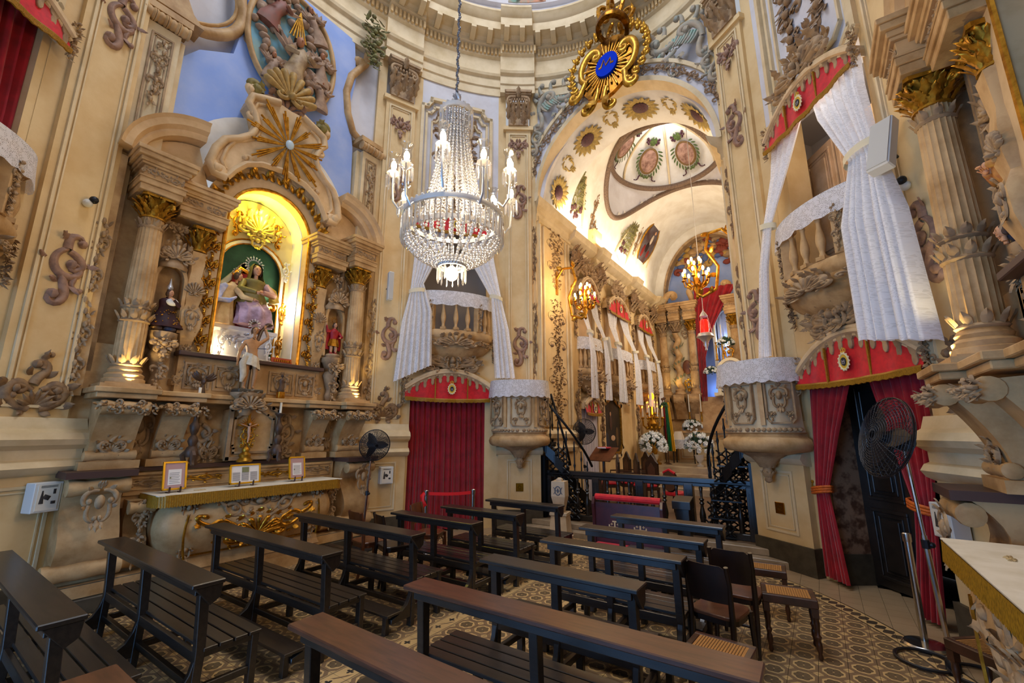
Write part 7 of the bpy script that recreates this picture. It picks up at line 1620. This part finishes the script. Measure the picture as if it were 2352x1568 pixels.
m = MB(); [m.relief([(.04 * cos(a), .515 + .04 * sin(a)), (.12 * cos(a), .515 + .12 * sin(a))], [.01, .003], 1, 4) for a in [2 * pi * k / 20 for k in range(20)]]; part('ray', m, gold, R)
m = MB(); m.tube([(0, -.03, .5), (0, -.035, .42), (.01, -.03, .36), (0, -.03, .27)], [.02, .022, .018, .01], 7); m.tube([(-.11, -.02, .53), (0, -.03, .49), (.11, -.02, .53)], .009, 6); m.ball((.005, -.04, .53), .02, 7, 6); part('corpus', m, flesh, R, 60); put('drop', goldm, R, (-.06, -.01, .35), .3); put('drop', goldm, R, (.06, -.01, .35), .3, True)
R = thing('bird_figure', 'small dark carved bird with spread wings above a candle', 'figurine', W2(-.76, -.10, 2.40), pi / 2); m = MB(); m.ball((0, 0, .16), (.03, .05, .05), 8, 6); m.ball((.02, -.04, .22), .02, 7, 5); m.lathe([(.04, 0), (.02, .1), (.015, .13)], 8); part('body', m, dwood, R, 60)
m = MB(); [m.leaf((.02, .17), radians(10 + 14 * k), .15, .03, -.1, .5, n=5) for k in range(3)]; m.mir(); part('wing', m, dwood, R, 50)
R = thing('gilt_figurine', 'small dark standing figurine on a gilt foot on the altar ledge', 'figurine', W2(.32, -.05, 2.40), pi / 2); m = MB(); m.box(-.05, .05, -.04, .04, 0, .1); part('foot', m, gold, R, 0, bevel=.008); g = robe(R, .22, .05, .05, dwood, 'robe', 0, 6, .1); g.location = (0, 0, .1); head(R, (0, -.005, .35), .04, mm=dwood)
R = thing('marble_plaque', 'small red lettered plaque at the foot of the lit niche', 'plaque', W2(.42, .20, 2.97), pi / 2); m = MB(); m.extx([(0, 0), (.04, 0), (.05, .1), (.03, .1)], -.16, .16); part('plate', m, mat('red orange plaque', '#a8401c', .5), R, 0); m = MB(); [m.box(-.13 + .035 * k, -.11 + .035 * k, -.004, .02, .035, .07) for k in range(8)]; part('lettering', m, gold, R, 0)
# ---------------------------------------------------------------- chancel: tribunes along the wall
CH = [(10.6, .62, 'first', 'nearest the arch'), (12.8, .95, 'middle', 'in the middle of the row'), (15.3, .80, 'last', 'nearest the high altar')]
for yc, hw, nm, wh in CH:
    lo = (-2.08, yc, 0); rz = pi / 2; s = hw / .86
    m = MB(); m.box(-2.45, -2.09, yc - hw * .8, yc + hw * .8, 3.4, 5.9); m2 = part('trim_tribune_opening', m, mat('tan tribune shutter', '#c09a6c', .6, var='#ae8858', vscale=3), None, 0, kind='structure', label='tan shutter of the %s chancel tribune' % nm, loc=(.02, 0, 0))
    pelmet('c', 'scarlet valance of the chancel tribune %s' % wh, lo, rz, 5.60, hw * .95, .40, .2, 8)
    b, PO, PI_ = balcony('carved balcony of the chancel tribune %s' % wh, (lo[0], lo[1], -.42), rz, hw * .95, .34)
    lace_over('white lace runner on the chancel tribune %s' % wh, (lo[0], lo[1], -.42), rz, PO, PI_, 4.42, 4.73)
    for sg, q in ((-1, 'near'), (1, 'far')):
        x = lambda a: sg * a * hw
        f = lambda a, b_: (min(x(a), x(b_)), max(x(a), x(b_)))
        rows = [(5.62, *f(.05, .9), -.12, .025), (5.0, *f(.4, .9), -.18, .025), (4.4, *f(.64, .90), -.38, .015), (3.8, *f(.54, .98), -.44, .025), (2.72, *f(.46, 1.04), -.44, .03)]
        tied_lace('%s white lace curtain of the chancel tribune %s' % (q, wh), lo, rz, sg, rows, 4)
lo = (-2.1, 10.6, 0); pelmet('c', 'scarlet valance over the small chancel door by the iron stair', lo, pi / 2, 2.52, .5, .2, .2, 5, crest=False)
R = thing('door_curtain', 'plain white curtain in the small chancel door by the iron stair', 'curtain', lo, pi / 2); cloth('drape', [(2.5, -.48, .48, -.06, .02), (1.2, -.48, .48, -.06, .025), (.22, -.48, .48, -.06, .03)], mat('white cotton', '#d9d4dc', .8), R, 9, nv=8)
R = thing('altar_painting', 'dark devotional painting with a small lit group in a pointed gilt frame', 'painting', (-2.09, 12.2, 0), pi / 2)
P = [(-.66, 1.5), (-.66, 2.62), (-.4, 2.7), (-.15, 2.82), (0, 3.02), (.15, 2.82), (.4, 2.7), (.66, 2.62), (.66, 1.5), (.5, 1.3), (-.5, 1.3)]
m = MB(); m.extr(P, -.03, .0); cv = part('canvas', m, mat('dark oil paint', '#1c1612', .45, var='#33261c', vscale=2), R, 0); m = MB(); frame_poly(m, P, .07, .07); part('frame', m, goldm, R, 0); m = MB(); frame_poly(m, [(x * 1.16, 2.1 + (z - 2.1) * 1.1) for x, z in P], .1, .05); part('outer_moulding', m, cream2, R, 0)
for nm, c, r, col in (('painted_figure', (-.1, -.035, 2.15), (.1, .01, .22), '#4a3026'), ('painted_head', (-.12, -.04, 2.4), (.05, .01, .06), '#b98a66'), ('painted_child', (.02, -.04, 1.72), (.16, .01, .08), '#c9a27c'), ('painted_figure', (.34, -.035, 1.75), (.1, .01, .28), '#5a4222'), ('painted_figure', (-.42, -.035, 1.65), (.14, .01, .22), '#24283a')): m = MB(); m.ball(c, r, 12, 8); part(nm, m, mat('paint ' + col, col, .5), cv)
# ---------------------------------------------------------------- high altar
H = thing('high_altar', 'high altar with fluted and twisted columns before a blue wall', 'altar', (0, 17.3, .86))
m = MB(); m.box(-2.05, -.55, .1, .7, 0, 2.5); m.box(.55, 2.05, .1, .7, 0, 2.5); part('back_wall', m, stone, H, 0)
for X, kind in ((-1.82, 'f'), (-1.30, 't'), (-.74, 'f'), (.74, 'f'), (1.3, 't')):
    if kind == 'f': column(H, X, .0, 2.42, 4.85, .15, 5.25, goldm if X > -.8 else stone2)
    else:
        c = ob('twisted_column', None, H, (X, -.06, 0)); m = MB(); rings = []
        for k in range(46):
            u = k / 45; z = 2.6 + 2.2 * u; a = 2 * pi * 3.5 * u; r = .13 * (1 - .12 * u); rings.append([(.055 * cos(a) + r * cos(t), .055 * sin(a) + r * sin(t), z) for t in [2 * pi * i / 14 for i in range(14)]])
        m.loft(rings, True, True); part('shaft', m, stone, c, 60); m = MB(); m.lathe([(.2, 2.42), (.2, 2.48), (.16, 2.52), (.18, 2.58), (.13, 2.62)], 16); part('base', m, stone, c); part('capital', capital(.13, .4), stone2, c, 50, loc=(0, 0, 4.85))
        g = MB()
        for k in range(36): u = k / 36; a = 2 * pi * 3.5 * u + pi / 2; z = 2.7 + 2.0 * u; l = MB(); l.leaf((0, 0), 1.2, .12, .04, .3, .8, n=4); g.add(l, Matrix.Translation((.19 * cos(a), .19 * sin(a), z)) @ Matrix.Rotation(a + pi / 2, 4, 'Z'))
        part('vine', g, mat('grey green vine', '#6f6f58', .6), c, 50)
    m = MB(); roll(m, -.3, 2.2, .16, .2); part('roll', m, stone, H, 40, loc=(X, 0, 0)); m = MB(); m.extx([(.2, 1.5), (.2, 2.4), (-.4, 2.4), (-.4, 2.1), (-.15, 1.8), (-.05, 1.5)], -.2, .2); part('console', m, stone, H, 30, loc=(X, 0, 0))
for x0, x1, y in ((-2.02, -1.6, -.25), (-1.5, -1.1, -.3), (-.96, -.5, -.28), (.5, .96, -.28), (1.1, 1.5, -.3)): entab(H, x0, x1, y, .5, 5.26, 5.95)
m = MB(); m.box(-2.05, -.5, .0, .5, 5.26, 5.9); m.box(-2.1, -.52, .12, .3, 2.4, 5.3); m.box(.5, 2.05, .0, .5, 2.4, 5.9); part('wall_panel', m, mat('altar cream panel', '#d8c39a', .6, var='#c4ad84', vscale=3), H, 0)
m = MB(); sc(m, (-1.75, 6.0), 80, [(.5, -1, -2), (.35, -4, -8), (.3, -12, -22)], (.12, .13, .06), step=.06); sc(m, (-.62, 6.0), 90, [(.35, 1, 1), (.3, -4, -8), (.25, -12, -22)], (.1, .12, .05), step=.06); m.mir(); part('pediment_scroll', m, stone, H, 50)
m = MB(); m.ball((-1.0, -.02, 3.45), (.16, .05, .28), 12, 8); part('relief_oval', m, mat('brown relief', '#7a4a30', .5, var='#5a3422', vscale=9), H); put('cart', stone2, H, (-1.0, .1, 4.75), (.4, .5, .4)); put('cart', goldm, H, (-1.0, .02, 2.75), (.45, .5, .5))
m = MB(); m.box(-1.35, 1.35, -.75, .1, 0, 1.0); tb = part('altar_block', m, mat('altar cream panel', '#d8c39a'), H, 0); m = MB(); panel(m, -1.3, 1.3, .08, .92, -.75, .05, .03); m.box(-1.45, 1.45, -.85, .1, 1.0, 1.08); part('altar_top', m, stone, tb, 0); put('drop', stone2, tb, (-1.0, -.76, .7), (.3, .4, .8), rot=(0, pi / 2, 0)); put('drop', stone2, tb, (-.4, -.76, .7), (.3, .4, .8), rot=(0, pi / 2, 0), flip=True)
m = MB()
for k in range(4): m.box(-.9 + .12 * k, .9 - .12 * k, -.5 + .12 * k, .2, 1.08 + .3 * k, 1.38 + .3 * k)
part('gradine', m, stone, H, 0)
m = MB(); archring(m, .35, .46, .4, .5, -.55, -.4, 3.1); m.box(.0 - .46, -.35, -.55, -.4, 2.3, 3.1); m.box(.35, .46, -.55, -.4, 2.3, 3.1); m.box(-.6, .6, -.5, .0, 2.28, 2.4); part('tabernacle_arch', m, mat('tabernacle cream', '#e6d8b4', .5), H, 0, loc=(.55, 0, 0)); m = MB(); m.extr([(.35 * cos(pi * k / 16), 3.1 + .4 * sin(pi * k / 16)) for k in range(17)] + [(-.35, 2.4), (.35, 2.4)], -.44, -.4); part('tabernacle_panel', m, mat('white enamel', '#e8e6ea', .4), H, 0, loc=(.55, 0, 0)); put('cart', gold, H, (.55, -.5, 3.75), (.5, .5, .5))
m = MB(); archring(m, .55, .66, .7, .82, .3, .5, 4.9); m.box(-.66, -.55, .3, .5, 2.4, 4.9); part('niche_arch', m, white, H, 0, loc=(.6, 0, 0))
light('chancel_end_fill', 'POINT', (.2, 15.2, 5.6), 40, (1, .8, .52), .3)  # added fill for the far chancel, no fixture hangs here
light('high_altar_blue_lamp', 'POINT', (.45, 17.75, 5.2), 30, (.35, .55, 1.0), .15); light('high_altar_blue_lamp_low', 'POINT', (-.1, 17.85, 3.4), 10, (.3, .5, 1.0), .1)
for X in (-1.55, -1.0): light('high_altar_fill_spot', 'SPOT', (X, 16.95, 3.3), 14, (1, .75, .3), .03, (radians(180 - 10), 0, 0), spot=95)  # added upward spots that brighten the retable
R = thing('sanctuary_drape', 'crimson drape swept aside over the blue light of the high altar', 'curtain', (0, 17.15, 0)); cloth('drape', [(7.25, -.5, 1.0, 0, .05), (6.4, -.52, .45, 0, .05), (5.6, -.55, .02, 0, .05), (4.6, -.56, -.28, 0, .04), (3.0, -.56, -.34, 0, .04)], redc, R, 6, nv=24)
R = thing('white_drape', 'white drape inside the blue lit niche of the high altar', 'curtain', (0, 17.85, 0)); cloth('drape', [(6.6, .1, 1.2, 0, .04), (5.4, .1, 1.1, 0, .04), (4.0, .1, 1.0, 0, .04)], mat('blue white drape', '#d8dcf0', .8), R, 8, nv=8)
# ---------------------------------------------------------------- flowers
white_p = mat('white petals', '#eef0ec', .7); green_p = mat('grey green leaves', '#4f6a4c', .7, var='#3a5038', vscale=12)
fl = MB()
for k in range(7): a = 2 * pi * k / 7; l = MB(); l.leaf((0, 0), pi / 2, .05, .018, .3, 0, n=3); fl.add(l, Matrix.Rotation(a, 4, 'Z') @ Matrix.Rotation(radians(-60), 4, 'X'))
[fl.ball((.018 * cos(1.25 * k), .018 * sin(1.25 * k), .012 + .008 * (k % 2)), .02, 6, 5) for k in range(5)]; FLM = fl.mesh('blossom', white_p, 60)
def bouquet(label, loc, r, n=46, vase=True, flat=1.0, cat='flower vase'):
    R = thing('flower_vase' if vase else 'flower_arrangement', label, cat, loc); z0 = 0
    if vase: m = MB(); m.lathe([(.1, 0), (.1, .03), (.04, .06), (.035, .1), (.06, .13), (.12, .22), (.13, .3), (.15, .34)], 16); part('urn', m, white, R, 40); z0 = .34 + r * .75
    rr = random.Random(int(loc[0] * 100 + loc[1] * 7)); g = MB()
    for k in range(90):
        a, b = rr.uniform(0, 2 * pi), rr.uniform(-.5, 1.3); l = MB(); l.leaf((0, 0), pi / 2, r * .6, .03, .2, 0, n=3); p = (r * .6 * cos(a) * cos(b), r * .6 * sin(a) * cos(b), z0 + r * .6 * sin(b) * flat); g.add(l, Matrix.Translation(p) @ Matrix.Rotation(a - pi / 2, 4, 'Z') @ Matrix.Rotation(-(pi / 2 - b), 4, 'X'))
    part('foliage', g, green_p, R, 60, kind='stuff')
    for k in range(n):
        a, b = rr.uniform(0, 2 * pi), math.asin(rr.uniform(-.4, 1)); s = rr.uniform(1.2, 2.2) * r / .34
        ob('blossom', FLM, R, (r * cos(a) * cos(b), r * sin(a) * cos(b), z0 + r * sin(b) * flat), rot=(pi / 2 - b, 0, a + pi / 2), scale=s)
bouquet('white urn with a round mass of white flowers on the platform corner', (-1.46, 14.0, .86), .36, 70)
bouquet('white urn with white flowers beside the lace covered table', (-.25, 14.6, .86), .36, 50)
bouquet('mound of white flowers on the high altar beside the candlestick', (-.86, 16.7, 2.05), .30, 50, False, .7, 'flowers')
bouquet('white flowers high on the steps of the high altar', (.45, 17.0, 5.0), .26, 36, False, .8, 'flowers'); bouquet('white flowers on the lower step beside the tabernacle arch', (-.1, 16.9, 4.0), .22, 30, False, .8, 'flowers')
# ---------------------------------------------------------------- chancel furniture
R = thing('candelabrum', 'tall gilt candelabrum crowded with candles by the chancel wall', 'candelabrum', (-1.66, 14.75, .86)); gm = goldm
m = MB(); m.lathe([(.2, 0), (.2, .05), (.1, .1), (.12, .2), (.06, .3), (.1, .4), (.05, .55), (.08, .8), (.12, .95), (.06, 1.05), (.1, 1.15), (.2, 1.3), (.1, 1.4), (.06, 1.6)], 16); part('stem', m, gm, R, 50)
ar = MB(); ar.tube([(.08, 0, 1.25), (.2, 0, 1.12), (.33, 0, 1.25), (.34, 0, 1.45)], .022, 6); ar.ball((.2, 0, 1.16), .06, 7, 5); ar.lathe([(.02, 1.45), (.05, 1.48), (.025, 1.52)], 8, (.34, 0, 0)); A1 = ar.mesh('branch', gm, 50); a3 = MB(); a3.tube([(.05, 0, 1.5), (.13, 0, 1.48), (.18, 0, 1.6)], .02, 6); a3.ball((.1, 0, 1.5), .05, 7, 5); a3.lathe([(.02, 1.6), (.05, 1.63), (.025, 1.67)], 8, (.18, 0, 0)); A2 = a3.mesh('branch', gm, 50)
cm = MB(); cm.lathe([(.018, 0), (.018, .3)], 8); CM = cm.mesh('candle', wax, 40); fm_ = MB(); fm_.ball((0, 0, .33), (.014, .014, .035), 6, 5); FM = fm_.mesh('flame', mat('candle flame', '#ffb050', .5, emit='#ff9030', estr=8.0), 60)
for k in range(8):
    A_ = ob('branch', A1, R, (0, 0, 0), 2 * pi * k / 8); ob('candle', CM, A_, (.34, 0, 1.52)); ob('flame', FM, A_, (.34, 0, 1.52))
for k in range(5):
    A_ = ob('branch', A2, R, (0, 0, 0), 2 * pi * (k + .4) / 5); ob('candle', CM, A_, (.18, 0, 1.67)); ob('flame', FM, A_, (.18, 0, 1.67))
m = MB(); m.ball((0, 0, 2.2), (.1, .03, .13), 12, 8); m.lathe([(.02, 1.6), (.02, 2.1)], 8); part('amber_globe', m, mat('amber lamp', '#f0a820', .3, emit='#ffae18', estr=2.5), R)
for X, Y, lb, cols in ((-1.30, 15.0, 'green and yellow flag drooping from its pole by the candelabrum', ('#0f6b3a', '#e0a51c')), (-1.48, 15.4, 'red and white striped flag drooping behind the candelabrum', ('#a81c28', '#dcd6d2'))):
    R = thing('flag', lb, 'flag', (X, Y, .86)); m = MB(); m.lathe([(.12, 0), (.02, .05), (.018, 2.1)], 10); m.ball((0, 0, 2.14), .05, 8, 6); part('pole', m, dwood, R)
    for k in range(2): cloth('stripe', [(2.0, .01 + .07 * k, .08 + .07 * k, -.02, .015), (1.2, .02 + .09 * k, .12 + .09 * k, -.02, .03), (.42, .0 + .12 * k, .14 + .12 * k, -.02, .03)], mat('flag ' + cols[k], cols[k], .7), R, 2, nv=12)
    m = MB(); m.leaf((0, 1.98), radians(-60), .2, .05, .2, .3); m.leaf((0, 1.98), radians(-120), .2, .05, .2, -.3); m.ball((0, -.03, 1.98), .05); part('rosette', m, mat('flag rosette', '#274a2a' if X > -1.5 else '#b01c28', .6), R)
R = thing('credence_table', 'small dark legged table under a white lace cloth on the platform', 'table', (-.98, 15.9, .86)); [part('leg', MB().tube([(x, y, .0), (x * .98, y, .4), (x * 1.02, y, .72)], [.02, .03, .035], 8), dark, R) for x in (-.34, .34) for y in (-.2, .2)]; m = MB(); m.box(-.4, .4, -.26, .26, .72, .76); part('table_top', m, dark, R, 0)
TP = [(-.42, -.28), (.42, -.28), (.42, .28), (-.42, .28), (-.42, -.28)]; TQ = []
for a, b in zip(TP, TP[1:]): TQ += [(a[0] + (b[0] - a[0]) * k / 16, a[1] + (b[1] - a[1]) * k / 16) for k in range(16)]
TQ.append(TP[-1]); R2 = thing('lace_tablecloth', 'white lace cloth hanging from the small dark table', 'lace cloth', (-.98, 15.9, .86)); band('lace_drop', TQ, .50, .77, lace2, R2, 20, .04, .03); m = MB(); m.box(-.42, .42, -.28, .28, .765, .772); part('lace_top', m, MATS['white linen'], R2, 0); m = MB(); m.loft([[(-.36, -.2, .775), (-.02, -.2, .775), (-.02, .2, .775), (-.36, .2, .775)], [(-.27, -.1, 1.05), (-.08, -.1, 1.05), (-.08, .1, 1.05), (-.27, .1, 1.05)]], True, True); R3 = thing('covered_tabernacle', 'small veiled box standing on the lace table', 'veiled box', (-.98, 15.9, .86)); part('veil', m, mat('ivory veil', '#e3d6c4', .7), R3, 0)
for x in (.1, .2): R4 = thing('cruet', 'tiny glass cruet on the lace table, %s' % ('beside the veiled box' if x < .15 else 'near the table edge'), 'cruet', (-.98 + x, 15.8, 1.632)); m = MB(); m.lathe([(.03, 0), (.04, .04), (.02, .09), (.025, .11)], 10); part('glass', m, crystal, R4)
for x, lb in ((-.95, 'tall gilt candlestick with a long candle at the near end of the high altar'), (-.55, 'tall gilt candlestick behind the flowers of the high altar'), (.15, 'thin gilt candlestick on the blue lit steps'), (.35, 'thin gilt candlestick before the white drape')):
    z = 1.94 if x < 0 else 4.4; R = thing('candlestick', lb, 'candlestick', (x, 16.85, z)); m = MB(); m.lathe([(.08, 0), (.03, .06), (.04, .15), (.02, .3), (.035, .45), (.02, .6), (.05, .66)], 10); part('stem', m, goldm, R, 50); m = MB(); m.lathe([(.018, .66), (.016, 1.3)], 8); part('candle', m, wax, R)
R = thing('sanctuary_lamp', 'hanging silver sanctuary lamp with a glowing red glass', 'hanging lamp', (.88, 11.0, 4.2)); m = MB(); m.lathe([(.0, -.42), (.03, -.4), (.02, -.34), (.06, -.28), (.05, -.22), (.13, -.12), (.2, -.08), (.16, 0), (.12, .02)], 18); part('bowl', m, silver, R, 50); m = MB(); m.lathe([(.09, 0), (.11, .1), (.10, .3), (.08, .34)], 16); part('red_glass', m, mat('ruby glass', '#d01018', .25, emit='#ff2010', estr=1.6), R); m = MB(); m.lathe([(.1, .42), (.07, .48), (.02, .56), (.01, .6)], 12); part('cap', m, silver, R)
for k in range(3): a = 2 * pi * k / 3; m = MB(); m.tube([(.17 * cos(a), .17 * sin(a), -.06), (.08 * cos(a), .08 * sin(a), .44)], .007, 5); part('chain', m, silver, R)
m = MB(); m.tube([(0, 0, .58), (0, 0, 6.42)], .008, 5); part('cord', m, silver, R)
R = thing('lectern', 'brown wooden lectern with a pink book behind the balustrade', 'lectern', (-1.12, 9.3, .2), radians(-12)); m = MB(); m.lathe([(.2, 0), (.18, .04), (.04, .08), (.03, 1.1)], 12); part('stand', m, brown, R); m = MB(); m.extx([(-.2, 1.08), (-.19, 1.06), (.16, 1.34), (.15, 1.36)], -.3, .3); part('desk', m, mat('lectern wood', '#6b3c20', .4, var='#512a14', vscale=6), R, 0, bevel=.006)
R = thing('open_book', 'pink covered book lying on the brown lectern', 'book', (-1.12, 9.36, 1.53), radians(-12)); m = MB(); m.box(-.12, .12, -.1, .1, 0, .035); part('cover', m, mat('pink book cover', '#c8384c', .5), R, 0, bevel=.005); m = MB(); m.box(-.11, .115, -.105, .09, .006, .029); part('pages', m, paper, R, 0)
def stall(label, loc, rz):
    R = thing('choir_chair', label, 'chair', loc, rz, 'carved choir chairs with red seats'); w = mat('carved walnut', '#3f2818', .45, var='#2c1a0e', vscale=7)
    m = MB(); P = [(-.2, .5), (-.2, .98), (-.12, 1.04), (-.08, 1.1), (0, 1.18), (.08, 1.1), (.12, 1.04), (.2, .98), (.2, .5)]; m.extr(P, .2, .24); bk = part('backrest', m, w, R, 0); m = MB(); m.extr([(x * .6, .75 + (z - .78) * .6) for x, z in P], .19, .2); part('back_panel', m, mat('tooled leather', '#5a3a26', .5), bk, 0)
    m = MB(); m.box(-.22, .22, -.2, .22, .4, .46); part('seat_frame', m, w, R, 0); m = MB(); m.box(-.2, .2, -.2, .18, .46, .52); part('cushion', m, redv, R, 0, bevel=.02)
    for x in (-.2, .2):
        for y in (-.18, .2): part('leg', MB().lathe([(.02, 0), (.025, .1), (.016, .2), (.025, .3), (.022, .4)], 8, (x, y, 0)), w, R)
        part('armrest', MB().tube([(x * 1.1, .2, .68), (x * 1.1, -.16, .68), (x * 1.1, -.18, .45)], .02, 6), w, R)
for k, (x, y, lb) in enumerate(((-1.45, 10.35, 'carved choir chair beside the lectern'), (-1.12, 10.75, 'carved choir chair second from the lectern'), (-.80, 11.1, 'carved choir chair third from the lectern, with a folded red cushion'), (-1.62, 11.5, 'carved choir chair in the back row before the painting'), (-1.25, 12.0, 'carved choir chair of the back row beside the platform'), (-.55, 10.3, 'carved armchair at the end of the choir row'))): stall(lb, (x, y, .2), radians(-60 + 6 * k))
R = thing('round_back_chair', 'round backed chair with a red head cloth behind the balustrade', 'chair', (.22, 9.9, .2), radians(160)); w = MATS['carved walnut']
m = MB(); P = [(.17 * cos(2 * pi * k / 20), .68 + .2 * sin(2 * pi * k / 20)) for k in range(20)]; m.extr(P, .17, .21); part('backrest', m, MATS['tooled leather'], R, 0); m = MB(); m.relief(P + P[:2], .025, 1, 5, y=.17); part('back_rim', m, w, R); m = MB(); m.box(-.2, .2, -.2, .2, .38, .46); part('seat', m, redv, R, 0, bevel=.02); [part('leg', MB().lathe([(.02, 0), (.03, .2), (.025, .38)], 8, (x, y, 0)), w, R) for x in (-.17, .17) for y in (-.17, .17)]; m = MB(); m.tube([(-.14, .19, .84), (0, .19, .91), (.14, .19, .84)], .03, 6); part('head_cloth', m, redv, R)
fan('standing fan beside the white curtained chancel door', (-1.78, 9.82), (-1.76, 9.72, 1.9), (.8, -.6, 0), .3, .2, False)
